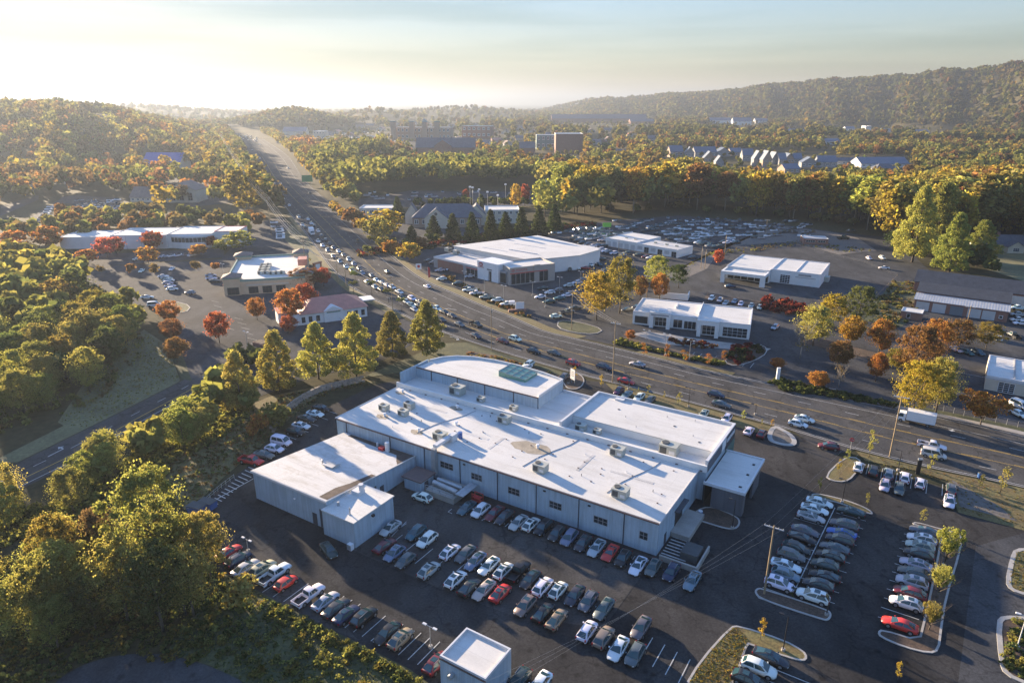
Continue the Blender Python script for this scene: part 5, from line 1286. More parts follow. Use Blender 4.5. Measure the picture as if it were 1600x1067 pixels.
def car_meshes(kind):
    d = CARS[kind]; body = MB(); rings = []
    for x, w, zb, zt in d['st']:
        half = [(w * .80, zb), (w * .97, zb + .10), (w, zb + (zt - zb) * .45), (w * .985, zt - .16), (w * .88, zt - .03)]
        ring = [(x, y, z) for y, z in half] + [(x, 0, zt + .025)] + [(x, -y, z) for y, z in reversed(half)]
        k = len(body.v); body.v += ring; rings.append(k)
    n = 11
    for a, b in zip(rings[:-1], rings[1:]):
        for i in range(n - 1): body.f.append((a + i, b + i, b + i + 1, a + i + 1)); body.m.append(0)
        body.f.append((a + n - 1, b + n - 1, b, a)); body.m.append(1)
    body.f.append(tuple(rings[0] + i for i in range(n))); body.m.append(0)
    body.f.append(tuple(rings[-1] + i for i in reversed(range(n)))); body.m.append(0)
    zb, zr, xb0, xb1, xr0, xr1, wb, wr = d['cab']; zc = zb - .05
    xm0, xm1 = xr0 + (xr1 - xr0) * .15, xr0 + (xr1 - xr0) * .8
    base = [(xb0, wb), (xb1, wb)]
    def cabring(x, w, z): return [(x, w, z), (x, -w, z)]
    # roof ribs crown
    rs = [(xr0, wr * .92, zr - .08), (xm0, wr * .99, zr - .015), (xm1, wr, zr), (xr1, wr * .94, zr - .07)]
    k = len(body.v)
    for x, w, z in rs: body.v += [(x, w, z), (x, w * .5, z + .035), (x, -w * .5, z + .035), (x, -w, z)]
    for i in range(3):
        for j in range(3):
            a = k + i * 4 + j; body.f.append((a, a + 4, a + 5, a + 1)); body.m.append(0)
    bl_ = [(xb0, wb, zc), (xb1, wb, zc), (xb1, -wb, zc), (xb0, -wb, zc)]
    kb = len(body.v); body.v += bl_
    # sides
    body.f.append((kb, kb + 1, k + 12, k + 8, k + 4, k)); body.m.append(0)
    body.f.append((kb + 2, kb + 3, k + 3, k + 7, k + 11, k + 15)); body.m.append(0)
    body.f.append((kb + 1, kb + 2, k + 15, k + 14, k + 13, k + 12)); body.m.append(0)
    body.f.append((kb + 3, kb, k, k + 1, k + 2, k + 3)); body.m.append(0)
    # wheel arches, bumpers, grille
    for wx in d['wx']:
        for s in (1, -1):
            wy = .97 if kind in ('suv', 'pickup', 'van') else .94 if kind == 'crossover' else .925
            if kind == 'hatchback': wy = .89
            if kind == 'sports': wy = .95
            body.tube((wx, s * (wy - .25), d['r'] + .02), (wx, s * (wy + .006), d['r'] + .02), d['r'] + .07, n=16, mi=1)
    xf, xr_ = d['st'][-1][0], d['st'][0][0]
    zf = d['st'][-1][2]
    body.box(xf - .06, xf + .015, -.42, .42, zf + .02, zf + .16, 1)
    if 'bed' in d:
        b0, b1 = d['bed']
        body.box(b0, b1, .86, .95, .40, 1.14).box(b0, b1, -.95, -.86, .40, 1.14).box(b0, b0 + .08, -.855, .855, .45, 1.14).box(b0 + .082, b1, -.855, .855, .50, .62, 1).box(b1 - .05, b1, -.855, .855, .62, 1.14)
        body.box(b0 - .12, b0, -.9, .9, .42, .62, 1)
    else: body.box(xr_ - .03, xr_ + .05, -.60, .60, d['st'][0][2] + .02, d['st'][0][2] + .14, 1)
    B = body.mesh(kind + '_body', [M['paint'], M['black_trim']], True, 52)
    def lerp(p, q, t): return tuple(p[i] + (q[i] - p[i]) * t for i in range(3))
    def pane(c, u0, u1, v0, v1, off):
        """c: four corners low-left, low-right, high-right, high-left"""
        P = lambda u, v: Vector(lerp(lerp(c[0], c[1], u), lerp(c[3], c[2], u), v))
        p = [P(u0, v0), P(u1, v0), P(u1, v1), P(u0, v1)]
        nrm = (p[1] - p[0]).cross(p[3] - p[0]).normalized()
        ctr = sum(p, Vector()) / 4
        if nrm.dot(ctr - Vector((0, 0, 1.0))) < 0: nrm = -nrm; p = p[::-1]
        return [tuple(q + nrm * off) for q in p]
    zr2 = zr - .06
    ws = [(xb1, wb, zb), (xb1, -wb, zb), (xr1, -wr * .95, zr2 - .02), (xr1, wr * .95, zr2 - .02)]
    rw = [(xb0, -wb, zb), (xb0, wb, zb), (xr0, wr * .94, zr2), (xr0, -wr * .94, zr2)]
    out = {'body': B}
    out['windscreen'] = MB().face(pane(ws, .05, .95, .06, .96, .018)).mesh('windscreen', M['glass'])
    out['rear_window'] = MB().face(pane(rw, .09, .91, .16 if kind in ('suv', 'van') else .08, .93, .018)).mesh('rear_window', M['glass'])
    for s, nm in ((1, 'l'), (-1, 'r')):
        sd_ = [(xb0, s * wb, zb), (xb1, s * wb, zb), (xr1, s * wr * .97, zr2), (xr0, s * wr * .97, zr2)]
        f_ = MB().face(pane(sd_, .52, .93, .08, .92, .016))
        r_ = MB().face(pane(sd_, .10 if kind != 'suv' else .06, .48, .08, .92, .016))
        if kind in ('pickup', 'sports'):
            f_ = MB().face(pane(sd_, .30, .93, .08, .92, .016)); r_ = MB().face(pane(sd_, .07, .26, .12, .88, .016))
        out['side_window_front_' + nm] = f_.mesh('side_window', M['glass']); out['side_window_rear_' + nm] = r_.mesh('side_window', M['glass'])
        out['side_windows_' + nm] = MB().face(pane(sd_, .09, .93, .08, .92, .016)).mesh('side_window', M['glass'])
    r = d['r']; w = MB(); w.tube((0, -.11, 0), (0, .11, 0), r, n=16)
    out['tyre'] = w.mesh('wheel', M['tyre'], True, 40)
    rm = MB(); rm.tube((0, .111, 0), (0, .125, 0), r * .66, r * .60, 12)
    out['rim'] = rm.mesh('rim', M['rim'])
    x1, w1, zb1, zt1 = d['st'][-3] if kind not in ('pickup', 'van', 'hatchback', 'sports') else d['st'][-2]
    xh = d['st'][-2][0]
    hl = MB(); hw = d['st'][-2][1]; hz_ = d['st'][-2][3] - .12
    hl.box(-.16, .055, -.13, .13, -.065, .065, taper=.02); out['headlight'] = hl.mesh('headlight', M['headlight']); out['_hl'] = (xh - .02, hw * .86, hz_)
    tl = MB().box(-.05, .12, -.14, .14, -.09, .09, taper=.02) if kind not in ('suv', 'van', 'crossover') else MB().box(-.06, .12, -.10, .10, -.16, .16, taper=.02)
    out['taillight'] = tl.mesh('taillight', M['taillight'])
    if 'bed' in d: out['_tl'] = (d['bed'][0] + .03, .90, .98)
    else: out['_tl'] = (d['st'][1][0] - .045, d['st'][1][1] * .86, d['st'][1][3] - .17)
    out['mirror'] = MB().box(-.10, .10, -.10, .10, -.07, .08, taper=.02).mesh('mirror', M['paint']); out['_mi'] = (xb1 - .45, wb + .17, zb + .10)
    out['sunroof'] = MB().box(xm1 - .85, xm1 - .05, -wr * .68, wr * .68, zr + .032, zr + .047).mesh('sunroof', M['glass'])
    if kind in ('suv', 'van', 'crossover'):
        out['roof_rail'] = MB().box(xr0 + .12, xr1 - .15, -.025, .025, zr - .005, zr + .06).mesh('roof_rail', M['rim']); out['_rr'] = wr * .93
    # single small mesh for far cars
    s = MB(); s.v = list(body.v); s.f = list(body.f); s.m = list(body.m)
    for key in ('windscreen', 'rear_window', 'side_windows_l', 'side_windows_r'):
        s.face([tuple(v.co) for v in out[key].vertices], 2)
    out['far'] = s.mesh(kind + '_far', [M['paint'], M['black_trim'], M['glass']], True, 38)
    out['_wx'] = d['wx']; out['_r'] = r
    out['_wy'] = {'suv': .87, 'crossover': .845, 'pickup': .87, 'van': .88, 'sports': .86, 'hatchback': .80}.get(kind, .835)
    return out
CM = {k: car_meshes(k) for k in CARS}
PAINT = {'white': (.72,.72,.71), 'silver': (.42,.43,.44), 'grey': (.11,.115,.12), 'dark grey': (.035,.038,.042), 'black': (.009,.009,.011), 'navy': (.015,.022,.06),
 'blue': (.05,.14,.36), 'steel blue': (.15,.20,.26), 'red': (.42,.025,.025), 'bright red': (.58,.04,.03), 'maroon': (.13,.014,.022), 'dark green': (.028,.05,.045), 'bronze': (.22,.17,.12),
 'beige': (.42,.38,.30), 'cream': (.6,.56,.48), 'teal': (.04,.11,.13), 'purple': (.07,.02,.06), 'yellow': (.55,.5,.05)}
WORD = {'sedan': ('parked_sedan', 'sedan'), 'suv': ('parked_suv', 'SUV'), 'hatchback': ('parked_hatchback', 'hatchback'), 'sports': ('parked_sports_car', 'sports car'), 'pickup': ('parked_pickup', 'pickup'), 'van': ('parked_van', 'van')}
ORD = ['first','second','third','fourth','fifth','sixth','seventh','eighth','ninth','tenth','eleventh','twelfth','thirteenth','fourteenth','fifteenth','sixteenth','seventeenth','eighteenth','nineteenth','twentieth',
 'twenty-first','twenty-second','twenty-third','twenty-fourth','twenty-fifth','twenty-sixth','twenty-seventh','twenty-eighth','twenty-ninth','thirtieth']
VEH = []
def car(kind, color, p, ang, label, group, lod=0, moving=False, sc=1.0, extras=None):
    nm, word = WORD[kind]; col = PAINT[color]
    rnd = random.Random(int(p.x * 37 + p.y * 101)); m = CM[rnd.choice({'suv': ('suv', 'crossover', 'crossover'), 'sedan': ('sedan', 'fastback')}.get(kind, (kind,)))]; col = tuple(min(.8, c * rnd.uniform(.9, 1.1)) for c in col)
    cat = {'suv': 'car', 'sedan': 'car', 'hatchback': 'car', 'sports': 'car'}.get(kind, word)
    if moving: nm = nm.replace('parked_', 'moving_')
    ang += rnd.uniform(-1.2, 1.2)
    if lod >= 2:
        o = inst(nm, m['far'], None, (p.x, p.y, p.z), rad(ang), sc, col); tag(o, label, cat, group); return o
    r = empty(nm, (p.x, p.y, p.z), rad(ang), label, cat, group); r.scale = (sc * rnd.uniform(.96, 1.04), sc * rnd.uniform(.98, 1.03), sc * rnd.uniform(.97, 1.05))
    inst('body', m['body'], r, color=col)
    inst('windscreen', m['windscreen'], r); inst('rear_window', m['rear_window'], r)
    if lod == 0:
        for k in ('front_l', 'rear_l', 'front_r', 'rear_r'): inst('side_window', m['side_window_' + k], r)
    else:
        for k in 'lr': inst('side_window', m['side_windows_' + k], r)
    for wx in m['_wx']:
        for s in (1, -1):
            w = inst('wheel', m['tyre'], r, (wx, s * m['_wy'], m['_r']), 0 if s > 0 else math.pi)
            if lod == 0: inst('rim', m['rim'], w)
    if lod == 0:
        for s in (1, -1):
            x, y, z = m['_hl']; inst('headlight', m['headlight'], r, (x, s * y, z), s * .35)
            x, y, z = m['_tl']; inst('taillight', m['taillight'], r, (x, s * y, z), -s * .2)
            x, y, z = m['_mi']; inst('mirror', m['mirror'], r, (x, s * y, z), color=col)
            if 'roof_rail' in m and kind == 'suv' and rnd.random() < .6: inst('roof_rail', m['roof_rail'], r, (0, s * m['_rr'], 0))
        if kind in ('suv', 'sedan') and ((extras and 'sun' in extras) or rnd.random() < .3): inst('sunroof', m['sunroof'], r)
    if extras and 'cap' in extras: MB().box(-2.8, -.58, -.84, .84, 1.145, 1.86, taper=.06).build('bed_cap', M['sign_white'], r)
    return r
def name_row(cars, where, order='left'):
    """a label for each car that singles it out within its row; where names the row"""
    keys = [(c[1], c[0]) for c in cars]; out = []
    for i, k in enumerate(keys):
        w = WORD[k[1]][1]; base = '%s %s' % (k[0], w)
        if keys.count(k) == 1: out.append('%s %s' % (base, where)); continue
        def nb(j): return '%s %s' % (keys[j][0], WORD[keys[j][1]][1]) if 0 <= j < len(keys) else None
        me_ = (nb(i - 1), nb(i + 1)); same = [j for j, q in enumerate(keys) if q == k]
        out.append('%s %s, %s from the %s' % (base, where, ORD[i] if i < len(ORD) else 'last', order))
    return out
def row(cars, where, group, ang, conv=None, lod=0, z=.7, order='left', sc=1.05):
    """cars: (kind, colour, x, y[, heading or 'f' flip]) in pixels through conv"""
    labs = name_row(cars, where, order)
    for c, lb in zip(cars, labs):
        u, v = conv(c[2], c[3]) if conv else (c[2], c[3])
        p = at(u, v, z); p.z = .06; a = ang
        ex = None
        for e in c[4:]:
            if e == 'f': a = ang + 180
            elif isinstance(e, (int, float)): a = e
            else: ex = e
        VEH.append((c[0], c[1], p, a, lb, group, lod, False, sc, ex))
z5 = lambda x, y: (650 + x * 460 / 1599, 760 + y * 460 / 1599)
UP, DN = 57.7, 237.7
S, D, U_, P_, H_ = 'sedan', 'suv', 'suv', 'pickup', 'hatchback'
row([(S,'teal',275,115),(D,'white',350,132),(S,'maroon',425,145),(S,'dark grey',480,165),(S,'silver',555,195),(D,'white',625,205,'f','sun'),(D,'black',692,222),(D,'dark grey',765,255),(D,'steel blue',832,280),
     (D,'dark grey',908,308),(S,'silver',980,333),('sports','bright red',1055,358),(D,'black',1125,390),(S,'white',1205,430),(D,'grey',1288,440),(D,'navy',1387,465),(S,'steel blue',1500,510)],
    'in the row along the long blue wall', 'cars along the front wall of the main building', DN, z5)
row([(D,'teal',0,250),(D,'white',60,290),(D,'white',185,355,'f','sun'),(S,'grey',268,365),(S,'steel blue',322,405),(S,'white',395,430),(D,'white',475,458,'f','sun'),(P_,'black',555,462,'f'),(S,'dark grey',620,503),(D,'white',688,545,'f'),(D,'white',772,563,'f','sun'),
     (S,'dark grey',862,590),(D,'grey',935,622),(S,'grey',1020,662)], 'in the upper middle row of the rear lot', 'cars in the upper middle row of the rear lot', DN, z5)
row([(D,'silver',70,455,'f','sun'),(D,'white',215,505,'f','sun'),(S,'dark grey',290,545,'f'),(S,'beige',368,560),(S,'red',458,578,'f'),(D,'bronze',593,650),(S,'black',692,680,'f'),(S,'bronze',765,718,'f')],
    'in the lower middle row of the rear lot', 'cars in the lower middle row of the rear lot', DN, z5)
row([(D,'white',930,785,'f'),(D,'bronze',1020,820,'f'),(S,'white',1098,878),(D,'grey',1190,910),(S,'grey',1222,765)], 'at the lower right end of the rear lot', 'cars at the lower right end of the rear lot', DN, z5)
row([(S,'silver',1240,100),(S,'maroon',1205,210,'f'),(D,'steel blue',1265,258),(H_,'grey',1335,300)], 'beside the annex block', 'cars beside the annex block', DN, q4)
row([(S,'dark green',855,235,-52)], 'alone in the aisle before the annex', 'cars standing alone', -52, q4)
row([(D,'white',659.7,777,147)], 'alone under the loading platform', 'cars standing alone', 147)
row([(D,'white',45,185),(S,'red',230,250),(D,'navy',290,295),(S,'silver',335,345),(D,'beige',440,355),(P_,'white',515,388),(H_,'bright red',585,440)], 'at the left end of the bank row', 'cars along the grassy bank, left part', UP, q4)
row([(P_,'white',730,520),(S,'silver',835,555),(S,'dark grey',900,597),(S,'navy',965,640),(D,'black',1075,655),(S,'black',1220,755,'f'),(D,'bronze',1305,790)], 'at the right end of the bank row', 'cars along the grassy bank, right part', UP, q4)
row([(D,'maroon',682,1036,UP),(D,'dark green',811,1062,DN),(S,'white',842,1070,DN)], 'beside the small square block', 'cars beside the small square block', UP)
E1A, E1B = -32.3, 147.7
row([(S,'white',578,162),(S,'white',553,195),(S,'silver',535,235),(S,'grey',505,305),(S,'black',490,340),(D,'dark grey',462,390),(D,'grey',437,428),(S,'white',410,476),(D,'steel blue',408,525),(D,'white',378,570,'sun')],
    'in the left column of the right lot', 'cars in the left column of the right lot', E1A, z6, order='top')
row([(S,'dark green',738,208),(D,'grey',702,275),(S,'blue',690,315),(D,'dark grey',680,350),(S,'grey',655,390),(D,'black',632,432),(D,'dark green',605,475),(S,'black',605,530),(D,'dark grey',572,575),(D,'white',545,632,'sun')],
    'in the middle column of the right lot', 'cars in the middle column of the right lot', E1B, z6, order='top')
row([(S,'grey',1105,306),(D,'white',1090,345,'sun'),(D,'silver',1082,381,'sun'),(D,'dark grey',1075,420),(S,'silver',1060,470),(S,'grey',1055,515),(D,'silver',1040,562),(D,'maroon',1030,616),(D,'white',1012,668),(S,'bright red',980,772)],
    'in the right column of the right lot', 'cars in the right column of the right lot', E1B, z6, order='top')
row([(S,'white',775,605),(D,'dark grey',850,625),(D,'steel blue',925,640),(D,'silver',905,700,'f'),(D,'white',1005,660),(D,'grey',978,715,'f'),(D,'white',1082,687),(D,'grey',1238,715),(D,'white',1228,780,'f')],
    'in the row behind the roadside verge', 'cars behind the roadside verge', UP, z3)
row([(S,'white',225,425),(D,'maroon',290,440)], 'beside the concrete island near the entrance', 'cars by the entrance island', UP, z3)
zb2 = lambda x, y: (860 + x * 350 / 1600, 590 + y * 350 / 1600)
row([(D,'purple',490,92),(S,'steel blue',545,118),(S,'white',635,135),(S,'grey',712,155),(S,'cream',1095,255),(D,'white',1260,288)], 'in the narrow row behind the right roof block', 'cars between the right roof block and the highway', DN, zb2, z=.9)
row([(D,'white',826,568),(S,'white',823,573.5),(D,'grey',881,588)], 'behind the curved roof block', 'cars behind the curved roof block', DN, z=1.0)
row([(S,'dark grey',335,935),(D,'white',275,990),(D,'black',225,1052)], 'at the golden grass island on the bottom edge', 'cars at the golden grass island', E1A, z6)
zl1 = lambda x, y: (300 + x / 4, 540 + y / 4)
row([(P_,'red',370,720),(S,'grey',450,680),(D,'white',515,645),('van','white',560,603),(D,'black',645,540),(S,'white',682,500),(S,'dark grey',718,455),(S,'white',770,425),(S,'black',810,388)], 'in the row along the left end wall', 'cars along the left end of the main building', -22, zl1)
row([(S,'silver',622,615)], 'alone beside the curved block at the far left', 'cars standing alone', 10)

# dealership forecourt
DV = 200
row([(S,'dark grey',670,407),(S,'grey',677,410),(S,'dark green',690,413),(S,'silver',687,422),(S,'steel blue',696,418),(S,'white',705,420),(S,'silver',733.6,431.5),(D,'white',690,435.6),(D,'dark grey',715,443)],
    'before the brick end of the dealership', 'cars before the dealership wing', DV, lod=1)
row([(S,'navy',732,449),(P_,'white',734,453.5),(P_,'white',745,458.5),(P_,'beige',760,464.5),(D,'white',777,469),(P_,'white',793,475.5,'cap')], 'in the roadside row of the dealership', 'cars in the roadside row of the dealership', DV - 14, lod=1, sc=1.08)
row([(S,'white',844,463.5),(S,'dark green',858,471),(S,'teal',874,465.6),(D,'white',859,457),(S,'white',886,461),(S,'dark green',848,450),(D,'grey',872,453.6),(D,'silver',888.5,446),(D,'white',901.6,441.6),(D,'grey',910,437),(S,'dark grey',919,433.5),(D,'silver',929,429.5),(D,'white',937,426),(D,'grey',943.5,423)],
    'in the diagonal row beside the golden tree', 'cars in the diagonal row beside the golden tree', 195, lod=1, sc=1.05)
row([(D,'white',869,494,20),(P_,'grey',886,487.5),(S,'dark grey',899,481)], 'at the dealership exit', 'cars at the dealership exit', 25, lod=1, sc=1.05)
row([(D,'dark green',890.6,421,-95),(S,'white',902,418),(S,'red',914.7,418.6,160),(D,'white',922,413.6,-60),(S,'dark green',935.5,413),(S,'dark green',940,404.5,170)], 'behind the dealership service wing', 'cars behind the service wing', -70, lod=1)
zg = lambda x, y: (860 + x / 5.3333, 330 + y / 5.3333)
rnd = random.Random(21)
def lotrow(pts, where, group, ang, conv=zg, lod=1, pal=None, kinds=(S, S, D, D), order='left', sc=1.18):
    pal = pal or ['white', 'silver', 'grey', 'dark grey', 'dark green', 'steel blue', 'black', 'white']
    row([(rnd.choice(kinds), rnd.choice(pal), x, y) for x, y in pts], where, group, ang, conv, lod, order=order, sc=sc)
lotrow([(195,228),(230,245),(265,265),(315,275),(345,293),(390,285),(420,322),(440,288),(460,332),(490,345),(530,350)], 'in the front diagonal row left of the garage block', 'cars left of the garage block, front', 205)
lotrow([(330,222),(370,222),(400,212),(430,240),(440,198),(480,240),(540,190),(580,190),(620,180),(650,178)], 'in the second row left of the garage block', 'cars left of the garage block, second row', 205)
lotrow([(20,186),(60,180),(120,176),(160,172),(205,160),(245,158),(310,148),(385,145),(455,133)], 'in the back row behind the workshop', 'cars behind the workshop', 200)
lotrow([(575,130),(620,130),(660,138),(700,142),(790,160),(840,155),(880,150),(990,170),(1015,182),(900,186),(940,190)], 'in the row behind the garage block', 'cars behind the garage block', 200, pal=['white', 'dark grey', 'grey', 'steel blue', 'teal'])
row([(S,'grey',600,364),(S,'teal',640,346),(S,'dark green',725,362),(S,'maroon',795,378),(S,'white',835,386),(D,'black',1180,386)], 'in front of the garage block', 'cars before the garage block', 200, zg, 1)
lotrow([(850,70),(980,55),(1035,75),(1080,75),(1135,80),(1195,75),(1235,55),(1260,80),(1310,65),(1355,95),(1395,65)], 'along the wood edge of the back lot', 'cars along the wood edge', -100, lod=2)
lotrow([(1460,70),(1465,110),(1515,115),(1575,75),(1575,120)], 'at the right of the back lot', 'cars at the right of the back lot', -100, lod=2)
lotrow([(1100,147),(1140,150),(1255,140),(1290,146),(1320,158),(1345,172),(1400,140)], 'in the first line of the packed group', 'cars in the packed group, first line', 200, pal=['white', 'silver', 'grey', 'white'])
lotrow([(1290,184),(1330,190),(1375,168),(1420,198),(1440,180),(1480,190),(1505,224)], 'in the second line of the packed group', 'cars in the packed group, second line', 200, pal=['white', 'silver', 'white', 'dark green'])
lotrow([(250,205),(285,210),(310,222),(215,205),(300,190),(345,188),(260,182)], 'in the third row left of the garage block', 'cars left of the garage block, third row', 205)
lotrow([(700,190),(735,196),(770,200),(1000,150),(1040,158),(960,168),(1060,185)], 'just behind the garage block roof', 'cars just behind the garage block', 205)
lotrow([(1040,105),(1075,108),(1010,110),(975,112),(940,118),(905,122),(870,126),(835,128)], 'in the far line behind the garage block', 'cars in the far line', 200, lod=2)
lotrow([(1090,175),(1120,180),(1150,184),(1180,188),(1210,192),(1060,210),(1180,222),(1210,226)], 'in the line right behind the white garage', 'cars right behind the white garage', 205, lod=2)
lotrow([(1520,255),(1545,262),(1500,246),(1470,262),(1440,256),(1290,262),(1255,268),(1230,262)], 'in the scattered line by the wooden poles', 'cars by the wooden poles', 200, lod=2)
lotrow([(1420,100),(1385,118),(1355,122),(1310,110),(1275,112),(1225,108),(1180,112),(1130,118)], 'in the loose line above the packed group', 'cars above the packed group', -95, lod=2)
row([(S,'grey',1085,205),(S,'maroon',1120,216),(S,'red',1155,222),(S,'teal',1265,240),(D,'grey',1320,287),(S,'dark grey',1360,297),(S,'dark green',1410,285)], 'in the loose middle of the back lot', 'cars in the loose middle of the back lot', 205, zg, 1)
zw = lambda x, y: (950 + x * 350 / 1600, 330 + y * 350 / 1600)
row([(S,'silver',1005,170),(S,'dark green',1045,182),(S,'grey',1095,190),(P_,'navy',1400,203),(D,'silver',1035,112),(D,'steel blue',1085,120),(S,'silver',1105,105),(S,'grey',1175,108),(S,'silver',1185,136),(D,'grey',1240,118),(S,'dark grey',1280,142),(S,'red',1330,150),(S,'silver',1385,108),(S,'grey',1410,148)],
    'near the brick office', 'cars near the brick office', 20, zw, 1)
row([(D,'white',740,622),(D,'silver',800,634),(S,'silver',840,654),(S,'steel blue',905,642),(S,'white',950,660),(S,'silver',1025,672),(S,'silver',1085,684)], 'behind the glazed showroom', 'cars behind the glazed showroom', -118, zw, 1)
row([(D,'silver',1195,828,-130)], 'alone at the right side of the glazed showroom', 'cars standing alone', 0, zw, 1)
row([(S,'dark grey',140,702),(D,'black',215,682),(D,'dark grey',270,667),(D,'black',320,648),(D,'white',165,537),(S,'white',190,512)], 'left of the glazed showroom', 'cars left of the glazed showroom', 200, zw, 1)
row([(S,'navy',875,536,10)], 'under the wide open portal', 'cars standing alone', 10, zw, 1)
zr = lambda x, y: (1250 + x * 350 / 1600, 330 + y * 350 / 1600)
row([(H_,'white',495,336,-90),(D,'white',590,334,-90),(S,'white',600,404,170)], 'right of the portal showroom', 'cars right of the portal showroom', -90, zr, 1)
row([(P_,'white',1560,692),(P_,'silver',1560,738),(P_,'white',1562,778),(P_,'white',1590,802)], 'beside the brick garages', 'pickups beside the brick garages', 170, zr, 1)
row([(D,'white',1420,908,60),(P_,'black',1525,888,85),(S,'maroon',1440,855,30)], 'in the yard before the brick garages', 'cars before the brick garages', 60, zr, 1)
row([(D,'silver',1118,988),(S,'teal',1195,1005),(D,'teal',1275,1008)], 'behind the corner shop trees', 'cars behind the corner shop trees', -80, zr, 1)
row([('van','white',1594,634,-80),(S,'white',1592,646,-80)], 'at the right edge below the corner shop', 'vans at the right edge', -80, None, 1)
row([('van','red',1330,361,10),(P_,'dark green',1318,372,10)], 'by the brick office at the wood edge', 'vehicles by the brick office', 10, None, 1, sc=1.25)
# mall side
zl = lambda x, y: (80 + x / 5.714, 330 + y / 5.714)
row([(S,'white',1000,580),(S,'silver',1030,598),(S,'white',1048,617),(D,'silver',1040,642),(S,'white',1060,667),(D,'white',1080,696)], 'in the glinting row of the mall lot', 'cars in the glinting row', 20, zl, 1)
row([(S,'white',855,767),(D,'steel blue',1240,728,170),('van','white',920,838),(S,'silver',1425,572),(S,'white',1430,597),(S,'dark grey',1458,622),(S,'white',805,532,-80),(S,'silver',940,527,-80),(S,'white',1075,514,-80),(D,'white',450,822)],
    'in the mall lot', 'cars in the mall lot', 15, zl, 1)
row([(S,'blue',215,442),(S,'white',770,427),(S,'white',940,409),(S,'silver',1010,402),(S,'white',1075,395),(S,'white',1135,391),(S,'grey',1200,386),(S,'silver',1255,391)], 'before the long white building', 'cars before the long white building', 60, zl, 2)
z97 = lambda x, y: (400 + x / 9.7, 330 + y / 9.7)
lotrow([(270,172),(280,232),(340,242),(350,272),(360,302),(370,345),(370,380),(370,405)], 'in the row behind the tan mall', 'cars behind the tan mall', 15, z97, 2, order='top', pal=['white', 'silver', 'steel blue'])
zf = lambda x, y: (x / 6.667, 250 + y / 6.667)
lotrow([(525,488),(505,512),(492,538),(475,560),(455,582),(432,606),(400,632)], 'in the slanting row of the far left lot', 'cars in the far left lot', 10, zf, 2, order='top', pal=['silver', 'steel blue', 'white'])
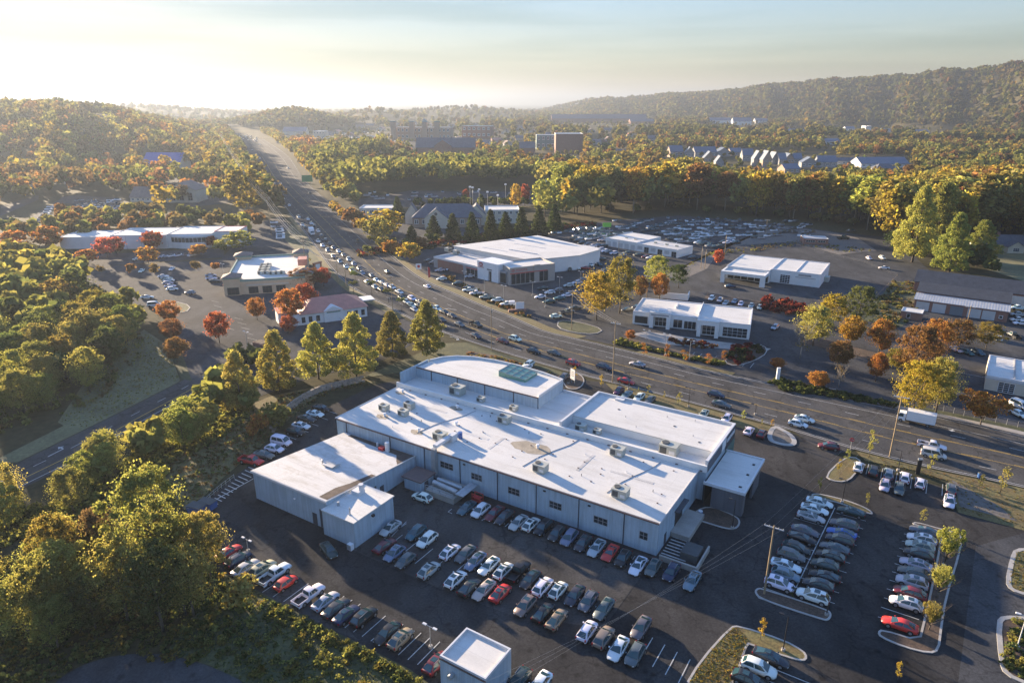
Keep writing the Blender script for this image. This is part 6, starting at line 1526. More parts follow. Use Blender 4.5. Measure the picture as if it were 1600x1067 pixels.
# moving traffic on the highway; near lanes head right, far lanes head away to the left
MOV = []
def drive(kind, color, u, v, fwd, label, lod=1, sc=1.0):
    p = at(u, v, .6); p.z = .07
    j = min(range(len(RN) - 1), key=lambda i: ((RN[i] + RF[i]) / 2 - p).length)
    j = max(1, min(len(RN) - 3, j)); a = (RN[j + 1] + RF[j + 1] - RN[j - 1] - RF[j - 1])
    an = math.degrees(math.atan2(a.y, a.x)) + (0 if fwd else 180)
    VEH.append((kind, color, p, an, label, 'traffic on the highway', lod, True, sc, None))
T = [(D,'black',834,549,1,'black SUV on the highway behind the curved roof block',0),(S,'grey',866,551.5,1,'grey sedan on the highway next to a black SUV',0),(D,'red',896,568,1,'red SUV on the highway just above the white roadside sign',0),
 (D,'navy',944,574,1,'navy SUV on the highway left of the tall pole',0),(S,'red',978.5,596,1,'red sedan on the highway right of the tall pole',0),(S,'silver',996,569,0,'silver sedan alone in the far lane of the highway',0),
 (S,'maroon',785.6,533,1,'maroon sedan beside a white SUV on the highway',0),(D,'white',805,530,1,'white SUV beside a maroon sedan on the highway',0),(S,'navy',743.6,525,1,'navy sedan turning near the row trees on the highway',0),
 (S,'dark grey',706.4,493.6,1,'dark grey sedan leading two dark cars on the highway',0),(S,'grey',718,507,1,'grey sedan with red tail lights on the highway',0),(P_,'black',744,507.6,1,'black pickup on the highway',0),
 (S,'white',667.5,448,0,'white sedan in the far lane beside the dealership verge',0),(S,'black',656.5,472,1,'black sedan behind two white cars on the highway',1),(D,'white',683,482,1,'white SUV behind the rightmost row tree',1),
 (S,'white',624,456.5,1,'white sedan in the queue right of the palms',1),(D,'white',643.6,466.6,1,'white SUV in the queue, inner lane',1),(S,'cream',643,477,1,'cream sedan in the queue, outer lane',1),
 (S,'silver',605,446,1,'silver sedan in the queue',1),(D,'dark grey',596,453,1,'dark grey SUV in the queue near the slim poles',1),(D,'grey',581,431,1,'grey SUV in the queue',1),(S,'black',605,425,0,'black sedan heading away opposite the queue',1),
 (D,'black',562,420.6,1,'black SUV next to the yellow van in the queue',1),('van','yellow',550.5,423.6,1,'yellow van in the queue',1),(D,'dark grey',558,377,0,'dark grey SUV with a lit tail heading away uphill',1),
 ('van','white',472.5,351.5,1,'white van behind the box truck in the queue',1),(S,'white',466.5,339,1,'white sedan at the rear of the queue, outer lane',2),(S,'silver',481,342.6,1,'silver sedan at the rear of the queue, inner lane',2),(S,'white',486.5,349,1,'white sedan third from the rear of the inner queue lane',2),
 (S,'dark grey',502.4,369,1,'dark grey sedan in the inner queue lane beside the box truck',2),(S,'black',508.7,375.5,1,'black sedan in the inner queue lane below the box truck',2),(D,'black',515,382,1,'black SUV in the inner queue lane below the box truck',2),(D,'grey',521,388,1,'grey SUV in the inner queue lane',2),(S,'white',529,393,1,'white sedan leading the inner queue lane',2),
 (D,'silver',452,321,1,'silver SUV coming downhill, nearest the queue',2),(S,'white',443,310,1,'white sedan coming downhill close to the kerb',2),(D,'white',438,287,1,'white SUV coming downhill beside a grey sedan',2),(S,'grey',429,288,1,'grey sedan coming downhill beside a white SUV',2),(S,'silver',411,266.6,1,'silver sedan far up the highway',2),
 (D,'white',450,263,0,'white SUV heading away far up the highway',2),(D,'white',406,247.6,1,'white SUV very far up the highway',2),(S,'grey',400,241,1,'grey sedan very far up the highway',2),(S,'silver',394,234,1,'silver sedan near the top of the highway',2),(S,'white',406,226,0,'white sedan heading away near the top of the highway',2),(S,'maroon',484,302,0,'maroon sedan heading away uphill',2),
 (D,'navy',1119,617,1,'navy SUV above a grey sedan on the highway',0),(S,'grey',1127,632,1,'grey sedan below a navy SUV on the highway',0),(S,'white',1257,655,1,'white sedan beside a white SUV at the lot entrance',0),(D,'white',1247,663,1,'white SUV beside a white sedan at the lot entrance',0),
 (P_,'white',1456,697,1,'white pickup with a dark open bed on the highway at right',0),('van','cream',1459,711,1,'cream van beside the white pickup on the highway',0)]
QR = random.Random(17)
for i, (u, v) in enumerate(((491,353.5),(497,361),(537,399),(545,406),(553,413),(566,427),(588,438),(597,442),(613,449),(476,356),(497,377),(504,384),(512,392),(521,401),(531,409),(541,417),(574,441),(586,449),(628,466),(635,472),(648,484),(655,478),(668,490),(672,480),(690,500),(695,488))):
    cc = QR.choice(['white', 'silver', 'grey', 'dark grey', 'black', 'steel blue', 'white']); kk = QR.choice((S, S, D))
    T.append((kk, cc, u, v, 1, '%s %s in the queue, %s in line from its top' % (cc, WORD[kk][1], ORD[i]), 1))
for k, c, u, v, f, lb, ld in T: drive(k, c, u, v, f, lb, ld, 1.05 if v > 430 else 1.15 if v > 300 else 1.3)
p = at(1295, 698, .6); p.z = .07; VEH.append((D, 'maroon', p, 160, 'maroon SUV turning into the lot at the entrance', 'traffic on the highway', 0, True, 1.0, None))
VEH.sort(key=lambda c: -px_scale(c[2]) * c[8])
for c in VEH[:298]: car(*c)
far_cars = VEH[298:]
def small_cars(name, items):
    mb = MB()
    for (x, y, z), a, col, s in items:
        c, n = math.cos(a), math.sin(a)
        for (x0, x1, w, z0, z1, tp) in ((-2.2, 2.2, .9, .3, .95, .08), (-1.5, .9, .78, .96, 1.45, .2)):
            k = len(mb.v); b = MB().box(x0, x1, -w, w, z0, z1, taper=tp)
            mb.v += [(x + (q[0] * c - q[1] * n) * s, y + (q[0] * n + q[1] * c) * s, z + q[2] * s) for q in b.v]
            for f in b.f[1:]: mb.f.append(tuple(k + i for i in f)); mb.m.append(col if z0 < .5 else 3)
    o = mb.build(name, [M['sign_white'], M['trim_grey'], M['unit_dark'], M['glass']])
    return tag(o, kind='stuff')
it = [((c[2].x, c[2].y, .06), rad(c[3]), 0 if c[1] in ('white', 'silver', 'cream') else 1 if c[1] in ('grey', 'beige', 'steel blue') else 2, c[8]) for c in far_cars]
rnd = random.Random(5)
for i in range(46):   # stop-start queue at the top of the highway
    u = rnd.uniform(362, 402); v = 204 + (u - 362) * .30 + rnd.uniform(0, 8); p = at(u, v); it.append(((p.x, p.y, .1), rad(115), rnd.choice((0, 0, 1)), 1.5))
for i in range(150):   # far shopping centre car park
    u = rnd.uniform(530, 720); v = rnd.uniform(207, 222); p = at(u, v); it.append(((p.x, p.y, .1), rad(rnd.choice((20, 200, 110))), rnd.choice((0, 0, 1, 2)), 1.7))
for i in range(42):   # packed lot at left
    u = rnd.uniform(118, 186); v = rnd.uniform(313, 333); p = at(u, v); it.append(((p.x, p.y, .1), rad(rnd.choice((10, 100))), rnd.choice((0, 1, 2)), 1.2))
for i in range(16):
    u = rnd.uniform(318, 350); v = rnd.uniform(250, 262); p = at(u, v); it.append(((p.x, p.y, .1), rad(rnd.choice((10, 100))), rnd.choice((0, 1, 1)), 1.5))
for i in range(26):
    u = rnd.uniform(570, 830); v = rnd.uniform(300, 318); p = at(u, v); it.append(((p.x, p.y, .1), rad(rnd.choice((10, 100))), rnd.choice((0, 1, 1)), 1.4))
for (n_, u0, u1, v0, v1) in ((46, 1085, 1270, 344, 372), (26, 960, 1085, 345, 360), (22, 905, 955, 356, 376), (16, 1040, 1110, 365, 385)):
    for i in range(n_):   # ordered rows of the back lot
        u = u0 + (u1 - u0) * ((i * 7) % n_ + .5) / n_; v = v0 + (v1 - v0) * (i % 5 + .5) / 5 + rnd.uniform(-.8, .8); p = at(u, v); it.append(((p.x, p.y, .06), rad(205), rnd.choice((0, 0, 1, 1, 2)), 1.12))
small_cars('distant_parked_cars', it)

# box trucks
def box_truck(label, u, v, L, fwd, sc=1.0):
    p = at(u, v, 1.0); p.z = .07
    j = min(range(1, len(RN) - 2), key=lambda i: ((RN[i] + RF[i]) / 2 - p).length)
    a = RN[j + 1] + RF[j + 1] - RN[j - 1] - RF[j - 1]; an = math.atan2(a.y, a.x) + (0 if fwd else math.pi)
    r = empty('box_truck', p, an, label, 'truck', 'box trucks on the highway'); r.scale = (sc,) * 3
    MB().box(-L / 2, L / 2 - 2.1, -1.2, 1.2, .95, 3.4).build('cargo_box', M['sign_white'], r)
    rb = MB()
    for i in range(4): rb.box(-L / 2 + .05, L / 2 - 2.15, 1.2, 1.23, 1.3 + i * .55, 1.36 + i * .55).box(-L / 2 + .05, L / 2 - 2.15, -1.23, -1.2, 1.3 + i * .55, 1.36 + i * .55)
    rb.build('side_rail', M['coping'], r)
    cb = MB(); x0, x1 = L / 2 - 1.95, L / 2
    cb.v = [(x0, -1.05, .5), (x1, -1.05, .5), (x1, 1.05, .5), (x0, 1.05, .5), (x0, -1.0, 2.5), (x1 - .55, -.95, 2.5), (x1 - .55, .95, 2.5), (x0, 1.0, 2.5), (x1, -1.03, 1.4), (x1, 1.03, 1.4)]
    for q in ((3, 2, 1, 0), (4, 5, 6, 7), (0, 1, 8, 5, 4), (2, 3, 7, 6, 9), (1, 2, 9, 8), (8, 9, 6, 5), (3, 0, 4, 7)): cb.f.append(q); cb.m.append(0)
    cb.build('cab', M['sign_white'], r)
    MB().face([(x1 + .01, -.9, 1.45), (x1 + .01, .9, 1.45), (x1 - .5, .82, 2.4), (x1 - .5, -.82, 2.4)]).build('windscreen', M['glass'], r)
    for s in (1, -1): MB().face([(x0 + .5, s * 1.06, 1.5), (x1 - .25, s * 1.06, 1.5), (x1 - .6, s * 1.01, 2.3), (x0 + .5, s * 1.02, 2.3)][::s]).build('side_window', M['glass'], r)
    MB().box(-L / 2, L / 2 - .3, -.5, .5, .55, .94).build('chassis', M['black_trim'], r)
    for x in (-L / 2 + 1.5, L / 2 - 1.0):
        for s in (1, -1):
            w = MB().tube((x, s * .75, .45), (x, s * 1.08, .45), .45, n=14).build('wheel', M['tyre'], r, smooth=True, angle=40)
            MB().tube((x, s * 1.081, .45), (x, s * 1.1, .45), .25, n=10).build('rim', M['rim'], w)
box_truck('white box truck with ribbed sides in the far lane by the tall poles', 1431, 656, 8.4, 0)
box_truck('white box truck in the outer lane of the downhill queue', 487, 364, 7.6, 1, 1.15)

# ------------------------------------------------------------------ trees and plants
rng = np.random.default_rng(7)
def quads_mesh(name, ctr, nrm, size, mats, jitter=0.35):
    """leaf sprays: one bent quad (two triangles) per centre, facing nrm"""
    n = len(ctr)
    nrm = nrm / np.maximum(1e-6, np.linalg.norm(nrm, axis=1, keepdims=True))
    r = rng.normal(size=(n, 3)); u = np.cross(nrm, r); u /= np.maximum(1e-6, np.linalg.norm(u, axis=1, keepdims=True))
    w = np.cross(nrm, u); s = (size * rng.uniform(.6, 1.35, n))[:, None]; a = s * rng.uniform(.6, 1.0, (n, 1))
    k = rng.uniform(-jitter, jitter, (n, 1)) * s
    P = np.stack([ctr - u * s - w * a * .4 , ctr - w * a + u * s * .2 + nrm * k, ctr + u * s + w * a * .3, ctr + w * a - u * s * .2 - nrm * k], 1) 
    me = bpy.data.meshes.new(name)
    me.vertices.add(n * 4); me.loops.add(n * 4); me.polygons.add(n)
    me.vertices.foreach_set('co', P.reshape(-1).astype(np.float32))
    me.loops.foreach_set('vertex_index', np.arange(n * 4, dtype=np.int32))
    me.polygons.foreach_set('loop_start', np.arange(0, n * 4, 4, dtype=np.int32))
    me.update(calc_edges=True)
    for m in mats: me.materials.append(m)
    return me
def sph(n):
    v = rng.normal(size=(n, 3)); return v / np.linalg.norm(v, axis=1, keepdims=True)
def crown_pts(kind, n):
    """leaf centres and facings for a tree of height 1, crown radius as listed"""
    C_, N_ = [], []
    def blob(c, r, m, flat=.8, shell=.55):
        d = sph(m); d[:, 2] *= flat
        rad_ = r * (shell + (1 - shell) * rng.uniform(0, 1, (m, 1)) ** .5)
        p = np.array(c) + d * rad_; C_.append(p); N_.append(d * .7 + rng.normal(size=(m, 3)) * .75 + np.array([0, 0, .1]))
    if kind == 'round':
        k = 60; ax, ay = rng.uniform(.85, 1.15, 2)
        for i in range(k):
            t = rng.uniform(0, 2 * np.pi); z = rng.uniform(.24, .97) if i % 3 else rng.uniform(.6, .97); R = .33 * np.sqrt(max(.02, 1 - ((z - .58) / .42) ** 2)) * (1 + .16 * np.sin(3 * t + z * 7)); rr = R * rng.uniform(.25, 1.0) ** .6
            blob((rr * np.cos(t) * ax, rr * np.sin(t) * ay, z), rng.uniform(.03, .085), n // k, .75, .2)
    elif kind == 'tall':
        k = 26
        for i in range(k):
            t = rng.uniform(0, 2 * np.pi); z = rng.uniform(.40, .97); R = .20 * np.sqrt(max(.05, 1 - ((z - .68) / .34) ** 2)); rr = R * rng.uniform(.3, 1.0)
            blob((rr * np.cos(t), rr * np.sin(t), z), rng.uniform(.055, .10), n // k, 1.0)
    elif kind == 'cone':
        k = 95
        for i in range(k):
            z = .10 + .86 * (i + .5) / k; t = i * 2.4 + rng.uniform(-.4, .4); R = .30 * (1.02 - max(0, (z - .20) / .80) ** 1.5) * (0.66 + .34 * min(1, (z - .06) / .22)); rr = R * rng.uniform(.25, 1.0) ** .55
            blob((rr * np.cos(t), rr * np.sin(t), z), rng.uniform(.05, .085) * (1.15 - z * .45), int(n / k * (1.5 - z)), .75, .25)
    elif kind == 'maple':
        k = 44
        for i in range(k):
            t = rng.uniform(0, 2 * np.pi); z = rng.uniform(.28, .95); R = .40 * np.sqrt(max(.02, 1 - ((z - .60) / .38) ** 2)); rr = R * rng.uniform(.3, 1.0) ** .6
            blob((rr * np.cos(t), rr * np.sin(t), z), rng.uniform(.06, .13), n // k, .8, .3)
    elif kind == 'evergreen':
        k = 40
        for i in range(k):
            z = .05 + .92 * i / k; t = i * 2.4; R = .22 * (1 - (z / 1.0) ** 1.3) + .01; rr = R * .75
            blob((rr * np.cos(t), rr * np.sin(t), z), .035 + .06 * (1 - z), int(n / k * (1.5 - z)), .9)
    elif kind == 'shrub':
        k = 9
        for i in range(k):
            t = rng.uniform(0, 2 * np.pi); rr = rng.uniform(0, .42)
            blob((rr * np.cos(t), rr * np.sin(t), rng.uniform(.28, .72)), rng.uniform(.18, .30), n // k)
    elif kind == 'vase':
        k = 26
        for i in range(k):
            t = rng.uniform(0, 2 * np.pi); z = rng.uniform(.45, .95); rr = (.12 + .62 * (z - .3)) * rng.uniform(.5, 1.05)
            blob((rr * np.cos(t), rr * np.sin(t), z - rr * .18), rng.uniform(.07, .13), n // k)
    elif kind == 'sapling':
        k = 14
        for i in range(k):
            t = rng.uniform(0, 2 * np.pi); z = rng.uniform(.30, 1.0); rr = .16 * np.sqrt(max(.05, 1 - ((z - .58) / .45) ** 2)) * rng.uniform(.2, 1.0)
            blob((rr * np.cos(t), rr * np.sin(t), z), rng.uniform(.035, .075), n // k, 1.2)
    elif kind == 'palm':
        for i in range(22):
            t = i * 2.4; 
            s = np.linspace(.05, .36, max(4, n // 22)); z = .78 + .22 * np.sin(s / .36 * 2.4) * (1 if i % 2 else .6)
            C_.append(np.stack([s * np.cos(t), s * np.sin(t), z], 1)); N_.append(np.tile([np.cos(t) * .3, np.sin(t) * .3, 1.0], (len(s), 1)) + rng.normal(size=(len(s), 3)) * .4)
    env = {'round': (.58, .42, .34, .22), 'maple': (.60, .38, .40, .26), 'tall': (.68, .34, .20, .36), 'vase': (.70, .26, .46, .45)}.get(kind)
    if env:      # loose outer sprays between the leaf clumps
        zc, hz_, R, z0 = env; m = int(n * .32); d = sph(m); q = rng.uniform(.45, 1.14, (m, 1)); t = np.arctan2(d[:, 1], d[:, 0])
        lump = 1 + .18 * np.sin(3 * t + d[:, 2] * 4) + .12 * np.sin(7 * t - d[:, 2] * 6)
        P = np.stack([d[:, 0] * R * lump, d[:, 1] * R * lump, d[:, 2] * hz_], 1) * q + np.array([0, 0, zc]); k = P[:, 2] > z0
        C_.append(P[k]); N_.append((d * .6 + rng.normal(size=(m, 3)) * .8)[k])
    return np.concatenate(C_), np.concatenate(N_)
def trunk_mesh(kind, mt):
    rnd = random.Random(hash(kind) % 1000 if False else len(kind) * 7); mb = MB()
    r0 = {'tall': .013, 'round': .017, 'cone': .014, 'evergreen': .014, 'maple': .018, 'vase': .022, 'sapling': .010, 'palm': .02, 'bare': .018}.get(kind, .015)
    top = {'tall': .85, 'round': .62, 'cone': .85, 'evergreen': .8, 'maple': .55, 'vase': .36, 'sapling': .8, 'palm': .8, 'bare': .7}.get(kind, .5)
    mb.tube((0, 0, -.02), (.006, -.004, top * .5), r0, r0 * .75, 8); mb.tube((.006, -.004, top * .5), (0, .006, top), r0 * .75, r0 * .3, 7)
    n = {'evergreen': 0, 'palm': 0, 'vase': 11, 'bare': 16}.get(kind, 8)
    for i in range(n):
        t = i * 2.4 + rnd.uniform(-.3, .3); z = top * rnd.uniform(.45, .95); L = {'tall': .16, 'round': .26, 'cone': .2, 'maple': .30, 'vase': .5, 'sapling': .12, 'bare': .34}.get(kind, .2) * rnd.uniform(.7, 1.1)
        up = {'vase': 1.1, 'bare': 1.3, 'sapling': 1.2}.get(kind, .7)
        a = Vector((0, 0, z)); b = a + Vector((math.cos(t) * L * .5, math.sin(t) * L * .5, L * up * .5)); c = b + Vector((math.cos(t + .3) * L * .5, math.sin(t + .3) * L * .5, L * up * .6))
        mb.tube(a, b, r0 * .42, r0 * .28, 5).tube(b, c, r0 * .28, r0 * .1, 5)
        if kind in ('bare', 'vase', 'sapling'):
            for q in range(3):
                d = c + Vector((rnd.uniform(-.09, .09), rnd.uniform(-.09, .09), rnd.uniform(.03, .13))); mb.tube(b.lerp(c, .3 * q), d, r0 * .14, r0 * .05, 4)
    return mb.mesh(kind + '_trunk', mt, True)
PROTO = {}
def proto(kind, lod, nvar, n, leaf, mt='bark'):
    for v in range(nvar):
        p, q = crown_pts(kind, n); PROTO[(kind, lod, v)] = quads_mesh('%s_crown' % kind, p, q, np.full(len(p), leaf), [M['leaf']])
    if (kind, 'trunk') not in PROTO: PROTO[(kind, 'trunk')] = trunk_mesh(kind, M[mt])
proto('round', 0, 5, 12500, .0100); proto('tall', 0, 3, 6000, .0125, 'pale_bark'); proto('cone', 0, 4, 19000, .0098); proto('maple', 0, 3, 8000, .0165)
proto('evergreen', 0, 2, 4200, .017); proto('shrub', 0, 3, 900, .055); proto('vase', 0, 2, 6000, .018); proto('sapling', 0, 3, 620, .016); proto('palm', 0, 1, 1200, .03)
proto('round', 1, 3, 1900, .029); proto('tall', 1, 4, 1700, .024, 'pale_bark'); proto('maple', 1, 2, 1300, .045)
PROTO[('bare', 'trunk')] = trunk_mesh('bare', M['pale_bark'])
p_, q_ = crown_pts('sapling', 330); PROTO[('bare', 0, 0)] = quads_mesh('sparse_crown', p_ * np.array([1.5, 1.5, 1.0]), q_, np.full(len(p_), .014), [M['leaf']])
NV = {}
for k in PROTO:
    if len(k) == 3: NV[k[:2]] = max(NV.get(k[:2], 0), k[2] + 1)
WID = {'round': .70, 'tall': .44, 'cone': .60, 'maple': .92, 'evergreen': .42, 'shrub': 1.1, 'vase': 1.0, 'sapling': .34, 'palm': .72, 'bare': .62}
HUE_BOOST = 1.8
HUE = {'olive': (.130, .134, .044), 'green': (.074, .090, .034), 'dark green': (.028, .040, .018), 'yellow-green': (.180, .176, .056), 'golden': (.205, .152, .032), 'orange': (.200, .100, .034), 'rust': (.135, .076, .036),
       'red': (.185, .054, .034), 'pink-red': (.24, .065, .055), 'brown': (.100, .078, .040), 'bronze': (.132, .108, .034), 'crimson': (.085, .018, .020)}
HUE = {k: tuple(x * HUE_BOOST for x in v) for k, v in HUE.items()}
NAME = {'round': 'broadleaf_tree', 'tall': 'woodland_tree', 'cone': 'oval_tree', 'maple': 'maple_tree', 'evergreen': 'evergreen_tree', 'shrub': 'shrub', 'vase': 'spreading_tree', 'sapling': 'young_tree', 'palm': 'palm_tree', 'bare': 'bare_tree'}
trnd = random.Random(31)
def tree(kind, hue, p, h, label, group=None, w=None, lod=0, jit=.12):
    """one tree: crown and trunk under an empty at its foot; w is the crown width in metres"""
    if (kind, lod) not in NV: lod = 0
    v = trnd.randrange(NV[(kind, lod)]); sx = (w / (WID[kind] * h)) if w else 1.0
    r = empty(NAME[kind], (p.x, p.y, p.z), trnd.uniform(0, 6.28), label, 'shrub' if kind == 'shrub' else 'tree', group)
    c = HUE[hue]; j = [trnd.uniform(1 - jit, 1 + jit) for _ in range(2)]
    inst('crown', PROTO[(kind, lod, v)], r, sc=(h * sx, h * sx, h), color=(c[0] * j[0], c[1] * j[0] * j[1], c[2] * j[0]))
    if kind != 'shrub': inst('trunk', PROTO[(kind, 'trunk')], r, sc=h)
    return r
def T_(kind, hue, u, vb, vt, wpx, label, group=None, lod=0):
    p = at(u, vb); h = height_at(u, vb, vt); w = wpx / px_scale((p.x, p.y, h * .6))
    return tree(kind, hue, p, h, label, group, w, lod)

# row of seven oval trees in front of the restaurant
G1 = 'row of oval trees below the restaurant'
for (u, vb, vt, w, hue, lb) in ((378, 642, 546, 62, 'yellow-green', 'leftmost tree of the oval row beside the side road'), (437, 612, 514, 66, 'yellow-green', 'second oval tree from the left, hiding the restaurant car park'), (498, 592, 501, 60, 'yellow-green', 'oval tree in front of the red roofed restaurant left half'),
   (557, 588, 486, 72, 'yellow-green', 'largest oval tree in front of the restaurant gable'), (614, 560, 484, 54, 'olive', 'dark oval tree at the right corner of the restaurant'), (668, 552, 468, 60, 'olive', 'rightmost oval tree of the row next to the highway')):
    T_('cone', hue, u, vb, vt, w, lb, G1)
# prominent trees
for a in (('maple','orange',266,505,470,38,'uppermost orange maple of three beside the access drive'),('maple','rust',272,533,498,38,'middle rusty maple of three beside the access drive'),('maple','rust',277,566,528,42,'lowest rusty maple of three beside the access drive'),
  ('maple','red',343,536,488,42,'red maple standing alone between drive and restaurant car park'),('maple','orange',402,500,465,30,'small orange maple by the sunken brick planter'),('maple','orange',455,506,452,46,'orange maple left of the red one behind the restaurant'),('maple','red',478,490,444,44,'bright red maple behind the restaurant roof'),
  ('maple','red',452,522,494,32,'small red maple before the restaurant left wall'),('round','rust',478,450,420,54,'dark rusty tree along the mall end wall'),('maple','red',506,448,418,26,'small red maple beside the mall sign'),('maple','pink-red',168,402,370,34,'pink-red maple in front of the long white building'),('maple','red',184,398,370,24,'small red maple beside the pink-red one'),
  ('maple','red',240,392,361,34,'tall red maple at the middle of the long white building'),('maple','orange',138,414,390,36,'orange maple below the left end of the long white building'),('maple','orange',232,412,386,36,'broad orange maple below the long white building'),('maple','orange',311,400,382,30,'yellow orange maple at the bowed front'),('maple','red',332,388,369,20,'little red maple right of the bowed front'),
  ('shrub','yellow-green',346,392,370,24,'yellow bush at the right end of the long white building'),('round','olive',375,392,362,44,'pale olive tree behind the tan mall'),('round','orange',25,398,362,46,'orange tree left of the long white building'),('maple','orange',78,392,354,46,'wide orange maple at the left end of the long white building'),
  ('shrub','yellow-green',472,412,394,26,'bright yellow bush beside the tan mall'),('round','bronze',390,336,262,66,'big golden olive tree above the highway wires'),('maple','rust',560,352,330,28,'rusty round tree by the flat roadside shop'),('round','golden',602,372,328,54,'golden topped tree beside the highway verge'),('round','olive',592,384,340,40,'grey olive tree in front of the golden topped one'),
  ('maple','orange',610,398,376,30,'orange tree at the verge left of the dealership'),('maple','golden',640,410,380,40,'golden tree at the verge nearest the dealership'),('evergreen','dark green',622,340,306,20,'dark pine behind the roadside shop'),
  ('round','golden',932,500,424,60,'large golden tree between dealership and glazed showroom'),('round','bronze',968,490,402,52,'bronze tree behind the large golden tree'),('maple','orange',1030,470,428,30,'orange tree left of the walled bin yard'),('round','yellow-green',1025,452,400,36,'yellow-green tree above the orange one'),('round','dark green',1060,450,414,32,'dark green tree right of the yellow-green one'),('maple','rust',1000,468,432,26,'rusty bush-like tree beside the golden tree'),
  ('maple','red',1122,415,390,18,'small red tree at the end of the garage block'),('round','green',1340,510,448,50,'green tree before the brick garages slope'),('round','golden',1300,510,460,46,'golden tree left of the green one'),('round','yellow-green',1270,540,478,56,'yellow-green tree right of the glazed showroom'),('maple','golden',1328,540,494,40,'olive gold tree below the green tree'),
  ('maple','rust',1310,576,533,42,'rust coloured round tree above the highway hedge'),('maple','orange',1368,596,552,32,'small orange round tree in the lower car park'),('maple','orange',1372,556,500,44,'thin orange tree with a pointed top'),('round','rust',1425,600,510,62,'rusty tree left of the golden roadside tree'),('round','orange',1455,570,500,56,'orange tree behind the golden roadside tree'),
  ('round','golden',1425,650,566,62,'golden tree behind the tall poles'),('round','yellow-green',1462,646,560,54,'yellow-green tree right of the tall poles'),('vase','orange',1532,664,616,66,'orange spreading tree at the fence by the corner shop'),('maple','bronze',1400,580,545,36,'bronze tree in the lower car park'),
  ('cone','yellow-green',1425,410,286,62,'very tall yellow-green tree at the wood corner above the slope'),('cone','olive',1458,400,282,60,'tall olive tree beside the very tall yellow-green one'),('cone','olive',1482,428,330,56,'dark green tree right of the very tall one'),('cone','olive',1526,416,342,60,'dark tree left of the cottage'),('round','dark green',1400,392,362,40,'dark bush-like tree by the brick office'),('round','green',1452,380,300,80,'green tree behind the very tall one'),
  ('maple','crimson',1465,590,560,40,'crimson tree at the end wall of the corner shop'),('maple','crimson',1460,612,575,38,'purple-red tree at the corner shop planting'),('bare','bronze',1250,560,505,36,'nearly bare tree right of the glazed showroom'),('bare','brown',1310,605,570,30,'nearly bare tree in the hedge by the highway'),('round','rust',1495,548,500,50,'mixed orange tree before the brick garages'),('round','bronze',1540,545,505,46,'bronze bush tree beside the yard pole'),
  ('maple','orange',1277,606,581,36,'orange spreading shrub tree in the roadside hedge'),('maple','orange',1215,576,560,26,'orange bush beside the white pylon sign'),('maple','orange',985,532,516,18,'first orange sapling in the showroom verge'),
  ('round','golden',806,330,288,18,'golden narrow tree by the lit lamps'),('maple','red',820,322,288,18,'red narrow tree beside the golden one'),('maple','red',728,318,296,12,'red little tree behind the clinic')):
    k, hue, u, vb, vt, w, lb = a; T_(k, hue, u, vb, vt, w, lb, 'autumn trees around the car parks', 0 if vb > 420 else 1)
# evergreens between clinic and dealership
EV = [(678,372,336),(708,376,332),(738,378,330),(767,378,326),(790,372,330),(815,372,322),(842,368,320),(866,362,318),(644,386,352)]
for i, (u, vb, vt) in enumerate(EV):
    T_('evergreen', 'dark green', u, vb, vt, 26, '%s evergreen %s' % (('leftmost','second','third','fourth','fifth','sixth','seventh','rightmost','stubby')[i], 'from the left in the row behind the dealership' if 0 < i < 7 else 'of the row behind the dealership' if i != 8 else 'at the lamp post left of the evergreen row'), 'evergreens behind the dealership')
for i, (u, v) in enumerate(((556,446),(553,462),(581,461),(607,474),(628,488))):
    T_('palm', 'green', u, v, v - 22 if i else v - 20, 16, '%s palm along the highway pavement by the queue' % ('leftmost upper', 'leftmost lower', 'middle', 'fourth', 'rightmost')[i], 'palms along the highway pavement')
# saplings in the islands and verges
z2c = lambda x, y: (880 + x / 6.667, 540 + y / 6.667)
SP = [(z6(280,850),z6(278,740),'golden','sapling at the top of the golden grass island'),(z6(968,1050),z6(970,955),'golden','sapling at the bottom edge beside the right column'),(z6(435,650),z6(430,575),'dark green','thin dark sapling at the end of the middle divider'),
 (z6(1205,480),z6(1232,290),'yellow-green','uppermost yellow tree in the right kerbed island'),(z6(1165,640),z6(1185,475),'yellow-green','middle yellow tree in the right kerbed island'),(z6(1125,800),z6(1140,660),'yellow-green','lowest yellow tree in the right kerbed island'),(z6(1090,270),z6(1095,190),'yellow-green','small sapling at the top of the right column'),
 (z6(815,180),z6(812,112),'olive','sapling at the right end of the top island'),(z6(575,110),z6(575,40),'dark green','sapling in the dark asphalt above the left column'),
 (z3(825,560),z3(828,430),'yellow-green','slender sapling left of the tall verge pole'),(z3(710,590),z3(708,515),'olive','first sapling in the entrance island'),(z3(670,640),z3(672,570),'golden','second sapling in the entrance island'),(z3(1130,640),z3(1140,540),'yellow-green','sapling beside the slim dark sign'),(z3(1480,740),z3(1495,600),'yellow-green','sapling at the right end of the verge'),(z3(1375,720),z3(1385,640),'olive','sapling near the post in the verge'),
 (z2c(785,480),z2c(785,430),'yellow-green','first little tree behind the right roof block'),(z2c(885,510),z2c(885,410),'yellow-green','slim columnar tree behind the right roof block'),(z2c(1050,560),z2c(1055,480),'yellow-green','third little tree behind the right roof block'),(z2c(1200,620),z2c(1205,480),'yellow-green','tall columnar tree behind the right roof block'),
 (z3(195,375),z3(196,320),'yellow-green','little tree beside the highway above the entrance cars'),(z3(290,400),z3(290,365),'olive','sapling beside the lamp at the concrete island'),(z3(340,410),z3(340,365),'golden','sapling in the concrete island'),((898,592),(896,572),'golden','yellow sapling behind the white roadside sign'),
 ((940,606),(938,585),'golden','yellow reeds at the left end of the narrow row')]
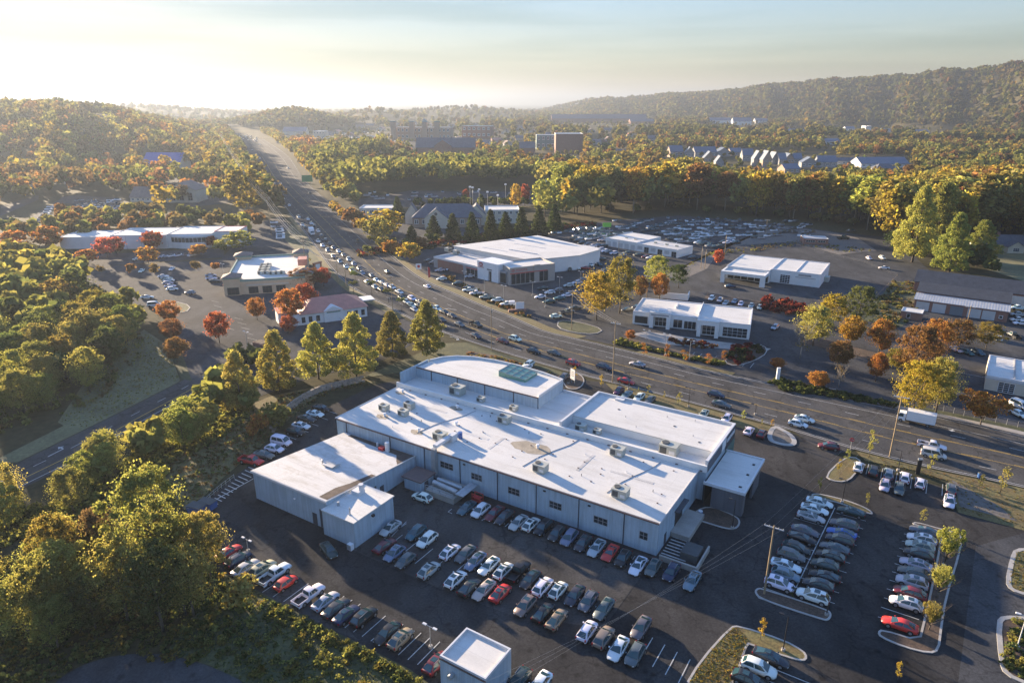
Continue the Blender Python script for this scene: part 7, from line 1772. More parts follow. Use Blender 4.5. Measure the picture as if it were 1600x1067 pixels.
for (b, t, hue, lb) in SP:
    w = (b[1] - t[1]) * (.62 if 'yellow tree' in lb else .42)
    T_('sapling' if 'yellow tree' not in lb else 'vase', hue, b[0], b[1], t[1], w, lb, 'young trees in the kerbed islands')
for i, (u, v, t) in enumerate(((1006,556,536),(1042,562,538),(1069,566,546),(1107,572,552),(1130,568,546))):
    T_('sapling', 'orange', u, v, t, 14, '%s small orange tree in the hedge before the glazed showroom' % ('leftmost', 'second', 'middle', 'fourth', 'rightmost')[i], 'small orange trees before the glazed showroom')

# woods: many trees over a region, the biggest ones singly, the rest as one mass
def in_poly(x, y, P):
    ins = False; j = len(P) - 1
    for i in range(len(P)):
        if (P[i].y > y) != (P[j].y > y) and x < (P[j].x - P[i].x) * (y - P[i].y) / (P[j].y - P[i].y) + P[i].x: ins = not ins
        j = i
    return ins
WOOD = []
SKY_U = [300, 480, 520, 560, 620, 660, 700, 760, 840, 900, 930, 1000, 1050, 1090, 1130, 1200, 1300, 1340, 1400, 1500, 1700]
SKY_V = [200, 256, 244, 232, 236, 234, 228, 236, 240, 243, 248, 254, 236, 238, 254, 258, 262, 256, 262, 250, 248]
def skyline(x, y, h, r):
    # the wood's real top line as seen in the photograph limits how tall a tree at (x, y) can be
    f = y * math.cos(PITCH) + CAM_H * math.sin(PITCH); u = 800 + 1067 * x / f
    lim = CAM_H - (float(np.interp(u, SKY_U, SKY_V)) + r.uniform(0, 11) - 160) / 1067 * y
    return min(h, lim)
def wood(px, spacing, h0, h1, kind, hues, where, seed, wf=1.0, keep=1.0):
    P = [at(*q) for q in px]; rnd = random.Random(seed)
    x0, x1 = min(p.x for p in P), max(p.x for p in P); y0, y1 = min(p.y for p in P), max(p.y for p in P)
    y = y0
    while y < y1:
        x = x0
        while x < x1:
            xx, yy = x + rnd.uniform(-.42, .42) * spacing, y + rnd.uniform(-.42, .42) * spacing
            if in_poly(xx, yy, P) and rnd.random() < keep:
                h = rnd.uniform(h0, h1) * (rnd.uniform(.75, 1) if rnd.random() < .3 else 1)
                if yy > 380 and xx > -190: h = skyline(xx, yy, h, rnd)
                if h > 5: WOOD.append((xx, yy, 0.0, h, kind, rnd.choice(hues), where, wf * rnd.uniform(.9, 1.25)))
            x += spacing
        y += spacing
OL = ['olive', 'olive', 'yellow-green', 'green', 'bronze']
wood([(-60,690),(150,625),(165,600),(200,560),(196,520),(150,500),(128,440),(60,416),(-80,420)], 8.5, 11, 15, 'round', ['olive','olive','yellow-green','yellow-green','green','bronze'], 'in the left edge wood', 1)
wood([(150,600),(205,545),(225,505),(200,480),(165,490)], 7, 8, 11, 'round', ['olive','yellow-green','brown'], 'in the left edge wood', 2)
wood([(112,775),(150,748),(210,705),(300,650),(372,608),(400,640),(330,690),(240,735),(170,790)], 5.4, 7.5, 10.5, 'round', ['yellow-green','olive','yellow-green','olive'], 'in the side road belt', 3)
wood([(-60,815),(60,800),(130,785),(150,790),(105,806),(70,850),(-40,860)], 6.5, 8, 11, 'round', ['olive','yellow-green'], 'in the side road belt', 4)
wood([(-40,870),(80,880),(170,850),(240,880),(318,880),(330,935),(290,985),(200,1005),(90,1015),(-40,1020)], 6.5, 9, 13.5, 'round', ['olive','olive','yellow-green','yellow-green','green','bronze'], 'in the bottom left thicket', 5)
for (u, vb, vt, w, hue, lb) in ((248, 905, 733, 112, 'olive', 'tallest olive tree of the bottom left thicket'), (200, 970, 838, 88, 'yellow-green', 'yellow-green tree left of the tallest thicket tree'), (330, 905, 802, 66, 'yellow-green', 'tree overhanging the cars at the left end of the bank row'), (105, 930, 806, 76, 'bronze', 'bronze tree at the left of the thicket'), (12, 812, 726, 64, 'yellow-green', 'sunlit tree at the left edge by the side road'),
    (82, 1000, 876, 78, 'olive', 'front tree of the thicket at the lower left'), (255, 985, 850, 90, 'green', 'dark green tree in front of the tallest thicket tree'), (168, 900, 795, 60, 'brown', 'brown tree behind the thicket'), (290, 960, 860, 60, 'olive', 'tree at the right end of the thicket')):
    T_('round', hue, u, vb, vt, w, lb, 'trees of the bottom left thicket')
for (u, vb, vt, w, hue, lb) in ((375, 940, 898, 62, 'yellow-green', 'round yellow-green bush before the white pickup'), (405, 680, 640, 40, 'orange', 'orange tinged bush below the oval row'), (430, 668, 628, 50, 'olive', 'olive bush below the oval row'), (310, 690, 640, 60, 'yellow-green', 'bright bush in the belt beside the bank')):
    T_('shrub', hue, u, vb, vt, w, lb, 'bushes on the bank')
FALL = ['olive', 'yellow-green', 'bronze', 'golden', 'bronze', 'olive', 'golden', 'yellow-green', 'rust', 'olive', 'golden']
wood([(1400,392),(1370,366),(1300,350),(1215,343),(1130,335),(1040,330),(930,338),(880,336),(870,300),(900,278),(1040,270),(1200,285),(1330,290),(1480,296),(1720,330),(1720,430),(1570,372),(1490,392)], 17, 29, 38, 'tall', FALL, 'in the back lot wood', 6, 1.35)
wood([(1400,392),(1370,366),(1300,350),(1215,343),(1130,335),(1040,330),(930,338),(880,336),(870,300),(900,278),(1040,270),(1200,285),(1330,290),(1480,296),(1720,330),(1720,430),(1570,372),(1490,392)], 17, 22, 36, 'round', FALL, 'in the back lot wood', 66, .8)
wood([(1392,388),(1366,363),(1300,350),(1215,343),(1130,335),(1040,330),(930,338),(930,334),(1040,326),(1215,338),(1310,346),(1380,362),(1402,384)], 6, 3, 6, 'shrub', ['olive','brown','green','bronze'], 'at the back lot wood foot', 67)
wood([(1480,300),(1720,335),(1720,300),(1500,270)], 16, 24, 32, 'round', ['yellow-green','golden','olive','olive'], 'in the right edge wood', 7)
wood([(640,298),(700,296),(830,296),(870,300),(900,278),(960,262),(1010,262),(1030,268),(900,250),(760,238),(600,240),(510,248),(486,270),(510,300),(540,318),(570,308)], 16, 25, 33, 'tall', ['olive','olive','green','yellow-green','green'], 'in the highway wood', 8, 1.25)
wood([(830,334),(880,340),(900,318),(1010,316),(1030,330),(930,345),(850,348)], 13, 20, 28, 'round', ['yellow-green','olive','golden','brown'], 'in the workshop wood', 9)
wood([(404,206),(436,226),(458,244),(476,268),(494,290),(526,318),(560,325),(540,300),(500,270),(480,246),(450,226),(424,206)], 11, 11, 17, 'round', ['olive','yellow-green','golden','bronze'], 'on the upper highway verge', 20)
wood([(640,322),(750,320),(830,318),(830,326),(700,330),(640,330)], 8, 6, 9, 'round', ['dark green','green'], 'in the hedge behind the clinic', 10)
wood([(340,205),(356,212),(372,232),(396,268),(416,302),(440,338),(432,352),(380,318),(345,290),(320,240)], 12, 17, 26, 'round', ['olive','green','brown','bronze'], 'in the strip left of the highway', 11)
wood([(0,366),(60,372),(90,345),(200,340),(330,345),(395,352),(420,362),(380,370),(340,362),(90,384),(0,384)], 11, 9, 13, 'round', ['olive','green','rust','brown','yellow-green'], 'in the white building hedge', 12)
wood([(-80,300),(60,262),(200,262),(300,276),(360,292),(390,322),(330,330),(250,338),(200,308),(100,300),(20,330),(-80,345)], 21, 13, 20, 'round', ['olive','green','golden','orange','rust','brown','olive'], 'among the lots below the hill', 13, 1.2, .8)
wood([(150,432),(350,420),(350,428),(150,440)], 9, 4, 7, 'round', ['rust','brown','olive','orange'], 'in the hedge between the two left lots', 14)
wood([(360,545),(420,580),(360,600),(340,560)], 9, 5, 7, 'shrub', ['olive','green'], 'below the restaurant car park', 15)
wood([(500,330),(540,332),(575,372),(560,370),(530,345)], 12, 8, 12, 'round', ['golden','rust','olive'], 'on the far verge of the highway', 16)
wood([(1480,395),(1540,412),(1560,440),(1500,430)], 9, 8, 13, 'round', ['dark green','green'], 'left of the cottage', 17)
wood([(430,222),(455,232),(470,250),(480,262),(520,250),(640,240),(600,230),(520,228),(470,226)], 24, 14, 22, 'round', ['orange','rust','golden','olive','brown'], 'between highway and far shops', 18)
wood([(560,395),(585,405),(620,398),(690,385),(690,378),(620,385)], 9, 6, 9, 'round', ['green','olive','rust'], 'left of the dealership', 19)
MARKS = [(n_, at(u, v)) for n_, u, v in (('brick office', 1290, 380), ('garage block', 1040, 390), ('back lot', 1150, 355), ('lime banner', 948, 360), ('workshop', 850, 365), ('clinic', 700, 350), ('lit lamps', 780, 330), ('roadside shop', 590, 338), ('green road sign', 481, 291),
 ('cottage', 1585, 385), ('grey roofed garages', 1520, 430), ('very tall tree', 1440, 400), ('long white building', 220, 385), ('tan mall', 400, 430), ('gabled hall', 260, 312), ('blue roof', 250, 265), ('side road arrow', 90, 705), ('pale field', 200, 580), ('slanting car row', 70, 330), ('packed car lot', 150, 325),
 ('access drive', 290, 520), ('grassy yard', 220, 1030), ('tallest thicket tree', 248, 905), ('left picture edge', 0, 900), ('left picture edge', 0, 560), ('bank row cars', 350, 880), ('oval row', 378, 642), ('dealership', 690, 400), ('back lot right end', 1230, 360), ('golden tree', 390, 336), ('restaurant', 500, 500))]
def mark(x, y):
    return min(MARKS, key=lambda m: abs(math.atan2(x, y) - math.atan2(m[1].x, m[1].y)) * 500 + abs(math.hypot(x, y) - m[1].length) * .5)[0]
def treelabel(hue, kind, where, x, y, h, seen):
    big = 'tall ' if h > 27 else 'low ' if h < 9 else ''
    s = '%s%s %s %s near the %s' % (big, hue, 'bush' if kind == 'shrub' else 'tree', where, mark(x, y))
    seen[s] = seen.get(s, 0) + 1
    if seen[s] > 1: n_ = seen[s]; s += ', %s back' % (ORD[n_ - 1] if n_ <= len(ORD) else 'farthest' if n_ == len(ORD) + 1 else 'hindmost')
    return s
SEEN = {}
SING = sorted(WOOD, key=lambda t: -t[3] * px_scale((t[0], t[1], 0)))
NS = 250
for i, (x, y, z, h, kind, hue, where, wf) in enumerate(sorted(SING[:NS], key=lambda t: math.hypot(t[0], t[1]))):
    d = math.hypot(x, y); p = Vector((x, y, z))
    tree(kind, hue, p, h, treelabel(hue, kind, where, x, y, h, SEEN), 'trees %s' % where, WID[kind] * h * wf, 0 if d < 300 else 1)

# all the trees farther off as one mass
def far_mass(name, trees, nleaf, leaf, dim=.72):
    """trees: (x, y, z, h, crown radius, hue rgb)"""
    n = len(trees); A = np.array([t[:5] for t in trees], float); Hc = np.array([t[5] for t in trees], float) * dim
    k = nleaf; d = rng.normal(size=(n, k, 3)); d /= np.linalg.norm(d, axis=2, keepdims=True)
    lob = rng.normal(size=(n, 5, 3)); lob /= np.linalg.norm(lob, axis=2, keepdims=True)
    pick = rng.integers(0, 5, (n, k)); L = np.take_along_axis(lob, pick[:, :, None].repeat(3, 2), 1)
    off = L * .55 + d * .55; off[:, :, 2] = np.where(off[:, :, 2] < -.55, -.55, off[:, :, 2])
    R = A[:, 4][:, None, None]; ch = (A[:, 3] * .36)[:, None]
    P = np.empty((n, k, 3)); P[:, :, 0] = A[:, 0][:, None] + off[:, :, 0] * R[:, :, 0]; P[:, :, 1] = A[:, 1][:, None] + off[:, :, 1] * R[:, :, 0]
    P[:, :, 2] = A[:, 2][:, None] + (A[:, 3] * .64)[:, None] + off[:, :, 2] * ch
    N = off * .8 + rng.normal(size=off.shape) * .6; size = np.minimum(A[:, 4][:, None] * leaf, 1.9 if k > 40 else 9.0).repeat(k, 1)
    me = quads_mesh(name, P.reshape(-1, 3), N.reshape(-1, 3), size.reshape(-1), [M['leaf_far']])
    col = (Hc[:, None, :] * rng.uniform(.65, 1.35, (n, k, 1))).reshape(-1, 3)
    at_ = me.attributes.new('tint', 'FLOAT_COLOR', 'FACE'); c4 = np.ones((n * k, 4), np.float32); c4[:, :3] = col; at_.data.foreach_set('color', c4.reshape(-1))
    o = inst(name, me); tag(o, kind='stuff'); return o
def vary(c, r): j = r.uniform(.8, 1.2); return (c[0] * j * r.uniform(.92, 1.08), c[1] * j, c[2] * j)
wr = random.Random(77)
mid = [(x, y, z, h, WID[k] * h * wf * .5, vary(HUE[hue], wr)) for (x, y, z, h, k, hue, w, wf) in SING[NS:]]
# clearings that stay free of far trees
CLEAR = [[at(*q) for q in P] for P in ([(350,203),(396,203),(440,228),(480,262),(534,322),(470,334),(400,284),(372,240)],[(528,204),(730,204),(728,232),(620,234),(600,230),(528,226)],[(606,210),(775,208),(770,232),(606,236)],[(640,222),(745,220),(745,258),(640,258)],
  [(832,226),(915,226),(915,262),(832,262)],[(1040,238),(1300,238),(1310,290),(1220,292),(1040,275)],[(1300,250),(1425,250),(1425,284),(1300,284)],[(425,195),(525,195),(525,236),(425,232)],[(215,255),(290,255),(290,290),(215,290)],[(855,186),(1025,186),(1025,198),(855,198)],[(1085,198),(1170,198),(1170,206),(1085,206)],[(1105,190),(1200,190),(1200,202),(1105,202)],[(1285,200),(1490,200),(1490,213),(1285,213)],[(1226,202),(1260,202),(1260,209),(1226,209)],[(1286,222),(1316,222),(1316,238),(1286,238)])]
CLEAR += [[at(a - 3, vb - 5), at(b + 3, vb - 5), at(b + 3, vb + 15), at(a - 3, vb + 15)] for a, b, vb in BCLEAR if vb < 275]
def scatter(r0, r1, sp, az0, az1, fn, hf, seed):
    rnd = random.Random(seed); out = []
    r = r0
    while r < r1:
        n = max(1, int(r * math.radians(az1 - az0) / sp))
        for i in range(n):
            a = math.radians(az0 + (az1 - az0) * (i + rnd.random()) / n); rr = r + rnd.uniform(-.5, .5) * sp
            out.append((rr * math.sin(a), rr * math.cos(a)))
        r += sp
    X = np.array(out); Z = hz(X[:, 0], X[:, 1]); res = []
    for (x, y), z in zip(out, Z):
        az = math.degrees(math.atan2(x, y)); rr = math.hypot(x, y)
        if not fn(x, y, z, az, rr, rnd): continue
        inside = [k for k, P in enumerate(CLEAR) if z < 8 and in_poly(x, y, P)]
        if inside and (0 in inside or rnd.random() > .25): continue
        h, hue = hf(x, y, z, az, rr, rnd)
        h *= .48 if inside else 1.0
        res.append((x, y, float(z), h, h * rnd.uniform(.28, .40), vary(HUE[hue], rnd)))
    return res
def ok_mid(x, y, z, az, r, rnd):
    if az < -21.8: return rnd.random() < (.92 if r > 950 else .45) and math.sin(x * .021 + 1.3) + math.sin(y * .017 + x * .006) > -1.35
    if az < -9 and r < 1400: return rnd.random() < (.55 if r > 850 else .75)
    return rnd.random() < (.8 if r > 700 else .0)
MIXH = ['olive', 'olive', 'bronze', 'green', 'yellow-green', 'brown', 'olive', 'golden', 'bronze', 'olive', 'rust']
def hf_mid(x, y, z, az, r, rnd):
    v = row_of((x, y, 0)); 
    if az < -21.8: return rnd.uniform(13, 28), rnd.choice(['olive','bronze','brown','olive','golden','rust','yellow-green','brown'])
    if -20 < az < 2 and r < 1700: return rnd.uniform(13, 20), rnd.choice(['orange','rust','golden','olive','green','olive','bronze'] if rnd.random() < .65 else ['green','olive','bronze'])
    return rnd.uniform(13, 20), rnd.choice(MIXH)
mid += scatter(700, 1500, 15.5, -39.5, 39.5, ok_mid, hf_mid, 3)
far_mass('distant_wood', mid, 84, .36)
def ok_far(x, y, z, az, r, rnd): return True if (az > 3 and z > 8) or az < -22 or z > 8 else rnd.random() < .75
def hf_far(x, y, z, az, r, rnd): return rnd.uniform(17, 25), rnd.choice(['olive', 'green', 'olive', 'bronze', 'brown', 'green', 'yellow-green'] if rnd.random() < .88 else ['golden', 'bronze', 'rust'])
far = scatter(1500, 2600, 22, -39, 39.5, ok_far, hf_far, 4)
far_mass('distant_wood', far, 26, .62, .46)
far2 = scatter(2600, 4600, 25, 2, 39.5, lambda x, y, z, az, r, rnd: r < float(np.interp(az, RIDGE_AZ, RIDGE_R)) * 1.12, hf_far, 5) + scatter(2600, 6500, 62, -39, 8, ok_far, hf_far, 6)
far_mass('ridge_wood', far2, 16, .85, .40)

# hedges, ground cover and shrubs
def cover(name, px, n, h, hues, leaf, per, seed, world_pts=None):
    P = world_pts or [at(*q) for q in px]; rnd = random.Random(seed)
    x0, x1 = min(p.x for p in P), max(p.x for p in P); y0, y1 = min(p.y for p in P), max(p.y for p in P)
    tr = []; tries = 0
    while len(tr) < n and tries < n * 40:
        tries += 1; x, y = rnd.uniform(x0, x1), rnd.uniform(y0, y1)
        if in_poly(x, y, P):
            s = h * rnd.uniform(.5, 1.2); tr.append((x, y, -.5 * s, s * 1.6, s * rnd.uniform(.7, 1.2), vary(HUE[rnd.choice(hues)], rnd)))
    return far_mass(name, tr, per, leaf)
cover('ground_cover', [(345,897),(425,938),(520,990),(640,1050),(690,1088),(700,1190),(430,1190),(400,1075),(330,1040),(300,1010),(300,950)], 2600, .26, ['green','green','olive'], .34, 10, 1)
cover('bank_brush', [(425,938),(520,990),(640,1050),(690,1088),(660,1088),(520,1010),(420,960)], 120, .6, ['olive','green','yellow-green','green'], .26, 40, 2)
cover('bank_brush', [(345,900),(425,945),(520,995),(640,1055),(690,1090),(560,1100),(430,1080),(340,1025),(310,1000)], 230, .8, ['olive','green','bronze','green','yellow-green'], .26, 36, 22)
cover('bank_brush', [(590,600),(520,612),(470,640),(400,705),(340,755),(296,797),(200,790),(230,735),(320,672),(400,655),(440,620),(560,592)], 1500, .5, ['brown','olive','brown','rust','green'], .36, 10, 3)
cover('thicket_undergrowth', [(-40,870),(80,880),(170,850),(240,880),(318,880),(345,900),(330,1010),(300,1040),(180,1020),(110,1045),(60,1090),(-60,1090)], 1300, .7, ['olive','green','green','bronze'], .34, 20, 4)
cover('left_undergrowth', [(-60,700),(150,632),(215,575),(230,520),(200,470),(128,440),(-60,425)], 900, 1.5, ['olive','brown','green'], .34, 18, 5)
cover('roadside_undergrowth', [(112,785),(210,710),(300,655),(372,612),(400,645),(330,695),(240,740),(170,800),(-40,870),(-40,800)], 900, 1.0, ['olive','yellow-green','green'], .34, 18, 6)
cover('hedge', [(955,537),(1000,546),(1130,573),(1133,568),(1060,556),(975,532)], 170, .9, ['green','dark green','yellow-green'], .30, 50, 7)
cover('hedge', [(1203,600),(1215,592),(1300,612),(1400,633),(1397,637),(1300,621),(1225,611)], 260, .9, ['dark green','green'], .30, 50, 8)
cover('red_shrubs', [(1185,482),(1200,468),(1262,478),(1268,492),(1225,492)], 90, 1.6, ['crimson','crimson','red'], .26, 60, 9)
cover('red_shrubs', [(1042,530),(1090,532),(1130,545),(1090,545),(1046,536)], 60, .8, ['crimson','rust'], .3, 40, 10)
cover('dark_shrubs', [(1134,560),(1142,548),(1170,540),(1192,548),(1176,562),(1150,570)], 40, 1.5, ['dark green','crimson'], .28, 60, 11)
cover('verge_shrubs', [(728,550),(780,558),(832,574),(880,590),(872,598),(740,577)], 260, .6, ['brown','rust','olive'], .3, 26, 12)
cover('dealership_hedge', [(690,432),(700,430),(812,486),(830,497),(815,496),(755,470)], 200, .9, ['brown','dark green','rust'], .32, 26, 13)
cover('slope_brush', [(1350,505),(1395,440),(1440,440),(1470,445),(1430,495),(1405,515)], 300, .9, ['dark green','brown','olive'], .34, 22, 14)
cover('verge_tufts', [(1337,706),(1460,737),(1600,766),(1700,800),(1700,850),(1600,826),(1500,798),(1484,755),(1430,738),(1352,722)], 500, .22, ['bronze','olive','rust','brown'], .4, 10, 15)
cover('island_shrubs', [z6(1545,740), z6(1640,745), z6(1640,1070), z6(1520,1010), z6(1490,960)], 60, .7, ['olive','yellow-green','green'], .3, 40, 16)
cover('island_tufts', [z6(0,950), z6(130,795), z6(170,790), z6(225,865), z6(190,940), z6(140,1090), z6(-95,1090)], 1500, .20, ['golden','olive','bronze','brown'], .42, 9, 19)
cover('island_tufts', [z6(1560,410), z6(1640,410), z6(1640,620), z6(1540,600), z6(1520,560)], 400, .22, ['bronze','olive','brown'], .42, 9, 20)
cover('field_tufts', [(281,592),(262,545),(228,520),(160,570),(95,658),(125,672),(187,641)], 1500, .28, ['olive','bronze','yellow-green'], .42, 8, 21)
cover('dark_hedge', [(560,402),(690,388),(850,362),(930,354),(930,349),(850,352),(690,376),(560,392)], 500, 1.6, ['dark green','brown','crimson'], .34, 22, 17)
cover('lot_edge_scrub', [(1030,440),(1110,400),(1250,385),(1330,395),(1370,392),(1250,376),(1110,392)], 260, .7, ['brown','olive'], .34, 14, 18)

# ------------------------------------------------------------------ poles, wires, lamps, signs
def pole_thing(u, vb, vt, label, arms=1, lamp=False, r=.15, h=None, ang=None):
    p = at(u, vb); h = h or height_at(u, vb, vt); a = rad(ang if ang is not None else 57.7)
    R_ = empty('utility_pole', p, a, label, 'utility pole', 'wooden utility poles')
    MB().tube((0, 0, 0), (0, 0, h), r * 1.15, r * .8, 10).build('pole', M['wood_pole'], R_, smooth=True, angle=50)
    tips = []
    for k in range(arms):
        z = h - .5 - k * 1.1
        cb = MB().box(.13, .25, -1.5, 1.5, z - .08, z + .08).build('crossarm', M['wood_pole'] if not arms == 1 else M['coping'], R_)
        ins = MB()
        for y in (-1.4, -.7, .7, 1.4): ins.tube((.19, y, z + .08), (.19, y, z + .32), .06, .05, 6)
        ins.build('insulators', M['steel'], cb)
        c, s = math.cos(a), math.sin(a)
        for y in (-1.4, 0, 1.4): tips.append(p + Vector((.19 * c - y * s, .19 * s + y * c, z + .32)))
    if lamp:
        for s in (1, -1):
            l = MB().tube((0, 0, h - 3.2), (0, s * 1.8, h - 3.0), .05, n=6).build('lamp_arm', M['steel'], R_)
            MB().box(-.2, .2, s * 1.8 - .35, s * 1.8 + .35, h - 3.12, h - 2.92, taper=.05).build('lamp_head', M['coping'], l)
    if arms == 0 or lamp: MB().tube((.3, 0, h - 2.4), (.3, 0, h - 1.4), .22, n=10).build('transformer', M['steel'], R_, smooth=True, angle=50)
    return p, h, tips
P1 = pole_thing(1194, 928, 821, 'bare wooden pole with a pale crossarm in the left column island', 1)
P2 = pole_thing(1390, 714, 618, 'leaning-looking wooden pole at the entrance verge', 1, ang=60)
P3 = pole_thing(1436, 643, 572, 'wooden pole with two lamp arms before the golden trees', 1, True, ang=60)
P4 = pole_thing(957, 597, 503, 'tall wooden pole at the highway edge behind the right block', 1, ang=58)
P5 = pole_thing(768, 548, 478, 'slim tall pole behind the curved roof block', 0, r=.11)
P6 = pole_thing(893, 516, 453, 'wooden pole at the dealership exit', 1, ang=100)
P7 = pole_thing(1508, 520, 478, 'wooden pole in the yard before the brick garages', 1, ang=60)
for i, (u, vb, vt) in enumerate(((1095, 420, 385), (1101, 420, 390), (1132, 400, 366), (966, 402, 376), (1196, 370, 343), (1010, 465, 430))):
    pole_thing(u, vb, vt, ('left of the paired wooden poles by the garage block', 'right of the paired wooden poles by the garage block', 'wooden pole with a round box near the red tree', 'wooden pole before the garage block', 'tall wooden pole in the back lot', 'wooden pole beside the orange tree')[i], 1 if i in (3, 4, 5) else 0, r=.13)
HWP = [(330, 240, 184), (352, 268, 206), (388, 330, 262), (424, 368, 308), (478, 424, 372), (528, 440, 396), (541, 448, 398), (614, 492, 432)]
HT = []
for i, (u, vb, vt) in enumerate(HWP):
    p, h, t = pole_thing(u, vb, vt, '%s highway utility pole counted down the hill' % ORD[i], 2, r=.14, ang=110)
    HT.append((p, h))
def wire_run(name, label, pts, sag, r=.03, group='overhead wires'):
    mb = MB()
    for a, b in zip(pts[:-1], pts[1:]):
        n = 10; prev = None
        for i in range(n + 1):
            t = i / n; q = a.lerp(b, t); q.z -= sag * 4 * t * (1 - t)
            if prev is not None: mb.tube(prev, q, r, n=5, caps=False)
            prev = q
    o = mb.build(name, M['wire']); tag(o, label, 'power line', group)
for k, (off, dz, lb) in enumerate(((-1.2, -.2, 'outer upper wire of the line beside the highway'), (0, -.2, 'middle upper wire of the line beside the highway'), (1.2, -.2, 'inner upper wire of the line beside the highway'), (-.8, -2.6, 'lower outer cable of the line beside the highway'), (.6, -3.4, 'lowest thick cable of the line beside the highway'))):
    wire_run('power_line', lb, [p + Vector((off, off * .3, h + dz)) for p, h in HT if p.y < 990], 2.0, .045 if k < 3 else .07)
far_end = at(880, 1150, 0)
for k in range(3):
    wire_run('power_line', '%s wire crossing the dark car park from the bare pole' % ('left', 'middle', 'right')[k], [Vector((-12 + k * 1.6, 58 - k * .6, 11)), P1[2][k], P2[2][k]], .9, .008)
    wire_run('power_line', '%s wire between the verge pole and the right picture edge' % ('left', 'middle', 'right')[k], [P2[2][k], P3[2][k] + Vector((0, 0, 0)), P3[2][k] + Vector((60, -34, 0))], .9, .016)
    wire_run('power_line', '%s wire from the dealership pole over the highway' % ('left', 'middle', 'right')[k], [P6[2][k], P4[2][k]], 1.2, .04)

def lamp_post(u, vb, vt, label, heads=2, m='black_metal', ang=57.7, h=None):
    p = at(u, vb); h = h or height_at(u, vb, vt)
    R_ = empty('lamp_post', p, rad(ang), label, 'lamp post', 'car park lamp posts')
    MB().tube((0, 0, 0), (0, 0, .5), .3, n=10).build('base', M['concrete'], R_, smooth=True, angle=50)
    MB().tube((0, 0, .5), (0, 0, h), .085, .06, 8).build('pole', M[m], R_, smooth=True, angle=50)
    for i in range(heads):
        s = 1 if i == 0 else -1
        arm = MB().tube((0, 0, h - .1), (0, s * .7, h), .04, n=6).build('arm', M[m], R_)
        MB().box(-.2, .2, s * .95 - .35, s * .95 + .35, h - .04, h + .08, taper=.03).build('lamp_head', M[m] if m == 'black_metal' else M['coping'], arm)
LP = [(z6(395,905),z6(410,730),'black lamp post in the golden grass island',1),(z6(612,728),z6(618,640),'black lamp post at the right end of the left column island',1),(z6(690,165),z6(700,50),'black lamp post at the top of the middle column',1),(z6(1200,480),z6(1225,385),'dark lamp post between the yellow trees of the right island',1),
 (z3(970,625),z3(985,525),'black lamp post in the roadside verge behind the parked SUVs',1),((1144,826),(1148,781),'black lamp post in the kerbed bed by the dark block wall',1),(z2c(1305,640),z2c(1300,440),'black lamp post with pale twin heads behind the right block',2),(z2c(678,455),z2c(668,290),'black lamp post by the red sedan',1),((1180,648),(1180,632),'short lamp post near the concrete island',1),((888,600),(884,575),'lamp post beside the white roadside sign',1),(z6(1565,890),z6(1590,730),'pale lamp post in the right planted island',2)]
for b, t, lb, n in LP: lamp_post(b[0], b[1], t[1], lb, n, 'coping' if 'pale lamp' in lb else 'black_metal')
for i, (u, vb, vt) in enumerate(((673, 1012, 978), (388, 862, 842), (388, 550, 518), (726, 448, 424), (757, 462, 436), (787, 472, 446), (832, 462, 440), (852, 480, 454), (907, 446, 424), (874, 458, 433), (927, 432, 411), (352, 448, 412), (1040, 555, 522), (1077, 562, 532), (1009, 540, 516))):
    lamp_post(u, vb, vt, 'slim lamp post ' + ('with three round heads at the bank row', 'at the left end of the bank row', 'in the restaurant car park', 'before the dealership wing', 'before the dealership portal', 'at the dealership forecourt', 'at the dealership corner', 'in the dealership forecourt right', 'behind the dealership corner', 'between dealership rows', 'at the service wing', 'at the mall end wall', 'in the showroom hedge, left', 'in the showroom hedge, right', 'at the left showroom portal')[i], 2, 'steel', 57.7)
for i, (u, vb, vt) in enumerate(((735, 330, 293), (739, 330, 294), (749, 332, 297), (762, 334, 301), (778, 338, 306), (790, 320, 289), (853, 318, 284), (911, 314, 280), (964, 310, 275))):
    p = at(u, vb); h = height_at(u, vb, vt); R_ = empty('lamp_post', p, 0, '%s pale lamp catching the sun above the dark wood, counted from left' % ORD[i], 'lamp post', 'sunlit lamps at the wood')
    MB().tube((0, 0, 0), (0, 0, h), .12, n=6).build('pole', M['steel'], R_); MB().box(-.9, .9, -.9, .9, h, h + .9, taper=.2).build('lamp_head', M['sign_white'], R_)

# signs
def sign(name, label, u, vb, vt, w, m, ang, panel_from=.0, posts=True, t=.18, h=None, cat='sign'):
    p = at(u, vb); h = h or height_at(u, vb, vt); R_ = empty(name, p, rad(ang), label, cat)
    if posts: 
        for s in (-1, 1): MB().box(s * w * .35 - .06, s * w * .35 + .06, .02, .14, 0, h * panel_from + .3).build('post', M['steel'], R_)
    MB().box(-w / 2, w / 2, -t, 0, h * panel_from, h).build('panel', m, R_)
    return R_, p, h
r_, p_, h_ = sign('pylon_sign', 'white pylon sign in the mulch island behind the low rear roof', 895, 600, 577, 2.1, M['sign_white'], -60, .32)
mk = MB()
for z in (.55, .68, .8): mk.box(-.6, .6, -.2, -.185, h_ * z, h_ * z + .28)
mk.build('sign_marks', M['trim_grey'], r_)
sign('pylon_sign', 'slim white pylon sign in the hedge by the lower car park', 1214, 596, 574, .9, M['sign_white'], 0, 0, False, .5)
r_, p_, h_ = sign('directory_sign', 'slim dark sign with a pale cap behind the parked white SUV', 1433, 740, 718, .8, M['black_metal'], -10, 0, False, .3)
MB().box(-.45, .45, -.35, .05, h_ + .01, h_ + .35).build('cap', M['steel'], r_)
sign('hoarding', 'white lozenge sign on a brick plinth by the dealership exit', 812, 486, 472, 3.4, M['sign_white'], 10, .25)
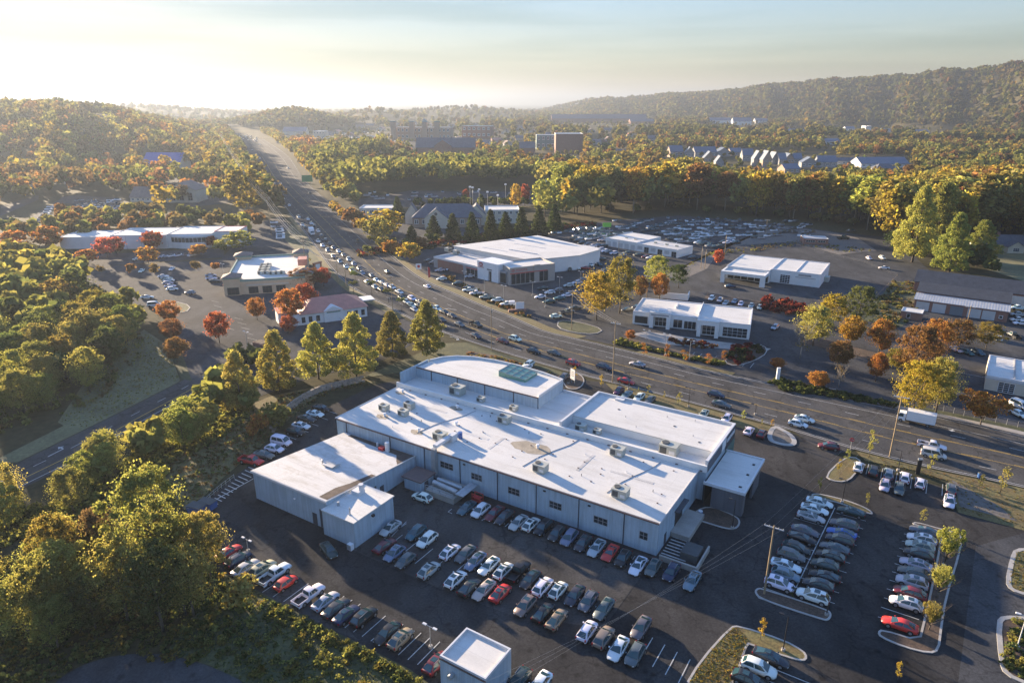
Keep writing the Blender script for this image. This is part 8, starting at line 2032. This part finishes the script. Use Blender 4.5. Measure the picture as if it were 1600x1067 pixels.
MB().box(-3.4, 3.4, -.6, .6, 0, 1.0).build('plinth', M['brick'], tag(empty('sign_plinth', at(808, 487), rad(10)), 'low brick plinth under the white lozenge sign', 'plinth'))
r_, p_, h_ = sign('forecourt_sign', 'white forecourt sign with a red emblem by the brick end of the dealership', 654.5, 425, 412, 2.6, M['sign_white'], 5, .35)
MB().tube((0, -.19, h_ * .68), (0, -.22, h_ * .68), .7, n=14).build('emblem', M['trim_red'], r_)
r_ = empty('feather_flag', at(669, 438), 0, 'tall red feather flag on the verge before the dealership', 'flag')
MB().tube((0, 0, 0), (0, 0, 6.2), .05, n=6).build('pole', M['coping'], r_)
MB().face([(0.05, 0, 1.2), (1.0, .15, 1.4), (1.0, .2, 5.4), (.5, .1, 6.1), (0.05, 0, 6.2)]).build('banner', M['trim_red'], r_)
sign('road_sign', 'green direction sign on the far verge of the highway', 481, 291, 274, 10.0, M['sign_green'], 5, .4, True, .4)
sign('lime_banner', 'lime green banner on a post at the back row of cars', 948, 363, 348, 5.2, M['lime'], 0, .55)
r_, p_, h_ = sign('mall_sign', 'white monument sign between brick piers by the tan mall', 496, 424, 412, 3.0, M['sign_white'], 60, .1, False, .5)
MB().box(-2.4, -1.55, -.7, .2, 0, h_).box(1.55, 2.4, -.7, .2, 0, h_).box(-2.6, 2.6, -.8, .3, h_ + .02, h_ + .7).build('pier', M['terracotta'], r_)
# stop sign facing the car park
st = at(1328.5, 703); R_ = empty('stop_sign', st, rad(-20), 'red octagonal STOP sign at the car park exit', 'sign')
MB().tube((0, 0, 0), (0, 0, 3.0), .05, n=6).build('post', M['steel'], R_)
oc = [(.52 * math.cos(math.pi / 8 + i * math.pi / 4), .52 * math.sin(math.pi / 8 + i * math.pi / 4)) for i in range(8)]
ob = MB(); n0 = 8; ob.v = [(x, -.06, 2.7 + z) for x, z in oc] + [(x, -.09, 2.7 + z) for x, z in oc]; ob.f = [tuple(range(8)), tuple(range(15, 7, -1))] + [(i, (i + 1) % 8, 8 + (i + 1) % 8, 8 + i) for i in range(8)]; ob.m = [0] * 10
ob.build('panel', M['trim_red'], R_)
tmS = text_mesh('STOP', .34, .01); tmS.materials.append(M['sign_white']); o_ = inst('lettering', tmS, R_, (-.42, -.105, 2.58)); o_.rotation_euler = (math.pi / 2, 0, 0)

# retaining stone wall: courses of single stones
WP = smoothp(catmull([at(*q) for q in ((426, 676), (440, 655), (465, 632), (500, 613), (535, 604), (568, 596))], 8), 2)
SW = empty('stone_wall', WP[0], 0, 'curving retaining wall of pale stones above the left row of cars', 'wall', None)
me_s = MB().box(-.72, .72, -.35, .35, 0, .55, taper=.06).mesh('stone', M['stone'])
L = [0]
for a, b in zip(WP[:-1], WP[1:]): L.append(L[-1] + (b - a).length)
def along(s):
    for i in range(len(L) - 1):
        if L[i + 1] >= s: t = (s - L[i]) / max(1e-6, L[i + 1] - L[i]); d = (WP[i + 1] - WP[i]).normalized(); return WP[i].lerp(WP[i + 1], t), d
    return WP[-1], (WP[-1] - WP[-2]).normalized()
srn = random.Random(8)
for course in range(3):
    s = .7 + (course % 2) * .75
    while s < L[-1]:
        p, d = along(s); n_ = Vector((-d.y, d.x, 0)) * (.18 * course + srn.uniform(-.05, .05)); q = p + n_ - WP[0]
        o = inst('stone', me_s, SW, (q.x, q.y, course * .56), math.atan2(d.y, d.x) + srn.uniform(-.05, .05), (srn.uniform(.92, 1.02), 1, srn.uniform(.93, 1.0)))
        s += 1.5
# skips, barrel, bins
for i, (u, v, lb) in enumerate(((308, 800, 'blue steel bin at the left of the pair behind the trees'), (325, 793, 'blue steel bin at the right of the pair behind the trees'))):
    R_ = empty('waste_skip', at(u, v), rad(-20), lb, 'waste bin', 'blue waste bins')
    MB().box(-1.5, 1.5, -.9, .9, 0, 1.5, taper=-.12).build('container', M['blue_bin'], R_); MB().box(-1.7, 1.7, -1.05, 0, 1.52, 1.62).box(-1.7, 1.7, .02, 1.05, 1.52, 1.62).build('lid', M['unit_dark'], R_)
R_ = empty('water_barrel', at(1094, 806), 0, 'bright blue barrel beside the service door', 'barrel'); MB().tube((0, 0, 0), (0, 0, 1.1), .4, .42, 12).build('barrel_body', M['blue_bin'], R_, smooth=True, angle=50); MB().tube((0, 0, 1.11), (0, 0, 1.18), .43, n=12).build('lid', M['sign_white'], R_)
R_ = empty('propane_cage', at(548, 858), rad(-32), 'small white cabinet at the corner of the annex block', 'cabinet'); MB().box(-.5, .5, -.4, .4, 0, 1.2).build('cabinet_body', M['sign_white'], R_); MB().box(-.45, .45, -.42, -.405, .1, 1.1).build('door', M['steel'], R_)
# fence rails along the bank and chain-link by the highway, post by post
def fence(label, pts, n, h, rails, m, pr=.05, name='fence'):
    a = [at(*q) for q in pts]; R_ = empty(name, a[0], 0, label, 'fence'); pm = MB().tube((0, 0, 0), (0, 0, h), pr, n=6).mesh('post', m)
    tot = [0]
    for p, q in zip(a[:-1], a[1:]): tot.append(tot[-1] + (q - p).length)
    pos = []
    for i in range(n):
        s = tot[-1] * i / (n - 1)
        for k in range(len(a) - 1):
            if tot[k + 1] >= s - 1e-6: t = (s - tot[k]) / (tot[k + 1] - tot[k]); pos.append(a[k].lerp(a[k + 1], t)); break
    for p in pos: inst('post', pm, R_, p - a[0])
    for z in rails:
        for p, q in zip(pos[:-1], pos[1:]):
            MB().tube(p - a[0] + Vector((0, 0, z)), q - a[0] + Vector((0, 0, z)), pr * .55, n=4).build('rail', m, R_)
fence('low grey rail fence along the foot of the bank by the hatched walkway', ((316, 790), (345, 764), (366, 748)), 9, 1.1, (.55, 1.05), M['steel'])
fence('wire fence between the highway pavement and the corner shop car park', ((1458, 640), (1530, 655), (1600, 670), (1680, 690)), 14, 1.8, (.9, 1.75), M['trim_grey'])
fence('rail fence behind the portal showroom', ((1245, 385), (1350, 412), (1402, 432)), 12, 1.4, (.7, 1.35), M['trim_dark'])
fence('brown rail at the top of the showroom slope', ((1332, 500), (1372, 462), (1402, 432)), 9, 1.2, (.6, 1.15), M['wood_pole'])
# stacked things in the rear yard
R_ = empty('planter', at(395, 540), rad(-32), 'sunken brick planter at the restaurant car park', 'planter'); MB().box(0, 5, 0, 3, 0, 1.3).build('brick_side', M['brick'], R_); MB().box(.3, 4.7, .3, 2.7, 1.31, 1.4).build('soil', M['mulch'], R_)
R_ = empty('walker_bin', at(1530, 746), 0, 'small blue litter bin at the pavement right end', 'bin'); MB().tube((0, 0, 0), (0, 0, 1.1), .35, .4, 10).build('bin_body', M['blue_bin'], R_); MB().tube((0, 0, 1.11), (0, 0, 1.25), .42, .2, 10).build('lid', M['unit_dark'], R_)

# ------------------------------------------------------------------ air
hb = MB().box(-27500, 27500, -27500, 27500, -1.5, 292.0)
hm = bpy.data.materials.new('haze'); hm.use_nodes = True
for n_ in list(hm.node_tree.nodes): hm.node_tree.nodes.remove(n_)
ho = hm.node_tree.nodes.new('ShaderNodeOutputMaterial'); hv = hm.node_tree.nodes.new('ShaderNodeVolumePrincipled')
hv.inputs['Color'].default_value = (.30, .35, .43, 1); hv.inputs['Density'].default_value = HAZE_DENSITY; hv.inputs['Anisotropy'].default_value = HAZE_ANISO
hm.node_tree.links.new(hv.outputs[0], ho.inputs['Volume'])
tag(hb.build('haze', hm), kind='stuff')
